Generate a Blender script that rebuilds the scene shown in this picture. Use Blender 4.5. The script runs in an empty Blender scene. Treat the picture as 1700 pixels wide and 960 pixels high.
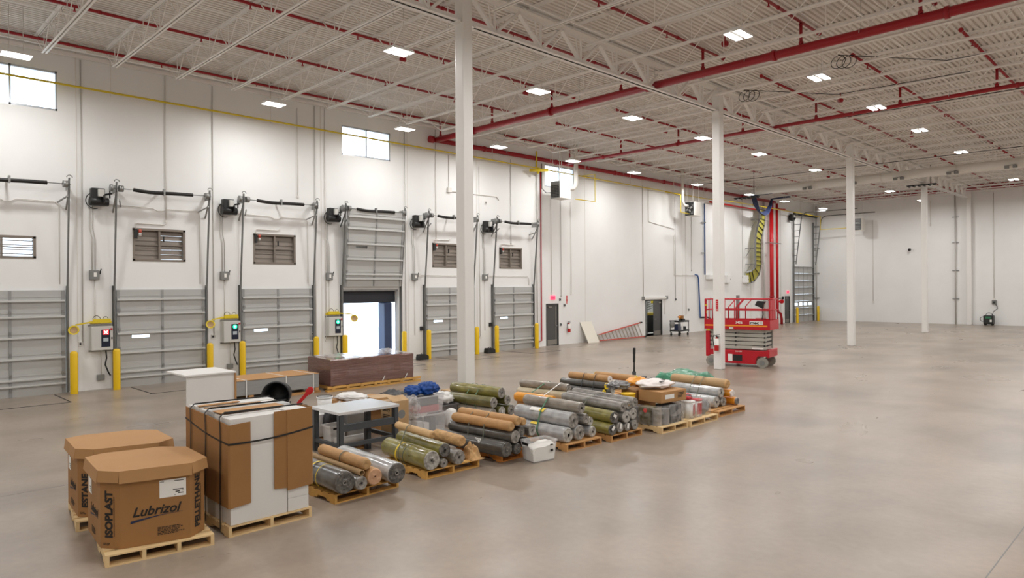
import bpy, math, random
from mathutils import Vector, Matrix, noise as mnoise

SC = bpy.context.scene
COL = SC.collection
R = math.radians
rnd = random.Random(7)

# ------------------------------------------------------------------ camera
cam_d = bpy.data.cameras.new('camera')
cam_d.sensor_width = 36.0
cam_d.lens = 1149.3 / 1700.0 * 36.0
cam_d.clip_end = 300
cam = bpy.data.objects.new('camera', cam_d)
COL.objects.link(cam)
_y, _p, _r = R(45.22), R(-.129), R(-.444)
_f = Vector((-math.sin(_y) * math.cos(_p), math.cos(_y) * math.cos(_p), math.sin(_p)))
_r0 = Vector((math.cos(_y), math.sin(_y), 0))
_u0 = _r0.cross(_f)
_R = _r0 * math.cos(_r) + _u0 * math.sin(_r)
_U = -_r0 * math.sin(_r) + _u0 * math.cos(_r)
cam.matrix_world = Matrix(((_R.x, _U.x, -_f.x, 0), (_R.y, _U.y, -_f.y, 0), (_R.z, _U.z, -_f.z, 3.0), (0, 0, 0, 1)))
SC.camera = cam

# ------------------------------------------------------------------ world, exposure, lamp strength
w = bpy.data.worlds.new('daylight')
SC.world = w
w.use_nodes = True
w.node_tree.nodes['Background'].inputs[0].default_value = (.72, .86, 1.0, 1)
w.node_tree.nodes['Background'].inputs[1].default_value = 4.0
LAMP_WATTS = 126.0
LAMP_SPREAD = 180.0
SC.view_settings.view_transform = 'Standard'
SC.view_settings.look = 'None'
SC.view_settings.exposure = 0.0
SC.view_settings.gamma = 1.0
SC.view_settings.use_curve_mapping = False


# ------------------------------------------------------------------ helpers: materials
def srgb(r, g, b):
    def f(c):
        c /= 255.0
        return c / 12.92 if c <= .04045 else ((c + .055) / 1.055) ** 2.4
    return (f(r), f(g), f(b))


MATS = {}


def mat(name, rgb, rough=.5, metal=0.0, var=0.0, vscale=3.0, bump=0.0, bscale=20.0, coat=0.0, stretch=None, trans=0.0, alpha=1.0, rgb2=None, spec=.5, rvar=0.0):
    m = bpy.data.materials.new(name)
    MATS[name] = m
    m.use_nodes = True
    nt = m.node_tree
    b = nt.nodes['Principled BSDF']
    c = srgb(*rgb)
    b.inputs['Base Color'].default_value = (*c, 1)
    b.inputs['Roughness'].default_value = rough
    b.inputs['Metallic'].default_value = metal
    b.inputs['Specular IOR Level'].default_value = spec
    b.inputs['Coat Weight'].default_value = coat
    b.inputs['Coat Roughness'].default_value = .1
    b.inputs['Transmission Weight'].default_value = trans
    b.inputs['Alpha'].default_value = alpha
    if var or bump or rgb2:
        tc = nt.nodes.new('ShaderNodeTexCoord')
        src = tc.outputs['Object']
        if stretch:
            mp = nt.nodes.new('ShaderNodeMapping')
            mp.inputs['Scale'].default_value = stretch
            nt.links.new(src, mp.inputs['Vector'])
            src = mp.outputs['Vector']
        if var or rgb2:
            n = nt.nodes.new('ShaderNodeTexNoise')
            n.inputs['Scale'].default_value = vscale
            n.inputs['Detail'].default_value = 5
            nt.links.new(src, n.inputs['Vector'])
            cr = nt.nodes.new('ShaderNodeValToRGB')
            c2 = srgb(*rgb2) if rgb2 else tuple(min(1, x * (1 + var)) for x in c)
            c1 = c if rgb2 else tuple(x * (1 - var) for x in c)
            cr.color_ramp.elements[0].position = .32
            cr.color_ramp.elements[1].position = .68
            cr.color_ramp.elements[0].color = (*c1, 1)
            cr.color_ramp.elements[1].color = (*c2, 1)
            nt.links.new(n.outputs['Fac'], cr.inputs['Fac'])
            nt.links.new(cr.outputs['Color'], b.inputs['Base Color'])
            if rvar:
                mr = nt.nodes.new('ShaderNodeMapRange')
                mr.inputs[3].default_value = rough - rvar
                mr.inputs[4].default_value = rough + rvar
                nt.links.new(n.outputs['Fac'], mr.inputs[0])
                nt.links.new(mr.outputs[0], b.inputs['Roughness'])
        if bump:
            n2 = nt.nodes.new('ShaderNodeTexNoise')
            n2.inputs['Scale'].default_value = bscale
            n2.inputs['Detail'].default_value = 4
            nt.links.new(src, n2.inputs['Vector'])
            bp = nt.nodes.new('ShaderNodeBump')
            bp.inputs['Strength'].default_value = bump
            bp.inputs['Distance'].default_value = .02
            nt.links.new(n2.outputs['Fac'], bp.inputs['Height'])
            nt.links.new(bp.outputs['Normal'], b.inputs['Normal'])
    return m


def emit(name, rgb, strength):
    m = bpy.data.materials.new(name)
    MATS[name] = m
    m.use_nodes = True
    nt = m.node_tree
    b = nt.nodes['Principled BSDF']
    b.inputs['Base Color'].default_value = (*srgb(*rgb), 1)
    b.inputs['Emission Color'].default_value = (*srgb(*rgb), 1)
    b.inputs['Emission Strength'].default_value = strength
    return m


def film(name, rgb, clear=.5, rough=.15, bump=.5, spread=.2):
    """clear plastic sheet: part see-through, part hazy and glossy"""
    m = bpy.data.materials.new(name)
    MATS[name] = m
    m.use_nodes = True
    nt = m.node_tree
    b = nt.nodes['Principled BSDF']
    b.inputs['Base Color'].default_value = (*srgb(*rgb), 1)
    b.inputs['Roughness'].default_value = rough
    tr = nt.nodes.new('ShaderNodeBsdfTransparent')
    mx = nt.nodes.new('ShaderNodeMixShader')
    tc = nt.nodes.new('ShaderNodeTexCoord')
    n = nt.nodes.new('ShaderNodeTexNoise')
    n.inputs['Scale'].default_value = 9
    n.inputs['Detail'].default_value = 4
    nt.links.new(tc.outputs['Object'], n.inputs['Vector'])
    mr = nt.nodes.new('ShaderNodeMapRange')
    mr.inputs[1].default_value = .35
    mr.inputs[2].default_value = .65
    mr.inputs[3].default_value = max(0, 1 - clear - spread)
    mr.inputs[4].default_value = min(1, 1 - clear + spread)
    nt.links.new(n.outputs['Fac'], mr.inputs[0])
    nt.links.new(mr.outputs[0], mx.inputs[0])
    nt.links.new(tr.outputs[0], mx.inputs[1])
    nt.links.new(b.outputs[0], mx.inputs[2])
    if bump:
        bp = nt.nodes.new('ShaderNodeBump')
        bp.inputs['Strength'].default_value = bump
        bp.inputs['Distance'].default_value = .03
        nt.links.new(n.outputs['Fac'], bp.inputs['Height'])
        nt.links.new(bp.outputs['Normal'], b.inputs['Normal'])
    nt.links.new(mx.outputs[0], nt.nodes['Material Output'].inputs['Surface'])
    return m


def glass(name):
    m = bpy.data.materials.new(name)
    MATS[name] = m
    m.use_nodes = True
    nt = m.node_tree
    nt.nodes.remove(nt.nodes['Principled BSDF'])
    tr = nt.nodes.new('ShaderNodeBsdfTransparent')
    gl = nt.nodes.new('ShaderNodeBsdfGlossy')
    gl.inputs['Roughness'].default_value = .05
    mx = nt.nodes.new('ShaderNodeMixShader')
    mx.inputs[0].default_value = .05
    nt.links.new(tr.outputs[0], mx.inputs[1])
    nt.links.new(gl.outputs[0], mx.inputs[2])
    nt.links.new(mx.outputs[0], nt.nodes['Material Output'].inputs['Surface'])
    return m


mat('wall_paint', (238, 238, 236), .55, var=.02, vscale=.6)
mat('steel_white', (243, 240, 236), .5)
mat('deck_white', (228, 223, 217), .6, var=.03, vscale=.5)
mat('column_white', (236, 234, 230), .4)
mat('pipe_red', (158, 18, 30), .35)
mat('pipe_red_bright', (196, 20, 30), .35)
mat('gas_yellow', (222, 196, 40), .35)
mat('bollard_yellow', (232, 190, 12), .4)
mat('galvanised', (150, 150, 148), .4, metal=.7, var=.1, vscale=8)
mat('conduit_grey', (196, 193, 188), .45)
mat('conduit_white', (226, 222, 216), .5)
mat('track_grey', (120, 120, 118), .4, metal=.6)
mat('door_grey', (183, 183, 180), .5)
mat('strut_grey', (204, 204, 201), .4)
mat('stile_grey', (150, 150, 148), .45)
mat('dark_steel', (52, 52, 52), .45, metal=.5)
mat('spring_black', (40, 38, 36), .5, metal=.3, var=.4, vscale=60)
mat('black_plastic', (28, 28, 28), .4)
mat('black_rubber', (34, 33, 32), .7)
mat('box_grey', (128, 128, 125), .5)
mat('cabinet_grey', (205, 204, 199), .45)
mat('panel_navy', (22, 30, 52), .3)
mat('screen_grey', (180, 190, 195), .3)
mat('louver_taupe', (132, 122, 112), .45, metal=.3)
mat('frame_alu', (196, 200, 206), .35, metal=.4)
mat('exit_door', (78, 78, 77), .45)
mat('exit_frame', (66, 66, 65), .45)
mat('kick_plate', (150, 146, 138), .35, metal=.6)
mat('white_plastic', (238, 238, 236), .35)
mat('duct_white', (228, 224, 216), .45)
mat('extinguisher_red', (186, 24, 24), .3)
mat('sign_red', (200, 30, 46), .4)
mat('cable_blue', (42, 54, 88), .45)
mat('pipe_blue', (46, 84, 140), .4)
mat('tray_yellow', (172, 164, 62), .5, var=.25, vscale=4, stretch=(1, 8, 1))
mat('dock_vinyl', (44, 46, 54), .5, bump=.3, bscale=4)
mat('dock_vinyl_blue', (58, 74, 108), .45, bump=.4, bscale=5)
mat('lift_red', (186, 18, 36), .35)
mat('lift_grey', (176, 174, 164), .45)
mat('lift_orange', (240, 150, 40), .4)
mat('tyre_grey', (150, 146, 136), .8)
mat('heater_grey', (112, 112, 108), .45, metal=.3)
mat('heater_white', (226, 222, 214), .45)
mat('kraft', (158, 114, 66), .75, var=.05, vscale=2, bump=.05, bscale=60)
mat('kraft_lid', (178, 134, 86), .75, var=.05, vscale=2)
mat('kraft_wrap', (186, 142, 92), .6, var=.12, vscale=6, bump=.25, bscale=18)
mat('kraft_pale', (202, 166, 118), .65, var=.1, vscale=6, bump=.3, bscale=16)
mat('kraft_crumple', (196, 156, 106), .7, var=.2, vscale=8, bump=.8, bscale=14)
mat('kraft_tape', (176, 126, 78), .5)
mat('print_black', (36, 30, 26), .7)
mat('print_blue', (36, 44, 74), .6)
mat('paper_white', (240, 238, 232), .6)
mat('cardboard_inner', (150, 108, 66), .8)
mat('panel_white', (226, 224, 220), .5)
mat('foam_grey', (188, 188, 186), .5)
mat('strap_black', (26, 25, 24), .5)
mat('strap_white', (226, 226, 222), .5)
mat('strap_green', (36, 104, 64), .4)
mat('strap_olive', (84, 88, 70), .4)
mat('strap_yellow', (232, 200, 40), .4)
mat('film_olive', (102, 95, 36), .3, rgb2=(150, 141, 70), vscale=9, stretch=(.5, 1, 1), bump=.35, bscale=10, coat=.6, rvar=.1)  # lighter streaks in these roll films paint gloss highlights into the colour
mat('film_olive_dark', (82, 78, 38), .3, rgb2=(124, 117, 66), vscale=9, stretch=(.5, 1, 1), bump=.35, bscale=10, coat=.6)
mat('film_dark', (64, 60, 55), .3, rgb2=(104, 99, 92), vscale=9, stretch=(.5, 1, 1), bump=.3, bscale=9, coat=.7)
mat('film_charcoal', (66, 64, 60), .35, rgb2=(86, 84, 80), vscale=9, stretch=(.5, 1, 1), bump=.2, bscale=9, coat=.4)
mat('film_grey', (106, 101, 95), .3, rgb2=(156, 151, 144), vscale=9, stretch=(.5, 1, 1), bump=.4, bscale=10, coat=.7)
mat('film_silver', (148, 148, 148), .25, rgb2=(192, 192, 191), vscale=9, stretch=(.5, 1, 1), bump=.35, bscale=9, coat=.8)
mat('film_taupe', (120, 110, 97), .35, rgb2=(162, 152, 138), vscale=9, stretch=(.5, 1, 1), bump=.3, bscale=10, coat=.5)
mat('film_beige', (178, 164, 134), .35, rgb2=(204, 191, 162), vscale=9, stretch=(.5, 1, 1), bump=.35, bscale=10, coat=.5)
mat('film_tan', (186, 152, 108), .5, var=.1, vscale=6, bump=.15, bscale=12)
mat('wrap_orange', (232, 156, 40), .4, var=.1, vscale=6, bump=.4, bscale=12, coat=.4)
mat('roll_end_grey', (96, 92, 86), .35, rgb2=(176, 171, 163), vscale=16, bump=.8, bscale=24, coat=.6)
mat('roll_end_pale', (128, 124, 116), .35, rgb2=(206, 202, 194), vscale=16, bump=.8, bscale=24, coat=.6)
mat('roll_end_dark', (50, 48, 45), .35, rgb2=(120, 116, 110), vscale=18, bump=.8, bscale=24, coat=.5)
mat('roll_end_peach', (208, 162, 126), .5, var=.12, vscale=8)
mat('core_tan', (178, 146, 104), .7)
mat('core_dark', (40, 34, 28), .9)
mat('pine_pale', (222, 192, 142), .7, var=.12, vscale=5, stretch=(1, .3, 1), bump=.1, bscale=30)
mat('pine_gold', (206, 158, 84), .7, var=.14, vscale=5, stretch=(1, .3, 1), bump=.1, bscale=30)
mat('pine_orange', (206, 132, 56), .7, var=.14, vscale=5, stretch=(1, .3, 1), bump=.1, bscale=30)
mat('pine_brown', (190, 142, 88), .7, var=.14, vscale=5, stretch=(1, .3, 1), bump=.1, bscale=30)
mat('brown_wrap', (112, 80, 72), .2, var=.14, vscale=3, stretch=(1, .6, 5), bump=1.0, bscale=4, coat=1.0)
mat('stack_grey', (150, 150, 147), .5, var=.05, vscale=3, stretch=(1, 1, 6))
mat('tub_black', (24, 25, 27), .45)
mat('table_steel', (230, 232, 234), .2, metal=.3)
mat('table_frame', (72, 75, 78), .45)
mat('handle_red', (190, 26, 30), .4)
mat('bag_blue', (12, 72, 150), .55, var=.25, vscale=7, bump=.5, bscale=10)
mat('item_red', (184, 44, 50), .5)
mat('item_white', (228, 226, 222), .5, bump=.3, bscale=10)
mat('item_dark', (58, 58, 60), .5)
mat('powder_white', (242, 240, 234), .7)
mat('bucket_yellow', (236, 190, 30), .4)
mat('drum_olive', (92, 82, 44), .45)
mat('sticker_red', (236, 52, 40), .4)
mat('tarp_green', (12, 116, 78), .4, var=.25, vscale=5, bump=.5, bscale=7, coat=.4)
mat('bag_white', (232, 222, 216), .45, bump=.4, bscale=8)
mat('bag_grey', (120, 118, 118), .3, var=.25, vscale=7, bump=.6, bscale=10, coat=.5)
mat('ladder_red', (196, 84, 68), .45)
mat('ladder_alu', (176, 168, 156), .4, metal=.4)
mat('board_cream', (226, 220, 206), .6)
mat('outside_concrete', (190, 188, 182), .8, var=.05)
mat('machine_black', (36, 38, 36), .5)
mat('machine_green', (46, 120, 84), .4)
mat('cart_grey', (70, 70, 72), .5)
emit('lamp_lens', (255, 252, 248), 9.0)
emit('glow_red', (255, 40, 46), 2.2)
emit('glow_green', (40, 240, 170), 1.6)
emit('glow_white', (255, 230, 225), 3.0)
emit('exit_glow', (255, 70, 100), 1.6)
glass('window_glass')
film('clear_film', (232, 230, 230), .6)
film('clear_tub', (250, 250, 250), .78, .2, 0, .01)
film('clear_wrap', (226, 224, 220), .8, .1, .5, .15)


def concrete():
    m = bpy.data.materials.new('concrete_floor')
    MATS['concrete_floor'] = m
    m.use_nodes = True
    nt = m.node_tree
    b = nt.nodes['Principled BSDF']
    tc = nt.nodes.new('ShaderNodeTexCoord')

    def nz(scale, det, st=None, dist=0):
        src = tc.outputs['Object']
        if st:
            mp = nt.nodes.new('ShaderNodeMapping')
            mp.inputs['Scale'].default_value = st
            nt.links.new(src, mp.inputs['Vector'])
            src = mp.outputs[0]
        n = nt.nodes.new('ShaderNodeTexNoise')
        n.inputs['Scale'].default_value = scale
        n.inputs['Detail'].default_value = det
        n.inputs['Distortion'].default_value = dist
        nt.links.new(src, n.inputs['Vector'])
        return n.outputs['Fac']

    def ramp(f, p0, p1, c0, c1):
        r = nt.nodes.new('ShaderNodeValToRGB')
        r.color_ramp.elements[0].position = p0
        r.color_ramp.elements[1].position = p1
        r.color_ramp.elements[0].color = (*c0, 1)
        r.color_ramp.elements[1].color = (*c1, 1)
        nt.links.new(f, r.inputs[0])
        return r.outputs[0]

    def mul(a, bb):
        mx = nt.nodes.new('ShaderNodeMix')
        mx.data_type = 'RGBA'
        mx.blend_type = 'MULTIPLY'
        mx.inputs[0].default_value = 1
        nt.links.new(a, mx.inputs[6])
        nt.links.new(bb, mx.inputs[7])
        return mx.outputs[2]
    base = ramp(nz(.45, 6, None, .6), .3, .7, srgb(144, 130, 116), srgb(168, 153, 138))
    blot = ramp(nz(.55, 6, (1, .5, 1), .4), .34, .58, (.80, .80, .81), (1, 1, 1))
    fine = ramp(nz(9, 6), .3, .7, (.93, .93, .93), (1.03, 1.03, 1.03))
    c = mul(mul(base, blot), fine)
    nt.links.new(c, b.inputs['Base Color'])
    mr = nt.nodes.new('ShaderNodeMapRange')
    mr.inputs[3].default_value = .2
    mr.inputs[4].default_value = .42
    nt.links.new(nz(.7, 5, (1, .5, 1), .5), mr.inputs[0])
    nt.links.new(mr.outputs[0], b.inputs['Roughness'])
    b.inputs['Specular IOR Level'].default_value = .45
    bp = nt.nodes.new('ShaderNodeBump')
    bp.inputs['Strength'].default_value = .05
    bp.inputs['Distance'].default_value = .02
    nt.links.new(nz(3, 4), bp.inputs['Height'])
    nt.links.new(bp.outputs[0], b.inputs['Normal'])


concrete()

# ------------------------------------------------------------------ helpers: meshes (all vertices in world coordinates)
WL = {}


class MB:
    def __init__(s):
        s.v, s.f, s.sm = [], [], []

    def add(s, vs, fs, smooth=False, M=None):
        o = len(s.v)
        for p in vs:
            p = Vector(p)
            s.v.append(M @ p if M else p)
        for f in fs:
            s.f.append([i + o for i in f])
            s.sm.append(smooth)
        return s

    def box(s, x0, x1, y0, y1, z0, z1, M=None):
        vs = [(x, y, z) for z in (z0, z1) for y in (y0, y1) for x in (x0, x1)]
        return s.add(vs, [(0, 2, 3, 1), (4, 5, 7, 6), (0, 1, 5, 4), (2, 6, 7, 3), (0, 4, 6, 2), (1, 3, 7, 5)], False, M)

    def bar(s, a, b, w, h, up=(0, 0, 1)):
        """square bar from a to b, w across, h along up"""
        a, b = Vector(a), Vector(b)
        d = (b - a).normalized()
        u = Vector(up)
        if abs(d.dot(u)) > .98:
            u = Vector((0, 1, 0))
        x = d.cross(u).normalized()
        u = x.cross(d)
        vs = []
        for p in (a, b):
            for i, j in ((-1, -1), (1, -1), (1, 1), (-1, 1)):
                vs.append(p + x * (i * w / 2) + u * (j * h / 2))
        return s.add(vs, [(3, 2, 1, 0), (4, 5, 6, 7), (0, 1, 5, 4), (1, 2, 6, 5), (2, 3, 7, 6), (3, 0, 4, 7)])

    def cyl(s, a, b, r, n=12, r1=None, caps=True, smooth=True):
        return s.tube([a, b], [r, r if r1 is None else r1], n, caps, smooth)

    def tube(s, pts, r, n=8, caps=True, smooth=True):
        pts = [Vector(p) for p in pts]
        rs = r if isinstance(r, (list, tuple)) else [r] * len(pts)
        o = len(s.v)
        px = None
        for i, p in enumerate(pts):
            d = (pts[min(i + 1, len(pts) - 1)] - pts[max(i - 1, 0)]).normalized()
            if px is None:
                t = Vector((0, 0, 1)) if abs(d.z) < .9 else Vector((1, 0, 0))
                px = d.cross(t).normalized()
            else:
                px = (px - d * px.dot(d)).normalized()
            py = d.cross(px)
            for k in range(n):
                a = 2 * math.pi * k / n
                s.v.append(p + (px * math.cos(a) + py * math.sin(a)) * rs[i])
        for i in range(len(pts) - 1):
            for k in range(n):
                q = (k + 1) % n
                s.f.append([o + i * n + k, o + i * n + q, o + (i + 1) * n + q, o + (i + 1) * n + k])
                s.sm.append(smooth)
        if caps:
            s.f.append([o + k for k in range(n)][::-1])
            s.sm.append(False)
            s.f.append([o + (len(pts) - 1) * n + k for k in range(n)])
            s.sm.append(False)
        return s

    def lathe(s, prof, n=24, M=None, smooth=True, wob=0, seed=0):
        """prof: list of (r, h) revolved about local z"""
        o = len(s.v)
        for j, (r, h) in enumerate(prof):
            for k in range(n):
                a = 2 * math.pi * k / n
                rr = r
                if wob:
                    rr = r * (1 + wob * mnoise.noise(Vector((math.cos(a) * 1.7 + seed, math.sin(a) * 1.7, h * 5 + seed))))
                p = Vector((rr * math.cos(a), rr * math.sin(a), h))
                s.v.append(M @ p if M else p)
        for j in range(len(prof) - 1):
            for k in range(n):
                q = (k + 1) % n
                s.f.append([o + j * n + k, o + j * n + q, o + (j + 1) * n + q, o + (j + 1) * n + k])
                s.sm.append(smooth)
        return s

    def prism(s, poly, h0, h1, M=None, smooth=False):
        n = len(poly)
        vs = [(x, y, h0) for x, y in poly] + [(x, y, h1) for x, y in poly]
        fs = [list(range(n))[::-1], list(range(n, 2 * n))] + [(i, (i + 1) % n, n + (i + 1) % n, n + i) for i in range(n)]
        return s.add(vs, fs, smooth, M)

    def quad(s, a, b, c, d):
        return s.add([a, b, c, d], [(0, 1, 2, 3)])

    def build(s, name, m, parent=None, bevel=0.0, origin=None):
        me = bpy.data.meshes.new(name)
        if parent is not None:
            o = WL[parent]
        elif origin is not None:
            o = Vector(origin)
        else:
            xs = [p.x for p in s.v]
            ys = [p.y for p in s.v]
            zs = [p.z for p in s.v]
            o = Vector(((min(xs) + max(xs)) / 2, (min(ys) + max(ys)) / 2, min(zs)))
        me.from_pydata([p - o for p in s.v], [], s.f)
        for i, f in enumerate(me.polygons):
            f.use_smooth = s.sm[i]
        me.materials.append(MATS[m])
        me.update()
        ob = bpy.data.objects.new(name, me)
        COL.objects.link(ob)
        if parent is not None:
            ob.parent = parent
            WL[ob] = o
        else:
            ob.location = o
            WL[ob] = o
        if bevel:
            md = ob.modifiers.new('bevel', 'BEVEL')
            md.width = bevel
            md.segments = 2
            md.limit_method = 'ANGLE'
        return ob


def tag(o, label, cat, group=None, kind=None):
    o['label'] = label
    o['category'] = cat
    if group:
        o['group'] = group
    if kind:
        o['kind'] = kind
    return o


def thing(name, loc, label, cat, group=None):
    o = bpy.data.objects.new(name, None)
    COL.objects.link(o)
    o.location = loc
    o.empty_display_size = .2
    WL[o] = Vector(loc)
    return tag(o, label, cat, group)


def struct(o):
    o['kind'] = 'structure'
    return o


def sroot(name, loc):
    o = bpy.data.objects.new(name, None)
    COL.objects.link(o)
    o.location = loc
    WL[o] = Vector(loc)
    o['kind'] = 'structure'
    return o


def dup(root, off, label=None, name=None):
    def cp(o, par):
        c = o.copy()
        COL.objects.link(c)
        if par is not None:
            c.parent = par
            c.matrix_parent_inverse = o.matrix_parent_inverse.copy()
        WL[c] = WL[o] + Vector(off)
        for ch in [x for x in bpy.data.objects if x.parent == o and x is not c]:
            cp(ch, c)
        return c
    r = cp(root, None)
    r.location = root.location + Vector(off)
    if label:
        r['label'] = label
    return r


def text_mb(body, size, org, u, v, off=.002, bold=0.0, shear=0.0, align='LEFT', sx=1.0, mb=None):
    """lettering with its baseline start (or centre) at org, reading along u, upright along v"""
    c = bpy.data.curves.new('lettering', 'FONT')
    c.body = body
    c.size = size
    c.align_x = align
    c.offset = bold * size
    c.shear = shear
    c.extrude = .0008
    c.resolution_u = 3
    o = bpy.data.objects.new('lettering', c)
    COL.objects.link(o)
    dg = bpy.context.evaluated_depsgraph_get()
    me = bpy.data.meshes.new_from_object(o.evaluated_get(dg))
    u, v = Vector(u).normalized(), Vector(v).normalized()
    n = u.cross(v)
    mb = mb or MB()
    mb.add([Vector(org) + u * (p.co.x * sx) + v * p.co.y + n * (p.co.z + off) for p in me.vertices], [list(f.vertices) for f in me.polygons])
    bpy.data.objects.remove(o)
    bpy.data.curves.remove(c)
    bpy.data.meshes.remove(me)
    return mb


def frame_m(org, u, v):
    u, v = Vector(u).normalized(), Vector(v).normalized()
    n = u.cross(v)
    return Matrix(((u.x, v.x, n.x, org[0]), (u.y, v.y, n.y, org[1]), (u.z, v.z, n.z, org[2]), (0, 0, 0, 1)))


def yaw_m(org, a):
    return Matrix.Translation(Vector(org)) @ Matrix.Rotation(a, 4, 'Z')


def arc(c, r, a0, a1, n, ax, ay):
    ax, ay = Vector(ax), Vector(ay)
    return [Vector(c) + ax * (r * math.cos(a0 + (a1 - a0) * i / n)) + ay * (r * math.sin(a0 + (a1 - a0) * i / n)) for i in range(n + 1)]
SC.cycles.use_denoising = True
SC.cycles.diffuse_bounces = 6
SC.cycles.transparent_max_bounces = 12

# ------------------------------------------------------------------ the room
XW, XE, YB, YF, ZD = -23.8, 12.5, -8.0, 60.0, 10.28
DOORS = [2.32, 6.34, 10.27, 14.27, 18.29, 22.30]      # south edges of the six dock doors
DW, DH = 2.72, 3.02
LOUVRES = [(2.72, 4.3, 3.95, 4.56), (6.88, 8.43, 3.94, 4.95), (10.77, 12.34, 3.92, 4.97), (18.77, 20.3, 3.92, 4.95), (22.79, 24.3, 3.92, 4.9)]
WINS = [(2.6, 4.88, 8.28, 9.44), (14.33, 16.6, 8.24, 9.4), (26.02, 28.3, 8.14, 9.28)]

struct(MB().box(XW - 1, XE + .3, YB - .3, YF + .3, -.3, 0).build('floor', 'concrete_floor', origin=(0, 0, 0)))


def wall_x(name, x0, x1, y0, y1, z0, z1, holes):
    ys = sorted({y0, y1, *[h[0] for h in holes], *[h[1] for h in holes]})
    zs = sorted({z0, z1, *[h[2] for h in holes], *[h[3] for h in holes]})
    mb = MB()
    for i in range(len(ys) - 1):
        for j in range(len(zs) - 1):
            cy, cz = (ys[i] + ys[i + 1]) / 2, (zs[j] + zs[j + 1]) / 2
            if any(h[0] < cy < h[1] and h[2] < cz < h[3] for h in holes):
                continue
            for x in (x0, x1):
                mb.quad((x, ys[i], zs[j]), (x, ys[i + 1], zs[j]), (x, ys[i + 1], zs[j + 1]), (x, ys[i], zs[j + 1]))
    for a, b, c, d in holes:
        mb.quad((x0, a, c), (x1, a, c), (x1, a, d), (x0, a, d))
        mb.quad((x0, b, c), (x1, b, c), (x1, b, d), (x0, b, d))
        mb.quad((x0, a, d), (x1, a, d), (x1, b, d), (x0, b, d))
        mb.quad((x0, a, c), (x1, a, c), (x1, b, c), (x0, b, c))
    return struct(mb.build(name, 'wall_paint', origin=(x1, y0, z0)))


holes = [(d + .05, d + DW - .05, 0, DH - .05) for d in DOORS] + LOUVRES + WINS
holes += [(55.75, 59.45, 0, 4.5), (26.09, 26.95, 0, 2.1), (34.9, 36.6, 0, 2.12), (54.2, 55.06, 0, 2.1)]
wall_x('wall_west', XW - .24, XW, YB, YF + .25, 0, ZD + .3, holes)
struct(MB().box(XW - .24, XE + .25, YF, YF + .25, 0, ZD + .3).build('wall_north', 'wall_paint'))
struct(MB().box(XE, XE + .25, YB, YF, 0, ZD + .3).build('wall_east', 'wall_paint'))
struct(MB().box(XW - .24, XE + .25, YB - .25, YB, 0, ZD + .3).build('wall_south', 'wall_paint'))

# corrugated roof deck, flutes running along y
mb = MB()
prof = []
x = XW - .2
while x < XE + .2:
    prof += [(x, ZD), (x + .078, ZD), (x + .088, ZD + .06), (x + .142, ZD + .06)]
    x += .152
n = len(prof)
vs = [(px, YB, pz) for px, pz in prof] + [(px, YF, pz) for px, pz in prof]
mb.add(vs, [(i, i + 1, n + i + 1, n + i) for i in range(n - 1)])
mb.box(XW - .2, XE + .2, YB, YF, ZD + .12, ZD + .2)
struct(mb.build('ceiling', 'deck_white', origin=(0, 0, ZD)))

# tilt-up panel joints of the dock wall, seen as fine grooves
k = 0
for y in (5.35, 13.42, 17.45, 21.35, 29.2, 34.6, 39.0, 44.0, 48.4, 53.0):
    k += 1
    struct(MB().box(XW, XW + .012, y - .012, y + .012, 0 if not any(a < y < b for a, b, c, d in holes) else 3.2, ZD).build('trim_%d' % k, 'conduit_white'))
struct(MB().bar((XW + .08, YB, 9.99), (XW + .08, YF, 9.99), .1, .1).build('trim_11', 'steel_white'))
struct(MB().box(XW, XW + .25, YB, YF, 10.16, 10.24).build('trim_12', 'steel_white'))

for q, xx in ((13, -1.62), (14, -12.45)):
    struct(MB().box(xx - .006, xx + .006, YB, YF, 0, .0015).build('trim_%d' % q, 'box_grey'))
# outside ground at dock height below the doors
mbo = MB().box(XW - 40, XW - .24, -40, 100, -1.5, -1.2)
struct(mbo.build('ground_outside', 'outside_concrete'))

# ------------------------------------------------------------------ high windows
for k, (a, b, c, d) in enumerate(WINS):
    mb = MB()
    x0, x1 = XW - .12, XW - .02
    for y0, y1, z0, z1 in ((a, b, d - .06, d), (a, b, c, c + .06), (a, a + .05, c, d), (b - .05, b, c, d), ((a + b) / 2 - .025, (a + b) / 2 + .025, c, d)):
        mb.box(x0, x1, y0, y1, z0, z1)
    wn = struct(mb.build('window_%d' % (k + 1), 'frame_alu'))
    for q in (0, 1):
        y0 = a + .05 if q == 0 else (a + b) / 2 + .025
        y1 = (a + b) / 2 - .025 if q == 0 else b - .05
        MB().box(XW - .075, XW - .065, y0, y1, c + .06, d - .06).build('window_pane', 'window_glass', wn)

# ------------------------------------------------------------------ columns
COLS = [10.8, 22.85, 35.9, 48.46, 59.8]
CN = ['white square steel column nearest the camera, rising behind the fabric rolls', 'white square steel column in front of the red scissor lift, carrying an extinguisher',
      'white square steel column on open floor beyond the red scissor lift', 'white square steel column just before the round white duct crosses it',
      'white square steel column standing against the far wall']
col_obs = []
for y, lb in zip(COLS, CN):
    t = thing('steel_column', (-12.45, y, 0), lb, 'column', 'square steel columns in a line')
    h = .15
    MB().box(-12.45 - h, -12.45 + h, y - h, y + h, 0, 9.96).build('shaft', 'column_white', t, bevel=.02)
    MB().box(-12.45 - .19, -12.45 + .19, y - .19, y + .19, 9.96, 9.975).build('cap_plate', 'column_white', t)
    for s in (-1, 1):
        MB().box(-12.45 - .12, -12.45 + .12, y + s * h, y + s * (h + .14), 9.225, 9.245).build('girder_seat', 'column_white', t)
    col_obs.append(t)

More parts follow.
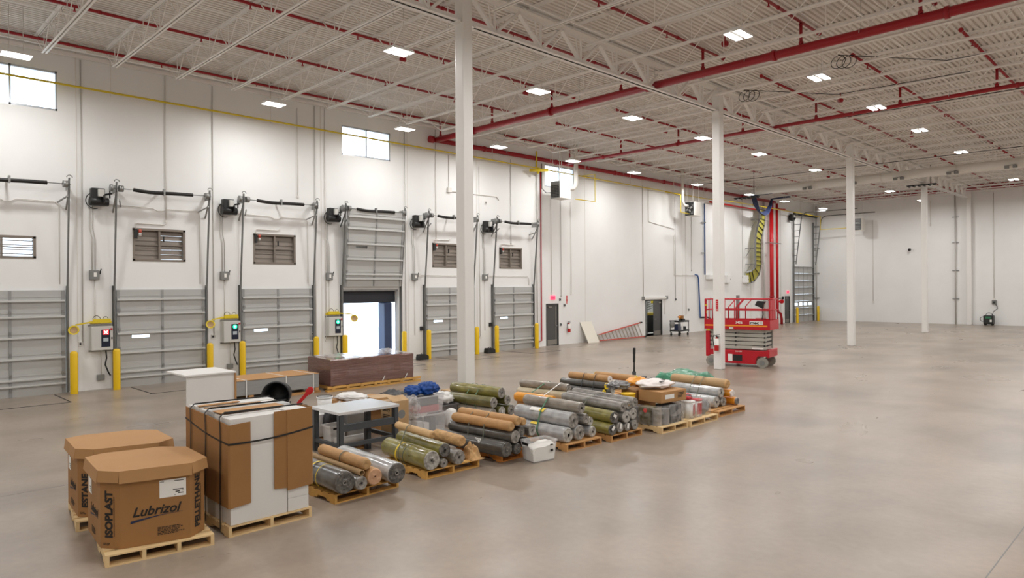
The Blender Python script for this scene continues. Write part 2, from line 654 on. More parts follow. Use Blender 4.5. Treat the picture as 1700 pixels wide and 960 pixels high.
# ------------------------------------------------------------------ joist girders along the column line
GZ0, GZ1 = 9.25, 10.1
gy = [-1.4] + COLS
gl = ['overhead the camera', 'between the first and second columns', 'between the scissor-lift column and the third column', 'between the third and fourth columns', 'between the fourth column and the far wall']
for i in range(5):
    y0, y1 = gy[i] + .2, gy[i + 1] - (.2 if i < 4 else .95)
    t = thing('joist_girder', (-12.45, (y0 + y1) / 2, GZ0), 'white open-web joist girder ' + gl[i], 'girder', 'joist girders along the column line')
    mb = MB()
    for s in (-1, 1):
        mb.box(-12.45 + s * .02, -12.45 + s * .14, y0, y1, GZ0, GZ0 + .015)
        mb.box(-12.45 + s * .02, -12.45 + s * .035, y0, y1, GZ0, GZ0 + .12)
    mb.build('bottom_chord', 'steel_white', t)
    mb = MB()
    for s in (-1, 1):
        mb.box(-12.45 + s * .02, -12.45 + s * .15, y0 - .19, y1 + .19, GZ1 - .015, GZ1)
        mb.box(-12.45 + s * .02, -12.45 + s * .035, y0 - .19, y1 + .19, GZ1 - .12, GZ1)
    mb.build('top_chord', 'steel_white', t)
    nb = 7
    st = (y1 - y0) / nb
    mb = MB()
    for q in range(nb):
        a, b, c = y0 + q * st, y0 + (q + .5) * st, y0 + (q + 1) * st
        for s in (-1, 1):
            mb.bar((-12.45 + s * .03, a, GZ1 - .06), (-12.45 + s * .03, b, GZ0 + .06), .06, .06)
            mb.bar((-12.45 + s * .03, b, GZ0 + .06), (-12.45 + s * .03, c, GZ1 - .06), .06, .06)
        mb.bar((-12.45, b, GZ0 + .06), (-12.45, b, GZ1 - .06), .05, .05)
        mb.bar((-12.45, b - .12, GZ0 + .1), (-12.45, b - .22, GZ1 - .06), .035, .035)
    mb.build('web_members', 'steel_white', t)

# ------------------------------------------------------------------ roof joists
JT, JB = 10.278, 9.55
LZ = 9.0


def joist(x0, x1, cant0, cant1, label, group):
    """a joist spanning along x; built at y = 0"""
    t = thing('roof_joist', (x0, 0, JB), label, 'joist', group)
    mb = MB()
    for s in (-1, 1):
        mb.box(x0, x1, s * .012, s * .072, JT - .01, JT)
        mb.box(x0, x1, s * .012, s * .024, JT - .07, JT)
    mb.build('top_chord', 'steel_white', t)
    mb = MB()
    b0, b1 = x0 + cant0, x1 - cant1
    for s in (-1, 1):
        mb.box(b0, b1, s * .012, s * .068, JB, JB + .01)
        mb.box(b0, b1, s * .012, s * .024, JB, JB + .06)
    mb.build('bottom_chord', 'steel_white', t)
    mb = MB()
    nb = 8
    u0, u1 = x0 + .5, x1 - .5
    st = (u1 - u0) / nb
    mb.bar((x0 + .1, 0, JT - .03), (u0 + st * .5, 0, JB + .02), .025, .025)
    mb.bar((x1 - .1, 0, JT - .03), (u1 - st * .5, 0, JB + .02), .025, .025)
    for q in range(nb):
        a, b, c = u0 + q * st, u0 + (q + .5) * st, u0 + (q + 1) * st
        if q > 0:
            mb.bar((a, 0, JT - .03), (b, 0, JB + .02), .022, .022)
        if q < nb - 1:
            mb.bar((b, 0, JB + .02), (c, 0, JT - .03), .022, .022)
        mb.bar((b, 0, JB + .02), (b, 0, JT - .03), .018, .018)
    mb.build('web_rods', 'steel_white', t)
    return t


JY = []
y = 4.33 - 1.745 * 6
while y < 59.6:
    JY.append(y)
    y += 1.745
jw = joist(-23.7, -12.5, 1.1, .45, 'white open-web roof joist spanning from the dock wall to the girder line', 'roof joists over the dock side')
je = joist(-12.4, .0, .45, 1.1, 'white open-web roof joist on the open-floor side of the girder line', 'roof joists over the open floor')
for j, y in enumerate(JY):
    for base in (jw, je):
        if j == 0:
            base.location.y = y
            for o in [base] + list(base.children):
                WL[o] = WL[o] + Vector((0, y, 0))
        elif y > 2.0 or base is jw or y > -2:
            dup(base, (0, y - JY[0], 0))
# bridging lines tying the joists together
bl = ['nearest the dock wall', 'second from the dock wall', 'third from the dock wall', 'next to the girder on the dock side', 'next to the girder on the open side', 'second beyond the girder', 'third beyond the girder', 'fourth beyond the girder']
for (bx, lb) in zip((-22.0, -19.2, -16.6, -14.0, -11.2, -8.6, -6.0, -3.2), bl):
    mb = MB()
    mb.bar((bx, 0, JB + .07), (bx, YF - .1, JB + .07), .025, .025)
    mb.bar((bx + .05, 0, JT - .09), (bx + .05, YF - .1, JT - .09), .025, .025)
    tag(mb.build('joist_bridging', 'steel_white'), 'thin white bridging bars tying roof joists, ' + lb, 'bridging', 'bridging bars')
# short cross braces near the dock wall
for j, y in enumerate(JY):
    if y > 3 and all(abs(y + .5 - q) > .75 for q in (18.86, 25.1, 27.4)):
        mb = MB()
        mb.bar((-23.74, y + .15, JT - .16), (-22.05, y + .9, JB + .12), .03, .03)
        tag(mb.build('joist_brace', 'steel_white'), 'thin white diagonal brace from dock wall up to the roof joists', 'brace', 'diagonal braces at the dock wall')

# ------------------------------------------------------------------ ceiling lamps
def lamp():
    t = thing('high_bay_lamp', (0, 0, LZ), 'lamp', 'ceiling light', 'high bay lamps')
    h = MB()
    h.box(-.2, .2, -.3, .3, 9.06, 9.09)
    for s in (-1, 1):
        h.box(s * .13 - .09, s * .13 + .09, -.33, .33, 9.012, 9.06)
    h.box(-.06, .06, -.2, .2, 9.09, 9.15)
    h.build('housing', 'white_plastic', t)
    for s in (-1, 1):
        MB().box(s * .13 - .08, s * .13 + .08, -.31, .31, 9.0, 9.011).build('lens', 'lamp_lens', t)
    for s in (-1, 1):
        MB().cyl((0, s * .15, 9.08), (0, s * .15, ZD), .008, 6).build('hanger', 'conduit_white', t)
    ld = bpy.data.lights.new('lamp_light', 'AREA')
    ld.shape = 'RECTANGLE'
    ld.size, ld.size_y = .42, .62
    ld.energy = LAMP_WATTS
    ld.color = (1, 1, .995)
    ld.spread = R(LAMP_SPREAD)
    lo = bpy.data.objects.new('lamp_light', ld)
    COL.objects.link(lo)
    lo.parent = t
    lo.location = (0, 0, -.01)
    WL[lo] = Vector((0, 0, 8.99))
    return t


L0 = lamp()
rows = [(-21.4, 'along the dock wall'), (-14.5, 'in the middle row, dock side of columns'), (-7.95, 'in the row beyond the columns'), (-1.2, 'in the row over the open floor'), (6.0, 'in the row by the east wall')]
LY = [-3.0, 3.5, 10.4, 15.6, 20.5, 25.4, 30.4, 36.8, 43.4, 48.8, 55.8]

ordn = ['', 'first', 'second', 'third', 'fourth', 'fifth', 'sixth', 'seventh', 'eighth', 'ninth', 'tenth', 'last']
first = True
for rx, rl in rows:
    vis = 0
    for ly in LY:
        lb = 'bright white LED high bay lamp ' + rl
        if (rx == -21.4 and ly > 3) or (rx == -14.5 and ly > 10) or (rx == -7.95 and ly > 15):
            vis += 1
            lb = 'bright white high bay lamp, %s from camera %s' % (ordn[vis], rl)
        if first:
            L0.location = (rx, ly, LZ)
            WL[L0] = Vector((rx, ly, LZ))
            for ch in L0.children:
                WL[ch] = WL[L0]
            L0['label'] = lb
            first = False
            Lx, Ly = rx, ly
        else:
            dup(L0, (rx - Lx, ly - Ly, 0), lb)
# ------------------------------------------------------------------ dock doors
XD = XW + .02                      # back of a closed door leaf
STRUTS = [2.70, 2.24, 1.65, 1.05, .46, .29]


def leaf(root, y0, lift, lean):
    """sectional leaf as children of root; lean: metres off the wall gained at the top of the lifted leaf"""
    def X(z):
        return XD + (lean[0] + (lean[1] - lean[0]) * (z / DH) if lean else 0)
    y1 = y0 + DW
    wy0, wy1, wz0, wz1 = y0 + .46, y0 + .98, 1.51, 1.6
    edges = [0, .6, 1.2, 1.8, 2.4, DH]
    for q in range(5):
        a, b = edges[q] + .0004, edges[q + 1] - .0004
        cells = [(y0 + .03, y1 - .03, a, b)]
        if a < wz0 < b:
            cells = [(y0 + .03, wy0, a, b), (wy1, y1 - .03, a, b), (wy0, wy1, a, wz0), (wy0, wy1, wz1, b)]
        mb = MB()
        for c in cells:
            xa, xb = X(c[2]), X(c[3])
            z0, z1 = c[2] + lift, c[3] + lift
            vs = [(xa, c[0], z0), (xa + .045, c[0], z0), (xa + .045, c[1], z0), (xa, c[1], z0), (xb, c[0], z1), (xb + .045, c[0], z1), (xb + .045, c[1], z1), (xb, c[1], z1)]
            mb.add(vs, [(3, 2, 1, 0), (4, 5, 6, 7), (0, 1, 5, 4), (1, 2, 6, 5), (2, 3, 7, 6), (3, 0, 4, 7)])
        mb.build('door_section', 'door_grey', root)
    for z in STRUTS:
        x = X(z) + .045
        mb = MB()
        mb.box(x, x + .075, y0 + .04, y1 - .04, z + lift + .03, z + lift + .04)
        mb.box(x, x + .07, y0 + .04, y1 - .04, z + lift - .02, z + lift - .012)
        mb.box(x + .07, x + .076, y0 + .04, y1 - .04, z + lift - .005, z + lift + .04)
        mb.build('strut', 'strut_grey', root)
        if z > .4:
            xx = X(z + .14) + .045
            MB().box(xx, xx + .012, y0 + .04, y1 - .04, z + lift + .12, z + lift + .15).build('hinge_rail', 'door_grey', root)
    for yy, hw in ((y0 + .075, .045), ((y0 + y1) / 2, .035), (y1 - .075, .045)):
        mb = MB()
        for q in range(5):
            a, b = edges[q] + .01, edges[q + 1] - .01
            mb.bar((X(a) + .055, yy, a + lift), (X(b) + .055, yy, b + lift), hw * 2, .02, up=(1, 0, 0))
        mb.build('stile', 'stile_grey', root)
    mb = MB()
    for z in [.2] + [e for e in edges[1:5]]:
        for yy in (y0 + .1, (y0 + y1) / 2, y1 - .1):
            mb.box(X(z) + .06, X(z) + .085, yy - .03, yy + .03, z + lift - .045, z + lift + .045)
    mb.build('hinge', 'galvanised', root)
    MB().box(X(1.55) + .018, X(1.55) + .026, wy0, wy1, wz0 + lift, wz1 + lift).build('vision_pane', 'window_glass', root)


def hardware(root, y0, opened=False):
    y1 = y0 + DW
    for s, yy in ((-1, y0), (1, y1)):
        mb = MB()
        yo = yy - .03 if s < 0 else yy + .03
        a, b = Vector((XW + .1, yo, .05)), Vector((XW + .1, yo, 3.0))
        c = Vector((XW + .42, yo, 6.3))
        mb.bar(a, b, .05, .07, up=(1, 0, 0)).bar(b, c, .04, .06, up=(1, 0, 0))
        mb.build('track', 'track_grey', root)
        mb = MB().box(XW + .002, XW + .1, yo - .02, yo + .02, .02, 3.15)
        mb.box(XW + .002, XW + .03, yo - .045 if s < 0 else yo - .01, yo + .01 if s < 0 else yo + .045, .02, 3.15)
        mb.build('jamb_angle', 'track_grey', root)
        mb = MB()
        mb.box(XW + .002, XW + .5, yo - .006, yo + .006, 5.98, 6.22)
        mb.bar((XW + .01, yo, 5.4), (XW + .42, yo, 6.0), .04, .03)
        mb.bar((XW + .01, yo - s * .22, 5.6), (XW + .48, yo - s * .06, 5.75), .035, .035)
        mb.build('bearing_bracket', 'galvanised', root)
        MB().tube(arc((XW + .46, yo, 6.3), .07, 0, math.pi, 8, (0, s, 0), (0, 0, 1)), .012, 6).build('track_hook', 'track_grey', root)
        MB().cyl((XW + .46, yo - s * .05, 6.1), (XW + .46, yo - s * .17, 6.1), .1, 16).build('cable_drum', 'galvanised', root)
    MB().cyl((XW + .46, y0 - .18, 6.1), (XW + .46, y1 + .06, 6.1), .014, 8).build('shaft', 'galvanised', root)
    mb = MB()
    ya, yb = (y0 + .42, y0 + 2.2)
    pts, rr = [], []
    n = 110
    for i in range(n + 1):
        t = i / n
        pts.append((XW + .46, ya + (yb - ya) * t, 6.1 - .035 * math.sin(math.pi * t) - .012 * math.sin(7 * t)))
        rr.append(.052 + .009 * (i % 2) if 0 < i < n else .045)
    mb.tube(pts, rr, 10)
    mb.build('torsion_spring', 'spring_black', root)
    ym = (ya + yb) / 2
    MB().box(XW + .002, XW + .5, ym - .03, ym + .03, 6.1, 6.14).box(XW + .4, XW + .52, ym - .025, ym + .025, 6.0, 6.2).build('centre_bracket', 'galvanised', root)
    if opened:
        return


for k, y0 in enumerate(DOORS):
    root = sroot('door_%d' % (k + 1), (XW, y0 + DW / 2, 0))
    if k == 3:
        leaf(root, y0, 3.08, (.1, .4))
    else:
        leaf(root, y0, 0, None)
    hardware(root, y0)

# flush dock leveller plates in front of the doors
for k, y0 in enumerate(DOORS):
    mb = MB()
    ya, yb = y0 + .36, y0 + DW - .36
    mb.box(XW + .3, XW + 2.2, ya, yb, 0, .004)
    o = mb.build('dock_leveler', 'concrete_floor', origin=(XW, y0, 0))
    tag(o, 'flush dock leveler plate in the floor before dock door ' + ('one', 'two', 'three', 'four', 'five', 'six')[k] + ' from the camera', 'dock leveler', 'dock levelers')
    m2 = MB()
    for yy in (ya, yb):
        m2.box(XW + .3, XW + 2.2, yy - .02, yy + .02, 0.0, .006)
    m2.box(XW + 2.18, XW + 2.22, ya, yb, 0, .006)
    m2.build('edge_gap', 'black_rubber', o)

DN = ['first', 'second', 'third', 'fourth', 'fifth', 'sixth']
# opened fourth dock: dock seal outside, with daylight behind
y0 = DOORS[3]
t = thing('dock_seal', (XW - .5, y0 + DW / 2, .0), 'black padded dock seal around the open fourth dock doorway', 'dock seal')
mb = MB().box(XW - .75, XW - .26, y0 - .1, y0 + DW + .1, 2.42, 3.2)
mb.build('header_pad', 'dock_vinyl', t, bevel=.03)
MB().box(XW - .75, XW - .26, y0 + DW - .55, y0 + DW - .18, -.2, 2.42).build('side_pad', 'dock_vinyl_blue', t, bevel=.04)
MB().box(XW - .75, XW - .26, y0 - .35, y0 - .02, -.2, 2.42).build('side_pad', 'dock_vinyl_blue', t, bevel=.04)
MB().box(XW - .2, XW - .02, y0 + .05, y0 + DW - .05, 2.9, 2.97).build('header_trim', 'galvanised', t)
t = thing('utility_pedestal', (XW - 3.6, 15.9, -1.2), 'small dark red post-mounted box outside the open dock doorway', 'utility box')
MB().box(XW - 3.75, XW - 3.45, 15.72, 16.0, .3, .95).build('body', 'brown_wrap', t, bevel=.02)
MB().cyl((XW - 3.6, 15.86, -1.2), (XW - 3.6, 15.86, .3), .05, 10).build('post', 'dark_steel', t)
MB().tube([(XW - 3.6, 15.72, .45), (XW - 3.6, 15.0, .45), (XW - 3.6, 15.0, .2)], .025, 6).build('rail', 'dark_steel', t)


# ------------------------------------------------------------------ door operators (motor with chain hoist beside each dock door)
def operator(y, label):
    t = thing('door_operator', (XW, y, 5.6), label, 'motor', 'door operators')
    x = XW
    MB().box(x + .1, x + .34, y - .26, y + .1, 5.64, 6.08).build('gearbox', 'dark_steel', t, bevel=.02)
    MB().cyl((x + .26, y - .3, 5.68), (x + .26, y + .2, 5.68), .13, 14).build('motor', 'black_plastic', t)
    MB().cyl((x + .37, y + .02, 5.76), (x + .37, y + .07, 5.76), .13, 18).build('chain_wheel', 'black_plastic', t)
    MB().box(x + .34, x + .44, y - .1, y + .06, 5.82, 6.04).build('cover', 'cabinet_grey', t, bevel=.01)
    MB().box(x + .002, x + .12, y - .05, y + .04, 5.6, 6.0).bar((x + .2, y + .1, 5.9), (x + .3, y + .3, 5.95), .06, .05).build('mount', 'dark_steel', t)
    MB().cyl((x + .46, y + .2, 6.1), (x + .46, y + .27, 6.1), .11, 16).build('sprocket', 'galvanised', t)
    MB().tube([(x + .3, y + .235, 6.1), (x + .3, y + .235, 5.8)], .02, 6).build('drive_chain', 'dark_steel', t)
    MB().tube(arc((x + .1, y - .12, 5.72), .24, math.pi * .5, math.pi * 1.6, 12, (0, 1, 0), (0, 0, 1)), .014, 6).build('power_cable', 'black_rubber', t)
    return t


o0 = operator(DOORS[1] - .42, 'black chain-hoist motor on the wall beside the second dock door')
for k in (2, 3, 4, 5):
    dup(o0, (0, DOORS[k] - DOORS[1], 0), 'black chain-hoist motor on the wall beside the %s dock door' % DN[k])


# ------------------------------------------------------------------ louvred wall vents above the doors
def louvre(k, a, b, c, d, label, opened):
    t = thing('wall_louver', (XW, (a + b) / 2, c), label, 'vent', 'louvers above the dock doors')
    x0, x1 = XW - .16, XW + .012
    f = MB()
    for q in ((a - .02, b + .02, d - .05, d + .02), (a - .02, b + .02, c - .02, c + .05), (a - .02, a + .05, c, d), (b - .05, b + .02, c, d)):
        f.box(x0, x1, *q)
    m = (a + b) / 2
    f.box(x0 + .02, x1 - .01, m - .03, m + .03, c, d)
    f.build('frame', 'louver_taupe', t)
    mb = MB().box(XW - .05, XW - .03, a + .05, b - .05, (c + d) / 2 - .015, (c + d) / 2 + .015)
    mb.build('cross_bar', 'louver_taupe', t)
    nn = 6 if not opened else 4
    for half in (0, 1):
        y0, y1 = (a + .05, m - .03) if half == 0 else (m + .03, b - .05)
        sl = MB()
        for i in range(nn):
            zc = c + .05 + (d - c - .1) * (i + .5) / nn
            hh = (d - c - .1) / nn * .56
            if opened:
                sl.bar((XW - .1, y0, zc), (XW - .1, y1, zc), .05, .03, up=(.2, 0, 1))
            else:
                gap = .76 if (half == 1 and k == 1) else 1.05
                p = [(XW - .09, y0, zc - hh * gap), (XW - .09, y1, zc - hh * gap), (XW - .13, y1, zc + hh), (XW - .13, y0, zc + hh)]
                sl.add(p + [(q[0] + .008, q[1], q[2]) for q in p], [(0, 1, 2, 3), (4, 5, 6, 7), (0, 1, 5, 4), (2, 3, 7, 6), (1, 2, 6, 5), (3, 0, 4, 7)])
        sl.build('slats', 'louver_taupe' if not opened else 'frame_alu', t)
    if not opened:
        MB().box(XW + .013, XW + .09, a + .02, a + .1, d - .32, d - .02).build('actuator', 'black_plastic', t, bevel=.01)
        MB().box(XW + .01, XW + .06, m + .09, m + .13, d - .4, d - .22).build('crank', 'black_plastic', t, bevel=.01)
        MB().cyl((XW + .07, a + .18, d - .14), (XW + .07, a + .18, d - .03), .045, 10).build('red_cap', 'ladder_red', t)
        MB().cyl((XW + .07, a + .18, d - .24), (XW + .07, a + .18, d - .14), .042, 10).build('cylinder', 'cabinet_grey', t)
        MB().tube([(XW + .05, a + .06, d), (XW + .03, a + .06, d + .14), (XW + .03, a + .1, d + .16), (XW + .03, a + .9, d + .16), (XW + .03, a + .97, d + .22)], .018, 6).build('conduit', 'conduit_white', t)
    return t


LD = [0, 1, 2, 4, 5]
for k, h in enumerate(LOUVRES):
    louvre(k, *h, ('white louver with open daylit slats above the first dock door' if k == 0 else 'grey-brown louvered vent %s above the %s dock door' % ('with slits of daylight' if k == 1 else 'with closed slats', DN[LD[k]])), k == 0)

# ------------------------------------------------------------------ disconnect switches and their conduits
for k, y in enumerate((5.78, 9.7, 13.7, 17.75, 21.79)):
    t = thing('disconnect_switch', (XW, y, 3.33), 'small grey disconnect switch box on the wall left of the %s dock door' % DN[k + 1], 'switch box', 'disconnect switches')
    MB().box(XW, XW + .13, y - .13, y + .13, 3.33, 3.62).build('box', 'box_grey', t, bevel=.012)
    MB().box(XW + .131, XW + .135, y - .03, y + .05, 3.42, 3.55).build('label_plate', 'paper_white', t)
    MB().box(XW + .05, XW + .09, y + .13, y + .17, 3.5, 3.58).bar((XW + .07, y + .15, 3.55), (XW + .12, y + .17, 3.66), .025, .02).build('lever', 'black_plastic', t)
    c = MB()
    for dy in (-.05, .03):
        c.tube([(XW + .03, y + dy, 3.62), (XW + .03, y + dy, 4.6), (XW + .03, y + dy - .06, 4.9), (XW + .03, y + dy - .06, 5.85)], .014, 6)
    tag(c.build('wall_conduit', 'conduit_grey'), 'pair of thin grey conduits rising from the switch box left of the %s dock door' % DN[k + 1], 'conduit', 'wall conduits')
    c = MB().cyl((XW + .02, y + .02, 1.95 if k < 3 else 1.0), (XW + .02, y + .02, 3.33), .014, 6)
    tag(c.build('wall_conduit', 'conduit_white'), 'thin white conduit dropping below the switch box left of the %s dock door' % DN[k + 1], 'conduit', 'wall conduits')


# ------------------------------------------------------------------ dock control boxes
def control(k, y, cross, label):
    y0, y1, z0, z1 = y - .29, y + .29, 1.2, 1.92
    x1 = XW + .27
    t = thing('dock_control_box', (XW, y, z0), label, 'control box', 'dock control boxes')
    MB().box(XW + .02, x1, y0, y1, z0, z1).build('enclosure', 'cabinet_grey', t, bevel=.012)
    MB().box(XW, XW + .02, y0 - .02, y1 + .02, z0 - .05, z0).build('mounting_strap', 'galvanised', t)
    MB().box(XW, XW + .02, y0 - .02, y1 + .02, z1, z1 + .05).build('mounting_strap', 'galvanised', t)
    MB().box(x1, x1 + .008, y - .03, y + .21, z0 + .1, z1 - .1).build('display_panel', 'panel_navy', t)
    MB().box(x1 + .009, x1 + .012, y + .02, y + .16, z0 + .26, z0 + .37).build('screen', 'screen_grey', t)
    if cross:
        MB().box(x1 + .009, x1 + .014, y + .01, y + .17, z1 - .25, z1 - .11).build('status_light', 'glow_red', t)
        c = MB()
        for s in (-1, 1):
            c.bar((x1 + .017, y + .09 - .045, z1 - .18 - s * .045), (x1 + .017, y + .09 + .045, z1 - .18 + s * .045), .02, .004, up=(1, 0, 0))
        c.build('cross_mark', 'glow_white', t)
    else:
        MB().cyl((x1 + .009, y + .09, z1 - .19), (x1 + .014, y + .09, z1 - .19), .075, 20).build('status_light', 'glow_green', t)
        c = MB().bar((x1 + .017, y + .055, z1 - .19), (x1 + .017, y + .125, z1 - .19), .014, .004, up=(1, 0, 0)).bar((x1 + .017, y + .09, z1 - .225), (x1 + .017, y + .09, z1 - .155), .014, .004, up=(1, 0, 0))
        c.build('arrow_mark', 'glow_white', t)
    MB().cyl((x1, y + .24, z1 - .09), (x1 + .04, y + .24, z1 - .09), .03, 12).build('stop_button', 'sign_red', t)
    MB().box(x1, x1 + .012, y + .24, y + .27, z1 - .4, z1 - .33).build('latch', 'black_plastic', t)
    MB().cyl((XW + .1, y + .0, .45), (XW + .1, y + .0, z0), .016, 6).build('conduit', 'conduit_grey', t)
    MB().tube([(XW + .15, y + .12, z0), (XW + .15, y + .14, .95), (XW + .14, y + .1, .75), (XW + .1, y + .2, .5), (XW + .06, y + .26, .4)], .02, 8).build('hose', 'black_rubber', t)
    MB().box(XW, XW + .1, y - .1, y + .1, .28, .45).build('junction_box', 'box_grey', t, bevel=.01)
    # yellow loading light with folding arm, fixed above the box
    d = -1 if k < 2 else 1
    a = thing('dock_light', (XW, y, 1.97), 'yellow swing-arm loading light above the control box left of the %s dock door' % DN[k + 1], 'dock light', 'loading lights')
    MB().box(XW + .02, XW + .1, y - d * .3, y + d * .28, 2.0, 2.08).box(XW + .1, XW + .16, y - d * .26, y + d * .22, 2.02, 2.14).build('folded_arm', 'gas_yellow', a, bevel=.008)
    MB().bar((XW + .13, y + d * .22, 2.06), (XW + .32, y + d * .7, 2.0), .04, .04).build('short_arm', 'gas_yellow', a)
    p = Vector((XW + .34, y + d * .76, 1.84))
    M = Matrix.Translation(p) @ Matrix.Rotation(R(70), 4, 'Y') @ Matrix.Rotation(R(18), 4, 'X')
    MB().lathe([(.02, -.14), (.06, -.12), (.08, -.06), (.14, .02), (.145, .03), (.13, .03), (.1, .012)], 20, M).build('lamp_head', 'gas_yellow', a)
    MB().lathe([(.0, -.01), (.06, .0), (.095, .012)], 20, M).build('lens', 'core_tan', a)
    c = MB()
    c.tube(arc((XW + .14, y - .12, 2.14), .1, 0, math.pi, 10, (0, 1, 0), (0, 0, 1)), .008, 6).tube(arc((XW + .14, y + .12, 2.14), .07, 0, math.pi * 1.2, 10, (0, 1, 0), (0, 0, 1)), .008, 6)
    c.build('cable', 'black_rubber', a)


control(0 + 0, 5.93, True, 'grey dock control box showing a red cross, left of the second dock door')
control(1, 9.87, False, 'grey dock control box with a green light, left of the third dock door')
control(2, 13.85, False, 'grey dock control box with a green light, left of the open fourth dock door')
for k, y in ((4, 18.1), (5, 22.12)):
    t = tag(MB().box(XW, XW + .08, y - .06, y + .06, 1.18, 1.36).build('door_push_button', 'black_plastic', bevel=.01), 'small black push-button box at the left edge of the %s dock door' % DN[k], 'push button', 'door push buttons')

# ------------------------------------------------------------------ bollards
BO = [(-23.3, 5.13, 'right of the first dock door'), (-23.3, 6.25, 'left of the second dock door'), (-23.3, 9.03, 'right of the second dock door'), (-23.3, 10.12, 'left of the third dock door'),
      (-23.3, 12.9, 'right of the third dock door'), (-23.3, 14.11, 'left of the open fourth dock door'), (-23.3, 16.87, 'right of the open fourth dock door'), (-23.3, 18.14, 'left of the fifth dock door'),
      (-23.3, 20.88, 'right of the fifth dock door'), (-23.3, 22.11, 'left of the sixth dock door'), (-23.3, 24.81, 'right of the sixth dock door'),
      (-23.2, 55.1, 'left of the tall drive-in door at the far end'), (-23.2, 59.3, 'right of the tall drive-in door at the far end')]
for x, y, lb in BO:
    mb = MB().lathe([(.1, 0), (.1, 1.17), (.085, 1.21), (.05, 1.235), (0, 1.24)], 18, Matrix.Translation((x, y, 0)))
    tag(mb.build('bollard', 'bollard_yellow'), 'yellow steel bollard ' + lb, 'bollard', 'yellow bollards')

# ------------------------------------------------------------------ long thin conduits up the dock wall
k = 0
CD = [(5.47, 1.4, 9.9, 'right of the first dock door'), (7.85, 5.2, 9.95, 'above the second dock door'), (9.35, 1.4, 9.9, 'right of the second dock door'),
      (12.45, 6.4, 9.7, 'above the right side of the third dock door'), (13.15, .6, 9.9, 'just right of the third dock door'), (13.58, 1.0, 9.9, 'left of the open fourth dock door'), (17.3, .6, 9.7, 'right of the open fourth dock door'),
      (18.95, 5.1, 9.9, 'above the fifth dock door'), (21.0, 5.3, 9.9, 'right of the fifth dock door'), (21.5, .7, 8.6, 'left of the sixth dock door'), (23.55, 5.1, 9.2, 'above the sixth dock door'),
      (26.45, 2.6, 8.8, 'above the exit door beside the sixth dock door'), (27.2, 2.5, 9.0, 'above the wall extinguisher'), (28.0, 2.6, 7.5, 'right of the wall extinguisher'),
      (34.62, 2.3, 9.0, 'left of the half-open door'), (36.9, 1.3, 2.3, 'right edge of the half-open door'), (38.15, 2.1, 8.6, 'between the half-open door and tool cart'), (39.4, 1.2, 8.0, 'above the tool cart'), (40.1, 4.0, 8.2, 'left of the blue pipe'),
      (44.4, 3.6, 9.6, 'left of the tall white box by the tray'), (47.1, 3.6, 9.6, 'left of the yellow cable tray'), (53.4, .2, 8.9, 'right of the red risers')]
for y, z0, z1, lb in CD:
    tag(MB().cyl((XW + .03, y, z0), (XW + .03, y, z1), .016, 6).box(XW, XW + .05, y - .03, y + .03, z0 - .02, z0 + .06).build('wall_conduit', 'conduit_white' if k % 2 else 'conduit_grey'), 'thin vertical conduit on the dock wall, ' + lb, 'conduit', 'wall conduits')
    k += 1
# horizontal sensor conduits over the doors
for k, y0 in enumerate(DOORS):
    z = 5.62 if k in (0, 1, 2) else 3.55
    if k == 3:
        continue
    if k in (0, 1, 2):
        pts = [(XW + .03, y0 - .3, z + .02), (XW + .03, y0 + 1.1, z), (XW + .03, y0 + 1.25, z - .08), (XW + .03, y0 + 1.4, z - .08), (XW + .03, y0 + 1.55, z), (XW + .03, y0 + DW - .25, z), (XW + .03, y0 + DW - .15, z - .12), (XW + .03, y0 + DW - .15, 3.2)]
    else:
        pts = [(XW + .03, y0 - .28, z), (XW + .03, y0 + DW - .35, z), (XW + .03, y0 + DW - .25, z - .12), (XW + .03, y0 + DW - .25, 3.1)]
    tag(MB().tube(pts, .014, 6).box(XW + .003, XW + .06, pts[0][1] - .05, pts[0][1] + .05, z - .06, z + .08).build('sensor_conduit', 'conduit_white'), 'thin bent white conduit crossing the wall above the %s dock door' % DN[k], 'conduit', 'sensor conduits')
for k, (y, z) in enumerate(((21.9, 6.9), (13.0, 1.25), (9.3, 1.35), (5.4, 1.35))):
    t = thing('wall_outlet', (XW, y, z), ('small wall device high up between the fifth and sixth dock doors', 'small outlet box right of the third dock door', 'small outlet box right of the second dock door', 'small outlet box right of the first dock door')[k], 'outlet', 'small wall outlets')
    MB().box(XW, XW + .05, y - .045, y + .045, z, z + .13).build('box', 'conduit_white', t, bevel=.006)
    MB().box(XW + .05, XW + .056, y - .025, y + .025, z + .03, z + .1).build('socket', 'dark_steel', t)
for y, lb in ((17.75, 'between the open doorway and the fifth dock door'), (21.6, 'between the fifth and sixth dock doors')):
    t = thing('wheel_chock', (-23.25, y, 0), 'black rubber wheel chock on the floor ' + lb, 'wheel chock', 'wheel chocks')
    MB().prism([(-.24, 0), (.24, 0), (.24, .15), (.1, .23), (-.2, .23), (-.24, .1)], -.13, .13, Matrix.Translation((-23.25, y, 0)) @ Matrix(((0, 0, 1, 0), (1, 0, 0, 0), (0, 1, 0, 0), (0, 0, 0, 1)))).build('block', 'black_rubber', t)
    MB().tube(arc((-23.25, y, .2), .08, 0, math.pi, 8, (0, 1, 0), (0, 0, 1)), .012, 6).build('handle', 'dark_steel', t)
# ------------------------------------------------------------------ red sprinkler piping
def couplings(mb, a, b, r, step, w=.05):
    a, b = Vector(a), Vector(b)
    L = (b - a).length
    d = (b - a) / L
    s = step * .6
    while s < L:
        mb.cyl(a + d * (s - w), a + d * (s + w), r * 1.28, 12)
        s += step
    return mb


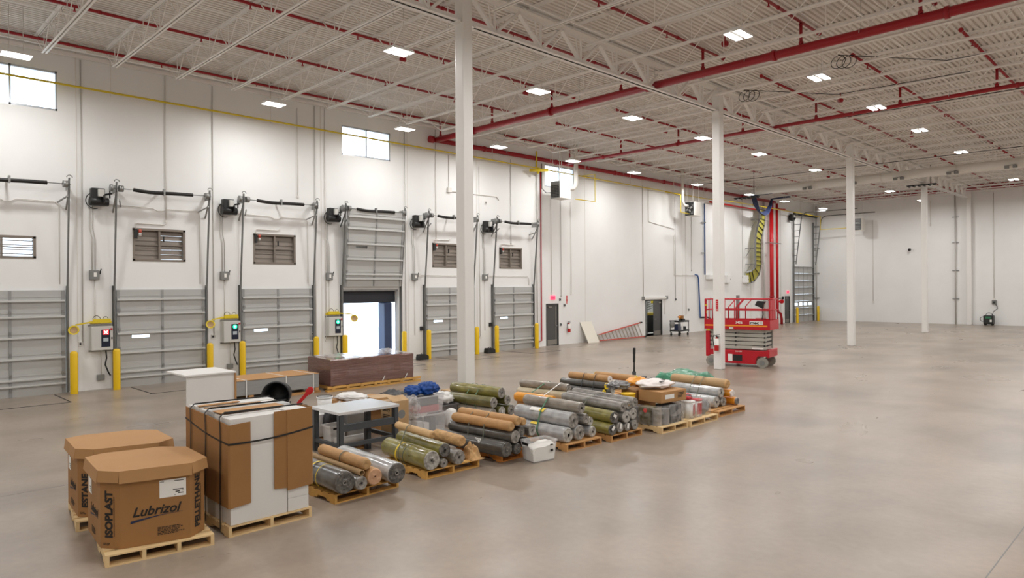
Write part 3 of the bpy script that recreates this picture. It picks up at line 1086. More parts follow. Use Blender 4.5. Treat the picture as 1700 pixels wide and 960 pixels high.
MX = [-23.3, -20.05, -16.87, -13.78, -10.75, -7.79, -4.9, -2.0, 1.0]
for my, r, lb, x0 in ((18.86, .12, 'thick red sprinkler main crossing the ceiling in front of the scissor lift', -23.66), (27.4, .07, 'thinner red sprinkler main crossing the ceiling beyond the scissor lift', -23.66)):
    t = thing('sprinkler_main', (x0, my, 9.42), lb, 'pipe', 'sprinkler mains')
    couplings(MB().cyl((x0 + .1, my, 9.42), (XE - .5, my, 9.42), r, 16), (x0, my, 9.42), (XE - .5, my, 9.42), r, 4.2).build('main_pipe', 'pipe_red', t)
    h = MB()
    for q in range(8):
        xx = x0 + 1.9 + q * 3.1
        h.tube(arc((xx, my, 9.42), r + .02, 0, math.pi, 8, (0, 1, 0), (0, 0, 1)), .01, 5)
        h.cyl((xx, my, 9.42 + r + .02), (xx, my, ZD), .008, 5)
    h.build('hanger_rod', 'conduit_grey', t)
    for x in MX:
        m2 = MB().cyl((x, my, 9.42 + r * .8), (x, my, 10.12), .042, 10).cyl((x, my, 9.42 + r), (x, my, 9.42 + r + .07), .062, 10).cyl((x, my, 10.06), (x, my, 10.1), .055, 10)
        m2.build('riser_pipe', 'pipe_red', t)
names = ['along the dock wall', 'second from the dock wall', 'third from the dock wall', 'just before the girder line', 'just beyond the girder line', 'second beyond the girder line', 'third beyond the girder line', 'fourth beyond the girder line', 'fifth beyond the girder line']
for (ya, yb, gl) in ((-3.0, 20.1, 'near'), (22.75, 42.2, 'middle'), (44.0, 59.3, 'far')):
    for x, nm in zip(MX, names):
        a, b = (x, ya, 10.15), (x, yb, 10.15)
        mb = MB().cyl(a, b, .04, 10).cyl((x, ya - .04, 10.15), (x, ya + .05, 10.15), .06, 10).cyl((x, yb - .05, 10.15), (x, yb + .04, 10.15), .06, 10)
        couplings(mb, a, b, .04, 3.1, .04)
        o = tag(mb.build('sprinkler_branch', 'pipe_red'), 'thin red sprinkler branch pipe %s, in the %s bay' % (nm, gl), 'pipe', 'sprinkler branch pipes')
        q = ya + 1.3
        while q < yb - .2:
            MB().cyl((x, q, 10.15), (x, q, 10.03), .018, 6).cyl((x, q, 10.03), (x, q, 10.015), .04, 8).build('sprinkler_head', 'pipe_red', o)
            q += 3.1
# main along the dock wall
t = thing('sprinkler_main', (-23.66, 18.6, 9.43), 'thick red sprinkler pipe running along the top of the dock wall', 'pipe', 'sprinkler mains')
couplings(MB().cyl((-23.66, 18.75, 9.43), (-23.66, 52.2, 9.43), .1, 14), (-23.66, 18.75, 9.43), (-23.66, 52.2, 9.43), .1, 5).build('main_pipe', 'pipe_red', t)
MB().cyl((-23.66, 18.55, 9.43), (-23.66, 18.75, 9.43), .15, 16).build('end_flange', 'pipe_red', t)
h = MB()
y = 20.0
while y < 52:
    h.tube(arc((-23.66, y, 9.43), .115, -.3, math.pi + .3, 8, (1, 0, 0), (0, 0, 1)), .01, 5)
    h.bar((-23.79, y, 9.43), (-23.7, y, 9.43), .03, .03)
    y += 3.1
h.build('hanger_clamp', 'conduit_grey', t)
# two mains by the far wall
for yy, z, r, lb in ((59.45, 9.92, .1, 'thick red pipe running along the top of the far wall'), (59.2, 10.13, .055, 'thin red pipe above the thick one along the far wall')):
    mb = MB().cyl((-23.2, yy, z), (XE - .5, yy, z), r, 12)
    couplings(mb, (-23.2, yy, z), (XE - .5, yy, z), r, 3.6)
    tag(mb.build('sprinkler_main', 'pipe_red'), lb, 'pipe', 'sprinkler mains')
# the two floor-to-ceiling risers at the far end of the dock wall
t = thing('fire_riser', (XW + .4, 51.0, 0), 'thick bright red vertical fire riser beside the yellow cable tray', 'pipe', 'fire risers')
MB().cyl((XW + .4, 51.0, 0), (XW + .4, 51.0, 9.3), .15, 16).build('riser_pipe', 'pipe_red_bright', t)
MB().cyl((XW + .4, 51.0, .85), (XW + .4, 51.0, 1.0), .21, 16).cyl((XW + .4, 51.0, 1.7), (XW + .4, 51.0, 1.85), .21, 16).cyl((XW + .4, 51.0, 2.1), (XW + .4, 51.0, 2.2), .19, 16).build('flange', 'pipe_red', t)
MB().bar((XW + .02, 50.3, 6.2), (XW + .6, 50.3, 6.2), .05, .05).bar((XW + .6, 50.2, 6.2), (XW + .6, 52.2, 6.2), .05, .05).build('pipe_bracket', 'galvanised', t)
t = thing('fire_riser', (XW + .4, 51.95, 0), 'slimmer bright red vertical riser right of the thick fire riser', 'pipe', 'fire risers')
MB().cyl((XW + .4, 51.95, 1.2), (XW + .4, 51.95, 9.3), .1, 14).tube([(XW + .4, 51.95, 8.9), (XW + .4, 52.5, 8.9), (XW + .4, 53.4, 8.95)], .06, 8).build('riser_pipe', 'pipe_red_bright', t)
MB().tube([(XW + .4, 51.95, 1.2), (XW + .42, 52.0, 1.0), (XW + .5, 52.3, .8), (XW + .5, 52.45, .35), (XW + .5, 52.45, 0)], .1, 10).build('bend', 'pipe_red', t)
MB().cyl((XW + .5, 52.4, 1.75), (XW + .5, 52.55, 1.75), .16, 16).cyl((XW + .4, 51.95, 1.75), (XW + .5, 52.5, 1.75), .07, 8).build('valve', 'pipe_red_bright', t)
MB().cyl((XW + .4, 51.95, 2.0), (XW + .4, 52.9, 2.0), .04, 8).cyl((XW + .4, 52.9, 1.9), (XW + .4, 52.9, 2.15), .08, 10).build('gauge_arm', 'dark_steel', t)
tag(MB().cyl((XW + .2, 50.15, 0), (XW + .2, 50.15, 9.3), .09, 12).build('standpipe', 'conduit_grey'), 'grey vertical pipe between the yellow cable tray and red risers', 'pipe')
tag(MB().tube([(XW + .3, 42, 8.62), (XW + .3, 47, 8.6), (XW + .3, 50.6, 8.6)], .06, 8).build('fire_line', 'pipe_red_bright'), 'short bright red horizontal pipe on the wall leading to the risers', 'pipe')
tag(MB().tube([(XW + .05, 25.66, 8.9), (XW + .05, 25.66, .3), (XW + .05, 25.45, .25)], .03, 8).build('drain_pipe', 'pipe_red'), 'thin red vertical pipe on the wall right of the sixth dock door', 'pipe')
tag(MB().cyl((XW + .05, 25.35, .3), (XW + .05, 25.35, 9.6), .022, 8).build('wall_conduit', 'conduit_grey'), 'grey conduit beside the thin red pipe right of the sixth dock door', 'conduit', 'wall conduits')

# small dark red ceiling devices by the lamps
for x, y, lb in ((-16.4, 11.9, 'nearest in the dock-side row'), (-16.4, 17.0, 'second in the dock-side row'), (-16.4, 25.6, 'third in the dock-side row'), (-16.4, 34.0, 'fourth in the dock-side row'), (-16.4, 43.6, 'last in the dock-side row'),
                 (-9.3, 17.5, 'nearest beyond the columns'), (-9.3, 25.9, 'second beyond the columns'), (-9.3, 34.3, 'third beyond the columns')):
    mb = MB().lathe([(0, 9.92), (.08, 9.92), (.11, 9.97), (.11, 10.03), (.05, 10.08), (.02, 10.1), (.02, ZD)], 8, Matrix.Translation((x * 1.0576, y * 1.0576, 0)), smooth=False)
    tag(mb.build('ceiling_sounder', 'pipe_red'), 'small dark red device hanging below the roof deck, ' + lb, 'ceiling device', 'red ceiling devices')

# ------------------------------------------------------------------ yellow gas line
t = thing('gas_pipe', (-23.5, 20, 8.9), 'long thin yellow gas pipe running high along the dock wall', 'pipe')
mb = MB().tube([(-23.5, -4, 9.06), (-23.5, 12, 8.99), (-23.5, 25, 8.92), (-23.5, 41.4, 8.78)], .032, 8)
mb.build('main_pipe', 'gas_yellow', t)
MB().tube([(-23.5, 25.1, 8.92), (-23.5, 25.1, 9.75)], .04, 8).build('riser_pipe', 'gas_yellow', t)
MB().tube([(-23.5, 24.6, 8.75), (-23.0, 25.4, 8.78)], .07, 10).cyl((-23.3, 25.0, 8.6), (-23.3, 25.0, 8.9), .06, 8).build('regulator', 'gas_yellow', t)
MB().tube([(-23.5, 28.6, 8.9), (-22.6, 28.6, 8.88), (-22.6, 28.6, 7.45), (-22.6, 27.0, 7.45)], .024, 8).build('drop_pipe', 'gas_yellow', t)
MB().tube([(-23.5, 36.6, 8.8), (-22.6, 36.9, 8.55), (-22.6, 36.9, 7.5), (-22.6, 37.9, 7.45)], .03, 8).build('drop_pipe', 'gas_yellow', t)
MB().tube([(-23.5, 41.4, 8.78), (-23.0, 44, 8.77), (-22.95, 50, 8.75), (-22.9, 58.6, 8.7), (-22.7, 58.6, 8.7), (-22.7, 58.6, 7.6), (-21, 58.8, 7.6), (-19.9, 58.8, 7.65)], .032, 8).build('far_run', 'gas_yellow', t)
h = MB()
for y in (6.2, 11.3, 16.8, 22.1, 27.0, 28.9, 33.0, 37.6, 39.3, 41.2, 48.5, 56.5):
    h.cyl((-23.5, y, 8.9), (-23.5, y, ZD - .1), .012, 5)
h.build('hanger_rod', 'conduit_white', t)


# ------------------------------------------------------------------ unit heaters
def heater(x, y, z, label, front):
    t = thing('unit_heater', (x, y, z), label, 'heater', 'hanging unit heaters')
    MB().box(x - .02, x + .62, y - .38, y + .42, z, z + .86).build('casing', 'heater_white', t, bevel=.02)
    g = MB().box(x, x + .6, y - .4, y - .381, z + .02, z + .84)
    g.build('front_plate', 'heater_grey' if front else 'dark_steel', t)
    s = MB()
    for i in range(8):
        for j in range(3):
            s.bar((x + .06 + j * .18, y - .41, z + .1 + i * .075), (x + .2 + j * .18, y - .41, z + .1 + i * .075), .02, .045, up=(0, .6, 1))
    s.build('grille', 'black_plastic' if front else 'galvanised', t)
    if not front:
        MB().cyl((x + .3, y - .43, z + .42), (x + .3, y - .4, z + .42), .27, 20).build('fan_guard', 'black_plastic', t)
        b = MB()
        for i in range(4):
            a = i * math.pi / 2 + .4
            b.bar((x + .3, y - .44, z + .42), (x + .3 + .24 * math.cos(a), y - .44, z + .42 + .24 * math.sin(a)), .1, .012, up=(0, 1, 0))
        b.build('fan_blade', 'galvanised', t)
    p = MB()
    for dx in (.08, .52):
        for dy in (-.3, .34):
            p.cyl((x + dx, y + dy, z + .86), (x + dx, y + dy, ZD), .012, 5)
    p.build('hanger_rod', 'conduit_white', t)
    return t


t = heater(-22.9, 25.85, 7.35, 'white unit heater with black louvered face hanging by the third high window', True)
MB().tube([(-22.6, 26.3, 7.95), (-22.6, 26.8, 7.95), (-22.6, 27.0, 8.1), (-22.6, 27.06, 8.3), (-22.6, 27.06, 10.2)], .11, 14).build('flue_pipe', 'heater_white', t)
MB().tube([(XW + .05, 25.75, 9.25), (XW + .05, 25.75, 8.0), (XW + .3, 25.8, 7.75), (-22.9, 25.9, 7.72)], .025, 6).build('conduit', 'galvanised', t)
t = heater(-22.9, 38.3, 7.35, 'white unit heater with an exposed fan hanging left of the blue pipe', False)
MB().tube([(-22.7, 37.9, 7.95), (-22.7, 37.45, 7.98), (-22.7, 37.3, 8.2), (-22.7, 37.3, 10.2)], .09, 12).build('flue_pipe', 'heater_white', t)
t = thing('unit_heater', (-19.8, 59.2, 7.35), 'grey unit heater hanging at the far wall behind the third column', 'heater', 'hanging unit heaters')
MB().box(-20.1, -19.5, 58.75, 59.4, 7.35, 8.35).build('casing', 'heater_white', t, bevel=.02)
MB().box(-20.04, -19.56, 58.73, 58.749, 7.4, 8.3).build('front_plate', 'dark_steel', t)
s = MB()
for i in range(8):
    s.bar((-20.0, 58.71, 7.5 + i * .1), (-19.6, 58.71, 7.5 + i * .1), .04, .03)
s.build('grille', 'galvanised', t)
MB().cyl((-19.9, 59.0, 8.35), (-19.9, 59.0, ZD), .012, 5).cyl((-19.6, 59.2, 8.35), (-19.6, 59.2, ZD), .012, 5).build('hanger_rod', 'conduit_white', t)

# ------------------------------------------------------------------ round white duct across the hall
t = thing('air_duct', (-5, 42.0, 9.0), 'long round white air duct crossing the hall under the roof', 'duct')
MB().cyl((-20.2, 42.0, 8.99), (XE - .4, 42.0, 8.99), .235, 28).build('duct_tube', 'duct_white', t)
mb = MB()
for x in (-20.2, -16.6, -12.9, -9.3, -5.7, -2.0, 1.6, 5.2):
    mb.cyl((x - .03, 42.0, 8.99), (x + .03, 42.0, 8.99), .25, 28)
mb.build('seam_band', 'duct_white', t)
for x in (-16.9, -14.4, -11.95, -9.4, -6.9):
    MB().cyl((x, 42.0, 9.22), (x, 42.0, ZD), .014, 6).build('hanger', 'conduit_white', t)
    MB().box(x - .26, x - .08, 41.6, 41.76, 8.72, 8.86).box(x + .08, x + .26, 41.6, 41.76, 8.72, 8.86).bar((x - .2, 41.7, 8.85), (x + .2, 41.75, 8.9), .02, .02).build('nozzle', 'box_grey', t)
for x, y, z, lb in ((-20.9, 42.0, 8.66, 'at the dock-side end of the round white duct'), (-12.45, 47.9, 9.11, 'at the top of the fourth column')):
    mb = MB().bar((x - .8, y, z), (x + .8, y, z), .3, .05)
    for q in range(6):
        mb.bar((x - .7 + q * .28, y - .2, z - .05), (x - .7 + q * .28, y + .2, z - .05), .06, .08)
    mb.cyl((x + .5, y, z), (x + .5, y, ZD - .004), .02, 6)
    tag(mb.build('cable_rack', 'dark_steel'), 'dark flat cable rack hanging ' + lb, 'cable rack', 'dark cable racks')

# ------------------------------------------------------------------ blue pipes and small wall gear in the middle of the dock wall
t = tag(MB().tube([(XW + .08, 41.7, 8.5), (XW + .08, 41.7, 3.75)], .045, 8).build('blue_pipe', 'pipe_blue'), 'tall dark blue vertical pipe on the wall right of the second unit heater', 'pipe', 'blue wall pipes')
MB().cyl((XW + .08, 41.7, 7.2), (XW + .08, 41.7, 7.26), .09, 8).bar((XW + .04, 41.3, 7.22), (XW + .1, 41.7, 7.22), .05, .05).bar((XW + .04, 41.3, 5.2), (XW + .1, 41.7, 5.2), .05, .05).build('clamp', 'galvanised', t)
t = tag(MB().tube([(XW + .08, 40.45, 3.75), (XW + .08, 40.75, 3.7), (XW + .08, 40.85, 3.5), (XW + .08, 41.05, .95), (XW + .08, 41.05, .9)], .045, 8).build('blue_pipe', 'pipe_blue'), 'lower dark blue pipe ending near the floor left of the scissor lift', 'pipe', 'blue wall pipes')
MB().tube([(XW + .08, 41.05, .92), (XW + .08, 42.0, .9), (XW + .15, 42.4, .75)], .05, 8).cyl((XW + .15, 41.5, .1), (XW + .15, 41.5, .85), .02, 6).cyl((XW + .15, 42.3, .2), (XW + .15, 42.3, 2.2), .025, 6).build('valve_manifold', 'dark_steel', t)
MB().box(XW + .05, XW + .3, 41.9, 42.3, 0, .22).build('drain_pot', 'gas_yellow', t, bevel=.02)
t = thing('wall_cabinet', (XW, 42.6, 3.45), 'small white wall cabinet below the tall blue pipe', 'cabinet')
MB().box(XW, XW + .3, 41.9, 43.4, 3.45, 3.75).build('body', 'white_plastic', t, bevel=.02)
MB().box(XW + .3, XW + .31, 42.6, 42.62, 3.47, 3.73).build('door_seam', 'conduit_grey', t)
tag(MB().tube([(XW + .03, 38.0, 6.2), (XW + .03, 38.0, 3.7), (XW + .03, 40.4, 3.7)], .018, 6).build('sensor_conduit', 'conduit_white'), 'white L-shaped conduit leading to the lower blue pipe', 'conduit')
tag(MB().tube([(XW + .03, 35.2, 9.0), (XW + .03, 35.2, 6.9), (XW + .03, 38.0, 6.6)], .018, 6).build('sensor_conduit', 'conduit_white'), 'white L-shaped conduit high on the wall left of the second unit heater', 'conduit')
tag(MB().tube([(XW + .03, 19.7, 8.9), (XW + .03, 19.7, 7.35), (XW + .03, 19.75, 7.3), (XW + .03, 22.6, 7.3), (XW + .03, 22.75, 7.15)], .02, 6).box(XW + .004, XW + .1, 19.6, 19.8, 7.25, 7.45).build('sensor_conduit', 'conduit_white'), 'white L-shaped conduit on the wall above the fifth dock door', 'conduit')
for y, lb in ((44.7, 'left one of the white wall cabinets'), (47.35, 'white wall cabinet left of the yellow tray')):
    t = thing('wall_cabinet', (XW, y, 3.2), ('white wall cabinet above the scissor lift platform' if y < 45 else 'white wall cabinet just left of the yellow cable tray'), 'cabinet')
    MB().box(XW, XW + .25, y - .25, y + .25, 3.2, 3.75).build('body', 'white_plastic', t, bevel=.015)
    MB().box(XW + .25, XW + .26, y + .15, y + .18, 3.4, 3.5).build('latch', 'dark_steel', t)

# yellow-lined cable tray snaking down the wall
t = thing('cable_tray', (XW + .45, 49, 3.5), 'yellow-lined ladder cable tray bending down the dock wall', 'cable tray')
path = [(XW + .5, 49.25, 8.6), (XW + .5, 49.22, 7.9), (XW + .5, 49.15, 7.6), (XW + .5, 48.75, 6.9), (XW + .5, 48.58, 6.45), (XW + .5, 48.53, 6.1), (XW + .5, 48.53, 4.5), (XW + .45, 48.4, 4.05), (XW + .35, 48.0, 3.7), (XW + .2, 47.4, 3.55)]
hw = .42
bed = MB()
rails = [MB(), MB()]
n = len(path)
L, Rr = [], []
for i, p in enumerate(path):
    p = Vector(p)
    d = (Vector(path[min(i + 1, n - 1)]) - Vector(path[max(i - 1, 0)])).normalized()
    side = Vector((0, -d.z, d.y)).normalized()
    L.append(p - side * hw)
    Rr.append(p + side * hw)
for i in range(n - 1):
    bed.add([L[i], Rr[i], Rr[i + 1], L[i + 1], L[i] - Vector((.05, 0, 0)), Rr[i] - Vector((.05, 0, 0)), Rr[i + 1] - Vector((.05, 0, 0)), L[i + 1] - Vector((.05, 0, 0))], [(0, 1, 2, 3), (7, 6, 5, 4), (0, 4, 5, 1), (2, 6, 7, 3), (1, 5, 6, 2), (3, 7, 4, 0)])
bed.build('cable_bed', 'tray_yellow', t)
for s, rl in ((0, L), (1, Rr)):
    mb = MB()
    for i in range(n - 1):
        mb.bar(rl[i], rl[i + 1], .14, .04, up=(0, 1, 0))
    mb.build('side_rail', 'galvanised', t)
mb = MB()
tot = 0
for i in range(n - 1):
    seg = (Vector(path[i + 1]) - Vector(path[i])).length
    k = max(1, int(seg / .3))
    for q in range(k):
        f = q / k
        mb.bar(L[i].lerp(L[i + 1], f) + Vector((.04, 0, 0)), Rr[i].lerp(Rr[i + 1], f) + Vector((.04, 0, 0)), .04, .04)
mb.build('rungs', 'dark_steel', t)
mb = MB()
for y, z in ((49.3, 7.85), (48.4, 5.7), (48.4, 4.55)):
    mb.bar((XW + .4, y - .9, z), (XW + .4, y + 1.1, z), .05, .05).bar((XW, y - .8, z), (XW + .45, y - .8, z), .05, .05).bar((XW + .02, y - .8, z - .6), (XW + .42, y - .8, z), .03, .03)
mb.build('support_bracket', 'galvanised', t)
c = MB()
for q in range(5):
    o = q * .05
    c.tube([(XW + 2.3, 46.9 + o * .4, 9.45), (XW + .9 + o, 46.75 + o, 9.4), (XW + .9 + o, 47.1 + o, 8.8), (XW + .9 + o, 47.7, 8.4 - o), (XW + .9 + o, 48.4, 8.3 - o), (XW + .9 + o, 49.0, 8.45 - o), (XW + .9 + o, 49.55, 8.9), (XW + .9 + o, 49.9 - o, 9.4), (XW + 2.3, 50.0 - o, 9.45)], .05, 6)
tag(c.build('cable_loop', 'cable_blue'), 'thick loop of dark blue cables hanging from the white duct to the tray', 'cable')

# ------------------------------------------------------------------ personnel doors
def exit_sign(y, label):
    t = thing('exit_sign', (XW, y, 2.36), label, 'exit sign', 'lit exit signs')
    MB().box(XW + .005, XW + .05, y - .17, y + .17, 2.36, 2.56).build('body', 'exit_glow', t, bevel=.01)
    text_mb('EXIT', .13, (XW + .05, y, 2.41), (0, 1, 0), (0, 0, 1), .003, .02, align='CENTER').build('lettering', 'sign_red', t)


def leaf_door(root, p, ang, wd, ht):
    """leaf hinged at p, swinging round z; ang 0 lies along +y"""
    M = yaw_m(p, ang)
    MB().box(-.045, 0, 0, wd, .012, ht, M).build('leaf', 'exit_door', root)
    MB().box(0, .006, .06, wd - .06, .04, .3, M).build('kick_plate', 'kick_plate', root)
    MB().cyl(M @ Vector((0, wd - .09, 1.0)), M @ Vector((.06, wd - .09, 1.0)), .025, 8).cyl(M @ Vector((.055, wd - .09, 1.0)), M @ Vector((.055, wd - .2, 1.0)), .012, 6).build('handle', 'galvanised', root)
    MB().box(0, .06, .1, .36, ht - .16, ht - .08, M).build('door_closer', 'kick_plate', root)
    return M


r8 = sroot('door_8', (XW, 26.52, 0))
mb = MB()
for a, b, c, d in ((26.04, 26.1, 0, 2.15), (26.94, 27.0, 0, 2.15), (26.04, 27.0, 2.09, 2.15)):
    mb.box(XW - .12, XW + .015, a, b, c, d)
mb.build('door_frame', 'exit_frame', r8)
leaf_door(r8, (XW - .02, 26.1, 0), 0, .84, 2.09)
MB().box(XW - .018, XW - .008, 26.78, 26.83, .3, 2.0).build('astragal', 'kick_plate', r8)
exit_sign(26.55, 'lit red exit sign above the grey door beside the sixth dock door')

r9 = sroot('door_9', (XW, 35.75, 0))
mb = MB()
for a, b, c, d in ((34.84, 34.9, 0, 2.18), (36.58, 36.64, 0, 2.18), (34.84, 36.64, 2.12, 2.18)):
    mb.box(XW - .22, XW + .015, a, b, c, d)
mb.build('door_frame', 'exit_frame', r9)
M = yaw_m((XW - .04, 36.57, 0), R(8))
MB().box(-.045, 0, -.98, 0, .012, 2.12, M).build('leaf', 'exit_door', r9)
MB().box(0, .006, -.92, -.06, .04, .3, M).build('kick_plate', 'kick_plate', r9)
MB().cyl(M @ Vector((0, -.9, 1.0)), M @ Vector((.06, -.9, 1.0)), .025, 8).cyl(M @ Vector((.055, -.9, 1.0)), M @ Vector((.055, -.78, 1.0)), .012, 6).build('handle', 'galvanised', r9)
MB().box(0, .06, -.36, -.1, 1.96, 2.04, M).build('door_closer', 'kick_plate', r9)
MB().box(XW - .25, XW - .05, 36.42, 36.58, 0, 2.12).build('open_leaf', 'exit_frame', r9)
t = tag(MB().box(XW + .005, XW + .1, 34.5, 37.1, 2.22, 2.36).build('door_canopy', 'column_white', bevel=.01), 'white horizontal header track above the half-open double door', 'header track')
MB().box(XW + .0, XW + .14, 34.48, 34.6, 2.2, 2.4).box(XW + .0, XW + .14, 37.0, 37.12, 2.2, 2.4).build('end_cap', 'box_grey', t)
# the lit room behind the half-open door
yb0, yb1 = 33.6, 41.0
st = MB()
st.box(XW - 4.0, XW - 3.9, yb0, yb1, -.02, 3.0).box(XW - 4.0, XW - .25, yb0 - .1, yb0, -.02, 3.0).box(XW - 4.0, XW - .25, yb1, yb1 + .1, -.02, 3.0).box(XW - 4.0, XW - .25, yb0, yb1, 2.9, 3.0).box(XW - 4.0, XW - .25, yb0, yb1, -.1, 0.0)
struct(st.build('wall_closet', 'wall_paint'))
t = thing('storage_rack', (XW - 1.6, 35.9, 0), 'yellow and black storage rack seen through the half-open door', 'rack')
MB().box(XW - 1.9, XW - 1.2, 35.2, 36.7, 1.2, 1.32).build('shelf_beam', 'gas_yellow', t)
MB().box(XW - 1.9, XW - 1.2, 35.25, 36.65, .12, 1.16).build('dark_load', 'black_plastic', t, bevel=.02)
for yy in (35.15, 36.0):
    MB().box(XW - 1.3, XW - 1.2, yy, yy + .08, 0, 2.4).build('post', 'galvanised', t)
MB().box(XW - 1.3, XW - 1.1, 35.75, 36.05, 1.95, 2.3).build('yellow_case', 'gas_yellow', t, bevel=.02)
b = MB()
for q in range(5):
    b.bar((XW - 1.4, 35.0, 1.45 + q * .14), (XW - 1.4, 36.1, 1.65 + q * .14), .03, .03)
b.build('coiled_hose', 'dark_steel', t)
t.location += Vector((.45, .95, 0))
ld = bpy.data.lights.new('room_lamp', 'AREA')
ld.shape = 'RECTANGLE'
ld.size, ld.size_y, ld.energy = 1.0, .3, 60
t = thing('room_lamp', (XW - 2.2, 35.9, 2.86), 'ceiling strip lamp of the room behind the half-open door', 'ceiling light')
MB().box(XW - 2.8, XW - 1.6, 35.7, 36.1, 2.84, 2.895).build('housing', 'white_plastic', t)
lo = bpy.data.objects.new('room_lamp_light', ld)
COL.objects.link(lo)
lo.parent = t
lo.location = (0, 0, -.03)

r10 = sroot('door_10', (XW, 54.6, 0))
mb = MB()
for a, b, c, d in ((54.15, 54.21, 0, 2.15), (55.04, 55.1, 0, 2.15), (54.15, 55.1, 2.09, 2.15)):
    mb.box(XW - .12, XW + .015, a, b, c, d)
mb.build('door_frame', 'exit_frame', r10)
leaf_door(r10, (XW - .02, 54.21, 0), 0, .83, 2.09)
exit_sign(54.7, 'lit red exit sign above the far grey door beside the drive-in door')


# fire extinguishers
def extinguisher(p, ax, label):
    """ax: direction pointing off the wall"""
    p = Vector(p)
    ax = Vector(ax)
    sd = Vector((0, 0, 1)).cross(ax)
    t = thing('fire_extinguisher', p, label, 'fire extinguisher', 'fire extinguishers')
    c = p + ax * .1
    MB().lathe([(.0, 0), (.075, 0), (.08, .02), (.08, .38), (.06, .43), (.025, .46), (.025, .49)], 18, Matrix.Translation(c)).build('cylinder', 'extinguisher_red', t)
    MB().lathe([(.0815, .2), (.0815, .42), (.064, .435)], 18, Matrix.Translation(c)).build('label_sleeve', 'paper_white', t)
    MB().cyl(c + Vector((0, 0, .48)), c + Vector((0, 0, .56)), .02, 8).bar(c + Vector((0, 0, .55)) - sd * .02, c + Vector((0, 0, .59)) + sd * .13, .02, .015).bar(c + Vector((0, 0, .52)), c + Vector((0, 0, .52)) + sd * .12, .02, .012).build('valve_handle', 'dark_steel', t)
    MB().tube([c + Vector((0, 0, .53)), c + Vector((0, 0, .56)) - sd * .1, c + Vector((0, 0, .45)) - sd * .14, c + Vector((0, 0, .2)) - sd * .11, c + Vector((0, 0, .12)) - sd * .09], .013, 8).build('hose', 'black_rubber', t)
    MB().box(-.03, .03, -.03, .03, 0, .2, Matrix.Translation(p + Vector((0, 0, .3)) + ax * .034)).build('wall_bracket', 'dark_steel', t)
    return t


extinguisher((XW, 27.72, .62), (1, 0, 0), 'red fire extinguisher on the dock wall right of the first grey exit door')
extinguisher((-12.42, 22.70, .68), (0, -1, 0), 'red fire extinguisher on the white column in front of the scissor lift')


def vertical_sign(p, u, n, label):
    p, u, n = Vector(p), Vector(u), Vector(n)
    t = thing('extinguisher_sign', p, label, 'sign', 'fire extinguisher signs')
    M = frame_m(p + n * .004, u, (0, 0, 1))
    MB().prism([(-.075, 0), (.075, 0), (.075, .45), (-.075, .45)], 0, .004, M).build('plate', 'paper_white', t)
    MB().prism([(-.05, .03), (.05, .03), (.05, .44), (-.05, .44)], .005, .006, M).build('red_band', 'sign_red', t)
    c = MB()
    for i in range(4):
        c.prism([(-.028, .13 + i * .075), (.028, .13 + i * .075), (.028, .145 + i * .075), (-.028, .145 + i * .075)], .007, .008, M)
    c.prism([(0, .05), (.03, .09), (-.03, .09)], .007, .008, M)
    c.build('white_marks', 'paper_white', t)


vertical_sign((-12.44, 22.70, 2.07), (1, 0, 0), (0, -1, 0), 'red and white vertical sign on the column in front of the scissor lift')
vertical_sign((XW, 27.66, 2.1), (0, 1, 0), (1, 0, 0), 'red vertical sign above the wall extinguisher')
for y, z, lb in ((27.1, 2.28, 'fire alarm pull box right of the first exit sign'), (27.45, 1.98, 'small round alarm horn right of the first grey exit door'), (27.15, .98, 'small grey handle box right of the first grey exit door'), (38.15, 2.1, 'small grey box at the end of the conduit left of the tool cart'), (39.7, 1.4, 'small dark knob on the wall above the tool cart')):
    t = thing('wall_device', (XW, y, z), lb, 'wall device', 'small wall devices')
    MB().box(XW, XW + .05, y - .06, y + .06, z, z + .14).build('box', 'box_grey', t, bevel=.01)
    MB().cyl((XW + .05, y, z + .07), (XW + .075, y, z + .07), .03, 10).build('button', 'dark_steel', t)

# ------------------------------------------------------------------ far drive-in door (tall, with standard-lift tracks)
r7 = sroot('door_7', (XW, 57.7, 0))
y0, y1, H7 = 55.7, 59.5, 4.55
for q in range(8):
    z0, z1 = q * H7 / 8 + .005, (q + 1) * H7 / 8 - .005
    if q == 2:
        m7 = MB()
        wins = [(y0 + .12 + i * .94, y0 + .12 + i * .94 + .7) for i in range(4)]
        prev = y0
        for a, b in wins:
            m7.box(XW + .02, XW + .07, prev, a, z0, z1)
            m7.box(XW + .02, XW + .07, a, b, z0, z0 + .18).box(XW + .02, XW + .07, a, b, z1 - .14, z1)
            prev = b
        m7.box(XW + .02, XW + .07, prev, y1, z0, z1)
        m7.build('door_section', 'door_grey', r7)
        for a, b in wins:
            MB().box(XW + .03, XW + .035, a, b, z0 + .18, z1 - .14).build('vision_pane', 'window_glass', r7)
    else:
        MB().box(XW + .02, XW + .07, y0, y1, z0, z1).build('door_section', 'door_grey', r7)
    MB().box(XW + .07, XW + .15, y0, y1, z1 - .08, z1 - .03).build('strut', 'stile_grey', r7)
for i in range(5):
    yy = y0 + .05 + i * (y1 - y0 - .1) / 4
    MB().box(XW + .07, XW + .09, yy - .03, yy + .03, 0, H7).build('stile', 'stile_grey', r7)
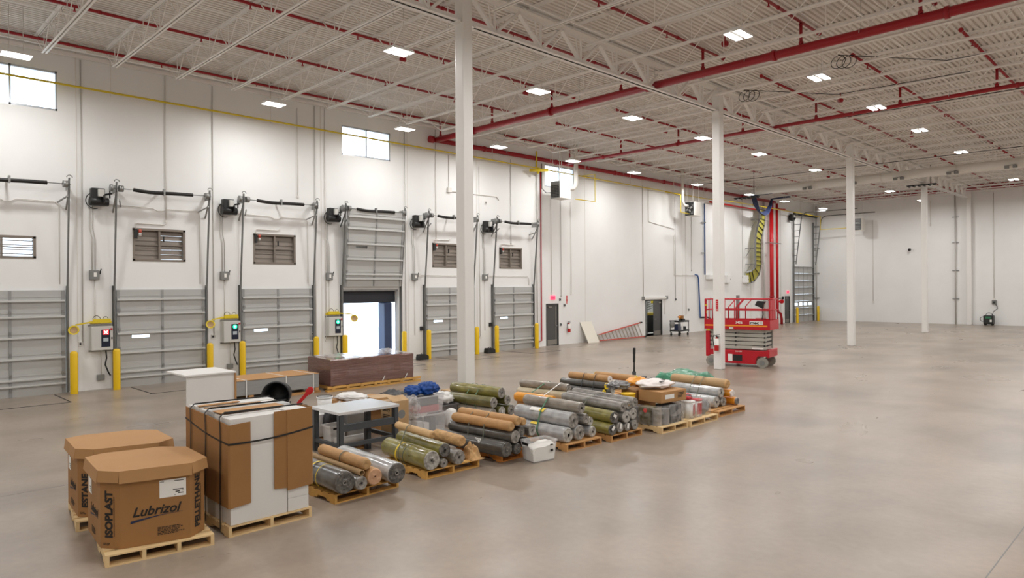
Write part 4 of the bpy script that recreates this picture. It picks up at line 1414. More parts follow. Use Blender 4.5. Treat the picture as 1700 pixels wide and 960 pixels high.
for s, yy in ((-1, y0), (1, y1)):
    e = yy + s * .08
    mb = MB().bar((XW + .12, e, 0), (XW + .12, e, 8.3), .1, .1, up=(1, 0, 0)).bar((XW + .3, e, 4.7), (XW + .75, e, 8.3), .06, .06, up=(1, 0, 0))
    mb.tube(arc((XW + 1.25, e, 8.3), .5, math.pi, math.pi / 2, 6, (1, 0, 0), (0, 0, 1)) + [Vector((XW + 5.0, e, 8.8))], .04, 6)
    for q in range(7):
        z = 4.9 + q * .5
        mb.bar((XW + .12, e, z), (XW + .3 + (z - 4.7) * .125, e, z), .04, .04)
    mb.build('track', 'track_grey', r7)
MB().cyl((XW + .35, y0 - .5, 8.75), (XW + .35, y1 + .2, 8.75), .09, 10).build('torsion_spring', 'spring_black', r7)
o = operator(56.0, 'black chain-hoist motor above the tall drive-in door')
o.location = (XW, y0 - .6, 8.2)
# ------------------------------------------------------------------ plywood sheet, ladder and tool cart along the wall
t = tag(MB().add([(-23.32, 28.85, 0), (-23.3, 29.78, 0), (-23.76, 29.66, 1.12), (-23.78, 28.72, 1.12), (-23.345, 28.85, 0), (-23.325, 29.78, 0), (-23.785, 29.66, 1.12), (-23.795, 28.72, 1.12)], [(0, 1, 2, 3), (7, 6, 5, 4), (0, 4, 5, 1), (2, 6, 7, 3), (1, 5, 6, 2), (3, 7, 4, 0)]).build('plywood_sheet', 'board_cream'), 'cream panel leaning on the wall left of the red ladder', 'panel')
t = thing('step_ladder', (-23.5, 32, 0), 'red and grey step ladder lying on its side against the wall', 'ladder')
ra0, ra1 = Vector((-23.45, 29.9, .06)), Vector((-23.45, 34.2, .05))
rb0, rb1 = Vector((-23.55, 29.9, .36)), Vector((-23.62, 34.0, .86))
MB().bar(ra0, ra1, .09, .05).build('rail', 'ladder_red', t)
MB().bar(rb0, rb1, .09, .05).build('rail', 'ladder_red', t)
for i in range(13):
    f = .03 + i * .077
    MB().bar(ra0.lerp(ra1, f), rb0.lerp(rb1, f - .01), .08, .035).build('step', 'ladder_alu', t)
m = MB()
for i in range(12):
    f = .06 + i * .077
    m.bar(ra0.lerp(ra1, f) + Vector((-.1, 0, 0)), rb0.lerp(rb1, f - .02) + Vector((-.1, 0, 0)), .03, .05)
m.build('rear_section', 'ladder_alu', t)
MB().box(-23.66, -23.4, 29.78, 29.92, .04, .4).build('top_cap', 'ladder_alu', t, bevel=.02)
MB().bar(ra1, ra1 + Vector((0, .16, 0)), .11, .08).build('foot', 'black_rubber', t)
MB().bar(rb1, rb1 + Vector((0, .2, .02)), .11, .08).build('foot', 'black_rubber', t)

cx, cy = -22.8, 37.0
t = thing('tool_cart', (cx, cy, 0), 'dark grey wheeled tool cart loaded with tools by the wall', 'cart')
w2, d2 = .58, .32
for z, nm in ((.26, 'lower_tray'), (.82, 'upper_tray')):
    mb = MB().box(cx - d2, cx + d2, cy - w2, cy + w2, z, z + .03)
    for q in ((cx - d2, cx - d2 + .02, cy - w2, cy + w2), (cx + d2 - .02, cx + d2, cy - w2, cy + w2), (cx - d2, cx + d2, cy - w2, cy - w2 + .02), (cx - d2, cx + d2, cy + w2 - .02, cy + w2)):
        mb.box(*q, z, z + .09)
    mb.build(nm, 'cart_grey', t)
for sx in (-1, 1):
    for sy in (-1, 1):
        MB().box(cx + sx * (d2 - .03) - .025, cx + sx * (d2 - .03) + .025, cy + sy * (w2 - .03) - .025, cy + sy * (w2 - .03) + .025, .2, .9).build('post', 'box_grey', t)
        MB().cyl((cx + sx * (d2 - .05), cy + sy * (w2 - .08) - .02, .065), (cx + sx * (d2 - .05), cy + sy * (w2 - .08) + .02, .065), .065, 12).box(cx + sx * (d2 - .05) - .03, cx + sx * (d2 - .05) + .03, cy + sy * (w2 - .08) - .035, cy + sy * (w2 - .08) + .035, .1, .2).build('caster', 'black_rubber', t)
MB().tube([(cx - .25, cy - w2, .9), (cx - .2, cy - w2 - .2, .92), (cx + .2, cy - w2 - .2, .92), (cx + .25, cy - w2, .9)], .018, 8).build('push_handle', 'cart_grey', t)
g = 'things on the tool cart'
tag(MB().box(cx - .1, cx + .2, cy - .44, cy - .16, .30, .70).build('storage_bin', 'cable_blue', bevel=.02), 'dark blue bin on the lower tray of the tool cart', 'bin', g)
tag(MB().box(cx - .1, cx + .2, cy - .1, cy + .12, .30, .56).build('white_carton', 'item_white', bevel=.02), 'white carton in the middle of the lower tray of the tool cart', 'carton', g)
tag(MB().box(cx - .1, cx + .2, cy + .18, cy + .44, .30, .54).build('tool_case', 'black_plastic', bevel=.02), 'black case on the right of the lower tray of the tool cart', 'case', g)
tag(MB().box(cx - .2, cx + .1, cy + .2, cy + .5, .855, 1.0).build('tool_case', 'dark_steel', bevel=.03), 'dark case on the top right of the tool cart', 'case', g)
t = thing('power_drill', (cx, cy + .06, .855), 'orange power tool standing on top of the tool cart', 'tool', g)
MB().box(cx - .05, cx + .05, cy - .04, cy + .14, .855, .95).build('battery', 'black_plastic', t, bevel=.01)
MB().bar((cx, cy + .03, .94), (cx, cy, 1.08), .06, .07).bar((cx, cy - .1, 1.12), (cx, cy + .14, 1.12), .09, .1).build('body', 'lift_orange', t, bevel=.01)
MB().cyl((cx, cy - .1, 1.12), (cx, cy - .22, 1.12), .022, 8).build('chuck', 'dark_steel', t)
tag(MB().box(cx - .1, cx + .15, cy + .1, cy + .25, 1.0, 1.2).build('parts_box', 'kraft', bevel=.01), 'small brown box stacked on the dark case on the tool cart', 'box', g)
for q, (yy, r, h) in enumerate(((-.35, .05, .2), (-.22, .04, .14), (-.1, .045, .17))):
    tag(MB().lathe([(0, 0), (r, 0), (r, h * .75), (r * .5, h * .85), (r * .5, h), (0, h)], 12, Matrix.Translation((cx + .05, cy + yy, .855))).build('spray_can', ('item_white', 'cabinet_grey', 'black_plastic')[q]), ('white', 'grey', 'black')[q] + ' can on the left of the top of the tool cart', 'can', g)
t = tag(MB().lathe([(.03, .0), (.12, .03), (.15, .2), (.13, .36), (.1, .4)], 12, Matrix.Translation((cx, cy - w2 - .24, .5)), wob=.3).build('hanging_bag', 'box_grey'), 'grey bag hanging from the push handle of the tool cart', 'bag', g)

# welding machine at the far wall
t = thing('welding_machine', (-11.2, 59.5, 0), 'black and green welding machine on the floor at the far wall', 'machine')
MB().box(-11.5, -10.9, 59.2, 59.75, .1, .72).build('body', 'machine_black', t, bevel=.04)
MB().box(-11.38, -11.05, 59.19, 59.2, .5, .64).build('green_panel', 'machine_green', t)
MB().box(-11.1, -10.98, 59.18, 59.2, .26, .42).build('label_plate', 'paper_white', t)
MB().tube(arc((-11.2, 59.5, .7), .2, 0, math.pi, 8, (1, 0, 0), (0, 0, 1)), .018, 6).build('handle', 'black_plastic', t)
for sx in (-.22, .22):
    MB().cyl((-11.2 + sx, 59.3, .06), (-11.2 + sx, 59.35, .06), .06, 10).cyl((-11.2 + sx, 59.6, .06), (-11.2 + sx, 59.65, .06), .06, 10).build('wheel', 'black_rubber', t)
MB().tube(arc((-11.55, 59.3, .45), .16, math.pi * .4, math.pi * 1.6, 10, (1, 0, 0), (0, 0, 1)), .02, 6).build('cable_coil', 'black_rubber', t)
MB().tube([(-11.0, 59.5, .72), (-10.95, 59.6, 1.0), (-10.75, 59.8, 1.2), (-10.8, 59.92, 1.4), (-10.92, 59.93, 1.55)], .022, 6).build('power_cord', 'black_rubber', t)
t = thing('power_outlet', (-10.96, 60, 1.5), 'grey power outlet box on the far wall above the welding machine', 'outlet')
MB().box(-11.1, -10.82, 59.88, 60, 1.5, 1.8).build('box', 'box_grey', t, bevel=.02)
MB().cyl((-10.96, 59.83, 1.65), (-10.96, 59.88, 1.65), .07, 12).build('socket', 'dark_steel', t)

# far wall conduits, downspouts and bits
for x, z0, z1, lb in ((-19.1, 1.55, 8.2, 'from the grey unit heater down the far wall'), (-10.98, 1.8, 9.6, 'above the welding machine on the far wall')):
    tag(MB().cyl((x, YF - .03, z0), (x, YF - .03, z1), .02, 6).box(x - .07, x + .07, YF - .07, YF - .003, z0 - .05, z0 + .15).build('wall_conduit', 'conduit_white'), 'thin white conduit ' + lb, 'conduit', 'wall conduits')
for x, y, lb in ((-23.55, 59.85, 'in the corner right of the drive-in door'), (-13.35, 59.85, 'on the far wall left of the last column')):
    t = thing('downspout', (x, y, 0), 'slim grey downspout ' + lb, 'downspout', 'downspouts')
    MB().cyl((x, y, 0), (x, y, 9.7), .05, 10).build('pipe', 'conduit_grey', t)
    for z in (1.9, 4.0, 6.1, 8.0):
        MB().box(x - .22, x + .22, y + .06, y + .12, z - .03, z + .03).box(x - .07, x + .07, y - .07, y + .1, z - .02, z + .02).build('bracket', 'galvanised', t)
t = thing('wall_camera', (-16.4, 60, 5.7), 'small dark camera on the blank far wall', 'camera')
MB().cyl((-16.4, 59.8, 5.75), (-16.4, 60, 5.75), .05, 10).build('arm', 'white_plastic', t)
MB().lathe([(0, -.12), (.09, -.1), (.12, 0), (.1, .08), (0, .1)], 14, Matrix.Translation((-16.4, 59.76, 5.7))).build('dome', 'black_plastic', t)
tag(MB().cyl((-15.0, YF - .03, 7.6), (-15.0, YF - .03, 9.4), .02, 6).cyl((-15.0, YF - .05, 7.45), (-15.0, YF - .05, 7.62), .05, 8).build('wall_conduit', 'conduit_white'), 'short conduit drop high on the far wall right of the fourth column', 'conduit', 'wall conduits')

# coiled black cables near the roof
for x, y, lb in ((-11.2, 22.4, 'beside the top of the scissor-lift column'), (-7.6, 21.0, 'by a red branch pipe over open floor')):
    c = MB()
    for q in range(3):
        c.tube(arc((x + q * .12, y + q * .1, 9.5), .2, 0, 2 * math.pi, 16, (1, 0, 0), (0, .3, 1)), .01, 5, caps=False)
    c.tube([(x, y, 9.7), (x + 2.2, y + 2.4, 9.56), (x + 6, y + 2.8, 9.58)], .012, 5)
    tag(c.build('cable_coil', 'black_rubber'), 'coil of thin black cable under the roof ' + lb, 'cable', 'roof cables')
tag(MB().tube([(-13, 27.9, 9.5), (-8, 28.2, 9.5), (0, 28.4, 9.5)], .014, 5).build('roof_cable', 'black_rubber'), 'thin black cable strung just beyond the thinner sprinkler main', 'cable', 'roof cables')
tag(MB().tube([(-23, 39.8, 9.5), (-13, 40, 9.46), (0, 40.2, 9.48)], .016, 5).build('roof_cable', 'black_rubber'), 'thin black cable strung above the round white duct', 'cable', 'roof cables')

# ------------------------------------------------------------------ scissor lift
LX, LYY, LA = -12.45, 24.5, R(10)
LL, LWW = 2.30, 1.2
t = thing('scissor_lift', (LX, LYY, 0), 'red scissor lift parked behind the white column', 'scissor lift')
M = yaw_m((LX, LYY, 0), LA)
hl, hw = LL / 2, LWW / 2


def lb_(x0, x1, y0, y1, z0, z1, mb=None):
    return (mb or MB()).box(x0, x1, y0, y1, z0, z1, M)


def P(x, y, z):
    return M @ Vector((x, y, z))


ch = MB()
# chassis side profile with wheel arches, extruded across
prof = [(-hl + .42, .12), (hl - .46, .12), (hl - .46, .3), (hl - .38, .42), (hl - .06, .42), (hl, .4), (hl, .62), (-hl, .62), (-hl, .4), (-hl + .34, .42), (-hl + .42, .3)]
Mx = M @ Matrix(((1, 0, 0, 0), (0, 0, -1, 0), (0, 1, 0, 0), (0, 0, 0, 1)))
ch.prism(prof, -hw + .06, hw - .06, Mx)
ch.build('chassis', 'lift_red', t, bevel=.012)
lb_(-hl - .02, -hl + .14, -hw + .05, -hw + .16, .34, 1.3).build('entry_ladder', 'lift_red', t, bevel=.02)
lb_(hl - .06, hl + .03, -hw + .03, hw - .03, .38, .66).build('end_plate', 'lift_red', t, bevel=.015)
for sx in (-hl + .2, hl - .22):
    for sy in (-1, 1):
        a, b = P(sx, sy * (hw - .15), .19), P(sx, sy * (hw + .0), .19)
        w_ = MB().cyl(a, b, .19, 24).build('wheel', 'tyre_grey', t)
        MB().cyl(P(sx, sy * (hw + .0), .19), P(sx, sy * (hw + .008), .19), .105, 20).cyl(P(sx, sy * (hw + .008), .19), P(sx, sy * (hw + .02), .19), .04, 10).build('hub', 'box_grey', w_)
for q in range(5):
    z = .655 + q * .15
    for sy in (-1, 1):
        lb_(-hl + .12, hl - .1, sy * (hw - .16) - .03, sy * (hw - .16) + .03, z, z + .125).build('scissor_arm', 'lift_grey', t, bevel=.006)
    lb_(-hl + .16, hl - .14, -hw + .25, hw - .25, z, z + .1).build('inner_arm', 'lift_grey', t)
    p = MB()
    for xx in (-hl + .16, -.05, hl - .16):
        p.cyl(P(xx, -hw + .1, z + .14), P(xx, hw - .1, z + .14), .032, 10)
    p.build('pivot_pin', 'black_plastic', t)
lb_(-hl - .04, hl + .06, -hw, hw, 1.4, 1.47).build('platform_deck', 'lift_red', t, bevel=.01)
for q in ((-hl - .04, hl + .06, -hw - .01, -hw + .02), (-hl - .04, hl + .06, hw - .02, hw + .01), (-hl - .05, -hl - .02, -hw, hw), (hl + .04, hl + .07, -hw, hw)):
    lb_(*q, 1.38, 1.74).build('toe_board', 'lift_red', t, bevel=.006)
lb_(-hl, hl - .02, -hw - .014, -hw - .011, 1.5, 1.55).build('orange_stripe', 'lift_orange', t)
text_mb('3406', .13, P(-.02, -hw - .01, 1.6), M.to_3x3() @ Vector((1, 0, 0)), (0, 0, 1), .003, .02).build('number_lettering', 'paper_white', t)
bd = MB().prism([(.5, 1.575), (.98, 1.575), (.98, 1.7), (.5, 1.7)], hw + .012, hw + .014, M @ Matrix(((1, 0, 0, 0), (0, 0, -1, 0), (0, 1, 0, 0), (0, 0, 0, 1))))
bd.build('badge_plate', 'paper_white', t)
text_mb('mec', .15, P(.52, -hw - .014, 1.595), M.to_3x3() @ Vector((1, 0, 0)), (0, 0, 1), .003, .03, sx=1.25).build('badge_lettering', 'print_black', t)
MB().prism([(.86, 1.59), (.96, 1.59), (.96, 1.685), (.86, 1.685)], hw + .015, hw + .017, Mx).prism([(-.25, 1.4), (-.1, 1.4), (-.1, 1.47), (-.25, 1.47)], hw + .015, hw + .017, Mx).build('decal', 'cabinet_grey', t)
rl = MB()
for sy in (-1, 1):
    y = sy * (hw - .02)
    rl.tube([P(-hl + .0, y, 1.74), P(-hl, y, 2.42), P(-hl + .06, y, 2.5), P(hl - .02, y, 2.5), P(hl + .04, y, 2.44), P(hl + .04, y, 1.74)], .022, 8)
    rl.cyl(P(-hl, y, 2.1), P(hl + .04, y, 2.1), .022, 8)
    for xx in (-.28, .0):
        rl.tube([P(xx, y, 1.74), P(xx, y, 2.2), P(xx + .26, y, 2.5)], .02, 8)
    for xx in (-.42,):
        rl.cyl(P(xx, y, 1.74), P(xx, y, 2.5), .02, 8)
for xx in (-hl, hl + .04):
    rl.cyl(P(xx, -hw + .02, 2.5), P(xx, hw - .02, 2.5), .022, 8).cyl(P(xx, -hw + .02, 2.1), P(xx, hw - .02, 2.1), .022, 8)
    for yy in (-.2, .2):
        rl.cyl(P(xx, yy, 1.74), P(xx, yy, 2.5), .02, 8)
rl.build('guard_rail', 'lift_red', t)
lb_(hl + .0, hl + .05, -hw + .1, hw - .35, 1.75, 2.5).build('gate_panel', 'lift_red', t, bevel=.02)
lb_(-hl - .04, -hl + .02, -hw - .01, -hw + .14, 1.6, 2.52).build('entry_panel', 'lift_red', t, bevel=.02)
lb_(hl - .5, hl - .16, -hw + .2, -hw + .36, 1.74, 1.8).build('control_tray', 'lift_red', t)
MB().prism([(hl - .48, 2.28), (hl - .2, 2.16), (hl - .18, 2.3), (hl - .1, 2.42), (hl - .4, 2.44)], hw - .2, hw - .04, Mx).build('control_console', 'black_plastic', t, bevel=.01)
MB().tube([P(hl - .22, -hw + .1, 2.2), P(hl - .2, -hw + .1, 1.95), P(hl - .24, -hw + .1, 1.76)], .016, 6).build('control_cable', 'black_rubber', t)
MB().prism([(-.32, .2), (-.16, .2), (-.16, .46), (-.32, .46)], hw - .058, hw - .054, Mx).build('instruction_decal', 'paper_white', t)
MB().prism([(-.14, .22), (.2, .22), (.2, .45), (-.14, .45)], hw - .058, hw - .05, Mx).build('battery_vent', 'dark_steel', t)
text_mb('DANGER', .06, P(-.05, -hw + .06, .55), M.to_3x3() @ Vector((1, 0, 0)), (0, 0, 1), .003, .02).build('warning_lettering', 'paper_white', t)
MB().prism([(.55, .66), (.95, .66), (.95, .72), (.55, .72)], hw - .125, hw - .12, Mx).build('arm_decal', 'paper_white', t)
lb_(-hl + .0, -hl + .03, -hw + .02, -hw + .05, 1.95, 2.05).box(-hl + .0, -hl + .06, -hw - .02, -hw + .04, 2.25, 2.3, M).build('yellow_latch', 'gas_yellow', t)
tag(MB().bar(P(-.45, hw + .5, 0), P(-.45, hw + .5, 2.62), .1, .1).box(-.65, -.25, hw + .35, hw + .65, 0, .04, M).build('grey_post', 'box_grey'), 'dark grey upright post standing behind the scissor lift', 'post')
# ------------------------------------------------------------------ wooden pallets
PALLET_H = .13


def pallet(fl, fr, depth, m, label, stringers=3, h=PALLET_H, boards=7):
    """fl, fr: floor corners of the side facing the open hall; depth runs back towards the dock wall"""
    fl, fr = Vector((*fl, 0)), Vector((*fr, 0))
    u = (fr - fl).normalized()
    v = Vector((-u.y, u.x, 0))
    W = (fr - fl).length
    M = frame_m(fl, u, v)
    t = thing('wooden_pallet', fl + u * W / 2 + v * depth / 2, label, 'pallet', 'wooden pallets')
    tb = .018
    mb = MB()
    bw = depth / (boards * 1.32)
    for i in range(boards):
        b0 = (depth - bw) * i / (boards - 1)
        mb.box(0, W, b0, b0 + bw, h - tb, h, M)
    mb.build('deck_boards', m, t)
    mb = MB()
    for b0 in (0, (depth - bw) / 2, depth - bw):
        mb.box(0, W, b0, b0 + bw, 0, tb, M)
    mb.build('bottom_boards', m, t)
    for i in range(stringers):
        x0 = (W - .04) * i / (stringers - 1)
        z0, z1 = tb, h - tb
        pr_ = [(.0, z0), (depth * .17, z0), (depth * .19, z0 + .035), (depth * .36, z0 + .035), (depth * .38, z0), (depth * .62, z0), (depth * .64, z0 + .035), (depth * .81, z0 + .035), (depth * .83, z0), (depth, z0), (depth, z1), (0, z1)]
        MM = M @ Matrix(((0, 0, 1, x0), (1, 0, 0, 0), (0, 1, 0, 0), (0, 0, 0, 1)))
        MB().prism(pr_, 0, .04, MM).build('stringer', m, t)
    return t


pallet((-8.408, 2.127), (-8.251, 3.228), 1.26, 'pine_pale', 'pale wooden pallet under the front brown printed carton', 4)
pallet((-9.92, 2.19), (-9.76, 3.3), 1.2, 'pine_pale', 'pale wooden pallet under the rear brown carton')
pallet((-8.344, 3.437), (-8.342, 4.533), 1.38, 'pine_pale', 'pale wooden pallet under the strapped stack of white panels')
pallet((-8.576, 5.01), (-8.629, 6.123), 1.2, 'pine_gold', 'golden wooden pallet under the nearest fabric rolls, beside the white panel stack')
pallet((-8.645, 6.649), (-8.631, 7.765), 1.2, 'pine_gold', 'golden wooden pallet under the big olive rolls')
pallet((-8.56, 8.2), (-8.56, 9.2), 1.2, 'pine_orange', 'orange-stained wooden pallet under the dark grey rolls')
pallet((-8.233, 9.54), (-8.19, 10.511), 1.2, 'pine_brown', 'brown wooden pallet under the silver rolls beside the white tub')
pallet((-8.119, 10.719), (-8.096, 11.709), 1.2, 'pine_brown', 'brown wooden pallet under the rolls with white paper tags')
pallet((-7.837, 12.031), (-7.805, 12.968), 1.2, 'pine_pale', 'pale wooden pallet under the film-wrapped cans with a red dot')
pallet((-7.768, 13.02), (-7.772, 14.185), 1.1, 'pine_pale', 'pale wooden pallet under the white and red buckets')
pallet((-7.877, 14.4), (-7.862, 15.649), 1.2, 'pine_brown', 'last wooden pallet of the row, under silver and tan rolls')
pallet((-10.95, 10.0), (-10.98, 11.05), 1.2, 'pine_brown', 'wooden pallet behind the orange one, under olive rolls tied with green cord')
pallet((-11.15, 12.4), (-11.15, 13.4), 1.2, 'pine_brown', 'wooden pallet under the beige roll behind the silver rolls')
pallet((-11.2, 14.3), (-11.2, 16.2), 1.2, 'pine_brown', 'wooden pallet under dark and kraft rolls in the back row')
pallet((-11.22, 6.53), (-11.19, 7.23), 1.2, 'pine_brown', 'wooden pallet half under the steel work table')


# ------------------------------------------------------------------ rolls of material
def relax(rs, base=PALLET_H, it=200):
    """push overlapping circles (y, z, r) apart and keep them above the pallet"""
    for _ in range(it):
        for i in range(len(rs)):
            for j in range(i):
                a, b = rs[i], rs[j]
                dy, dz = a[0] - b[0], a[1] - b[1]
                d = math.hypot(dy, dz) or 1e-6
                o = (a[2] + b[2]) * .995 - d
                if o > 0:
                    a[0] += dy / d * o * .25
                    a[1] += dz / d * o * .25
                    b[0] -= dy / d * o * .25
                    b[1] -= dz / d * o * .25
        for a in rs:
            a[1] = max(a[1], base + a[2] * .99)
    return rs


def roll(P, Q, r, body, end, label, group, core='roll_end_dark', hollow=False, wob=.035, crumple=0):
    P, Q = Vector(P), Vector(Q)
    d = Q - P
    L = d.length
    d.normalize()
    seed = rnd.random() * 50
    name = 'cardboard_tube' if hollow else 'fabric_roll'
    cat = 'tube' if hollow else 'roll'
    n, K = 28, 22
    up = Vector((0, 0, 1))
    sx = d.cross(up).normalized()
    up = sx.cross(d)

    def ring(mb, c, rr, w):
        for k in range(n):
            a = 2 * math.pi * k / n
            q = rr * (1 + w * mnoise.noise(Vector((math.cos(a) * 1.3 + seed, math.sin(a) * 1.3, (c - P).length * 2.2))) + crumple * mnoise.noise(Vector((math.cos(a) * 4 + seed, math.sin(a) * 4, (c - P).length * 12))))
            mb.v.append(c + (sx * math.cos(a) + up * math.sin(a)) * q)

    def skin(mb, m):
        for j in range(m - 1):
            for k in range(n):
                q = (k + 1) % n
                mb.f.append([j * n + k, j * n + q, (j + 1) * n + q, (j + 1) * n + k])
                mb.sm.append(True)
    mb = MB()
    if hollow:
        ring(mb, P, r * .8, 0)
        ring(mb, P, r, 0)
        ring(mb, Q, r, 0)
        ring(mb, Q, r * .8, 0)
        ring(mb, P + d * .001, r * .8, 0)
        skin(mb, 5)
        o = tag(mb.build(name, body), label, cat, group)
        MB().cyl(P + d * .25, P + d * .26, r * .79, 16).build('bore_shade_disc', 'core_dark', o)  # dark disc paints the shade down the tube bore
        return o
    ring(mb, P + d * .004, r * .93, wob)
    ring(mb, P + d * .02, r * .985, wob)
    for i in range(K + 1):
        ring(mb, P + d * (.04 + (L - .08) * i / K), r, wob)
    ring(mb, Q - d * .02, r * .985, wob)
    ring(mb, Q - d * .004, r * .93, wob)
    skin(mb, K + 5)
    o = tag(mb.build(name, body), label, cat, group)
    for c, s in ((P, 1), (Q, -1)):
        e = MB()
        # rumpled end face with the wound layers and the core
        prof = [(1.0, .018), (.97, .004), (.9, -.004), (.8, .004), (.68, -.003), (.55, .005), (.42, .0), (.3, .004), (.26, -.006), (.235, -.004)]
        if crumple:
            prof = [(1.0, .02), (.9, -.01), (.75, -.035), (.5, -.02), (.3, -.03), (.1, -.012)]
        o0 = len(e.v)
        for (q, h) in prof:
            for k in range(n):
                a = 2 * math.pi * k / n
                w2 = (1 + wob * mnoise.noise(Vector((math.cos(a) * 1.3 + seed, math.sin(a) * 1.3, (c - P).length * 2.2)))) if q > .9 else 1
                hh = (h + (.010 + crumple * .1) * mnoise.noise(Vector((math.cos(a) * q * 6 + seed, math.sin(a) * q * 6, seed))) * (1 if q < .97 else 0)) * (r / .12)
                e.v.append(c + d * (hh * s) + (sx * math.cos(a) + up * math.sin(a)) * (r * q * .97 * w2))
        for j in range(len(prof) - 1):
            for k in range(n):
                q = (k + 1) % n
                e.f.append([j * n + k, j * n + q, (j + 1) * n + q, (j + 1) * n + k])
                e.sm.append(True)
        if crumple:
            e.f.append([(len(prof) - 1) * n + k for k in range(n)])
            e.sm.append(True)
        e.build('rumpled_end', end, o)
        if not crumple:
            cr = MB().lathe([(r * .22, -.004), (r * .19, -.006), (r * .13, -.004), (r * .12, .02)], 18, Matrix.Translation(c) @ d.to_track_quat('Z', 'Y').to_matrix().to_4x4() @ Matrix.Scale(s, 4, (0, 0, 1)))
            cr.build('core', core, o)
            MB().cyl(c + d * (s * .018), c + d * (s * .02), r * .125, 14).build('core_shade_disc', 'core_dark', o)  # near-black disc stands in for the shaded hole of the core
    return o


def hull(pts):
    pts = sorted(set((round(a, 4), round(b, 4)) for a, b in pts))

    def half(ps):
        h = []
        for p in ps:
            while len(h) > 1 and (h[-1][0] - h[-2][0]) * (p[1] - h[-2][1]) - (h[-1][1] - h[-2][1]) * (p[0] - h[-2][0]) <= 0:
                h.pop()
            h.append(p)
        return h[:-1]
    return half(pts) + half(pts[::-1])


def strap(x, circles, m, label, w=.022, group='binding cords round the rolls', slope=0, full=True):
    """band pulled tight round circles (y, z, r) at the plane x"""
    pts = []
    for (y, z, r) in circles:
        for k in range(24):
            a = 2 * math.pi * k / 24
            pts.append((y + (r + .008) * math.cos(a), max(.004, z + (r + .008) * math.sin(a))))
    h = hull(pts)
    mb = MB()
    n = len(h)
    zmid = sum(p[1] for p in h) / n
    vs = []
    for (y, z) in h:
        xx = x + slope * (z - zmid)
        vs += [(xx - w / 2, y, z), (xx + w / 2, y, z)]
    mb.add(vs, [(2 * i, 2 * i + 1, (2 * i + 3) % (2 * n), (2 * i + 2) % (2 * n)) for i in range(n)])
    o = tag(mb.build('binding_strap', m), label, 'strap', group)
    md = o.modifiers.new('thick', 'SOLIDIFY')
    md.thickness = .004
    return o


def pile(xr, xn, slope, length, rows, group, base=PALLET_H, norelax=()):
    """rows: (key, y, z, r, body, end, label, extra dict), measured at plane xr and set down at plane xn"""
    k = xn / xr
    rs = [[q[1] * k, 3 - (3 - q[2]) * k, q[3] * k] for q in rows]
    relax(rs, base)
    out = {}
    for q, c in zip(rows, rs):
        ex = q[7] if len(q) > 7 else {}
        dx = ex.get('dx', 0)
        L = ex.get('len', length)
        P = (xn + dx, c[0], c[1])
        Q = (xn + dx - L, c[0] + slope * L, c[1])
        roll(P, Q, c[2], q[4], q[5], q[6], group, **{a: b for a, b in ex.items() if a in ('core', 'hollow', 'wob', 'crumple')})
        out[q[0]] = tuple(c)
    return out


# pallet beside the strapped stack
pd = pile(-8.75, -8.47, .03, 1.45, [
    ('a', 5.279, .213, .169, 'film_dark', 'roll_end_dark', 'fat dark grey film-wrapped roll next to the strapped white panel stack', dict(core='roll_end_grey')),
    ('d', 5.559, .155, .105, 'film_grey', 'roll_end_grey', 'small grey roll under the bare cardboard tube'),
    ('e', 5.76, .21, .125, 'kraft_wrap', 'roll_end_peach', 'roll with a peach-coloured end on the pallet nearest the cartons', dict(core='roll_end_peach', dx=.02)),
    ('f', 6.123, .205, .162, 'film_silver', 'roll_end_dark', 'fat silver film-wrapped roll on the pallet nearest the cartons', dict(len=1.6, dx=.08, core='roll_end_grey')),
    ('b', 5.56, .30, .044, 'core_tan', 'core_tan', 'thin bare cardboard tube lying on the nearest roll pallet', dict(hollow=True, len=1.5)),
    ('c', 5.675, .39, .089, 'kraft_wrap', 'kraft_crumple', 'kraft-paper roll with a crumpled end on the nearest roll pallet', dict(crumple=.04, len=1.3, dx=-.06)),
], 'rolls on the nearest pallet')
strap(-9.2, [pd['a']], 'strap_yellow', 'yellow tape round the fat dark roll beside the white panel stack', .03)
strap(-8.98, [pd['a']], 'strap_yellow', 'second yellow tape round the fat dark roll', .015)
strap(-9.1, [pd['c']], 'strap_olive', 'cord round the kraft roll on the nearest roll pallet', .02)

pe = pile(-8.75, -8.6, .09, 1.35, [
    ('a', 6.853, .246, .16, 'film_olive', 'roll_end_pale', 'biggest olive roll with a pale wrapped end and yellow strap', dict(core='roll_end_grey', wob=.05)),
    ('d', 7.105, .156, .073, 'film_grey', 'roll_end_grey', 'smallest grey roll end between two rolls on the olive pallet'),
    ('e', 7.405, .171, .125, 'film_grey', 'roll_end_grey', 'grey roll below the torn kraft paper on the olive pallet', dict(dx=.02)),
    ('b', 7.138, .36, .117, 'film_olive', 'roll_end_dark', 'olive roll with a hollow dark end lying on the biggest olive roll', dict(core='core_dark', wob=.05, dx=-.02)),
    ('f', 7.58, .42, .092, 'kraft_crumple', 'kraft_crumple', 'short torn kraft-paper roll at the right of the olive pallet', dict(crumple=.12, len=.75, dx=-.12)),
    ('c', 7.003, .607, .063, 'kraft_pale', 'kraft_crumple', 'thin pale kraft roll lying on top of the olive rolls', dict(crumple=.1, len=1.1, dx=-.16)),
], 'rolls on the olive pallet')
strap(-9.35, [pe['a']], 'strap_yellow', 'bright yellow strap round the biggest olive roll', .03)
strap(-9.15, [pe['a']], 'strap_olive', 'dark cord round the biggest olive roll', .02)
strap(-9.3, [pe['a'], pe['b'], pe['c']], 'strap_olive', 'dark cord binding the three upper rolls of the olive pallet', .02, slope=-.3)
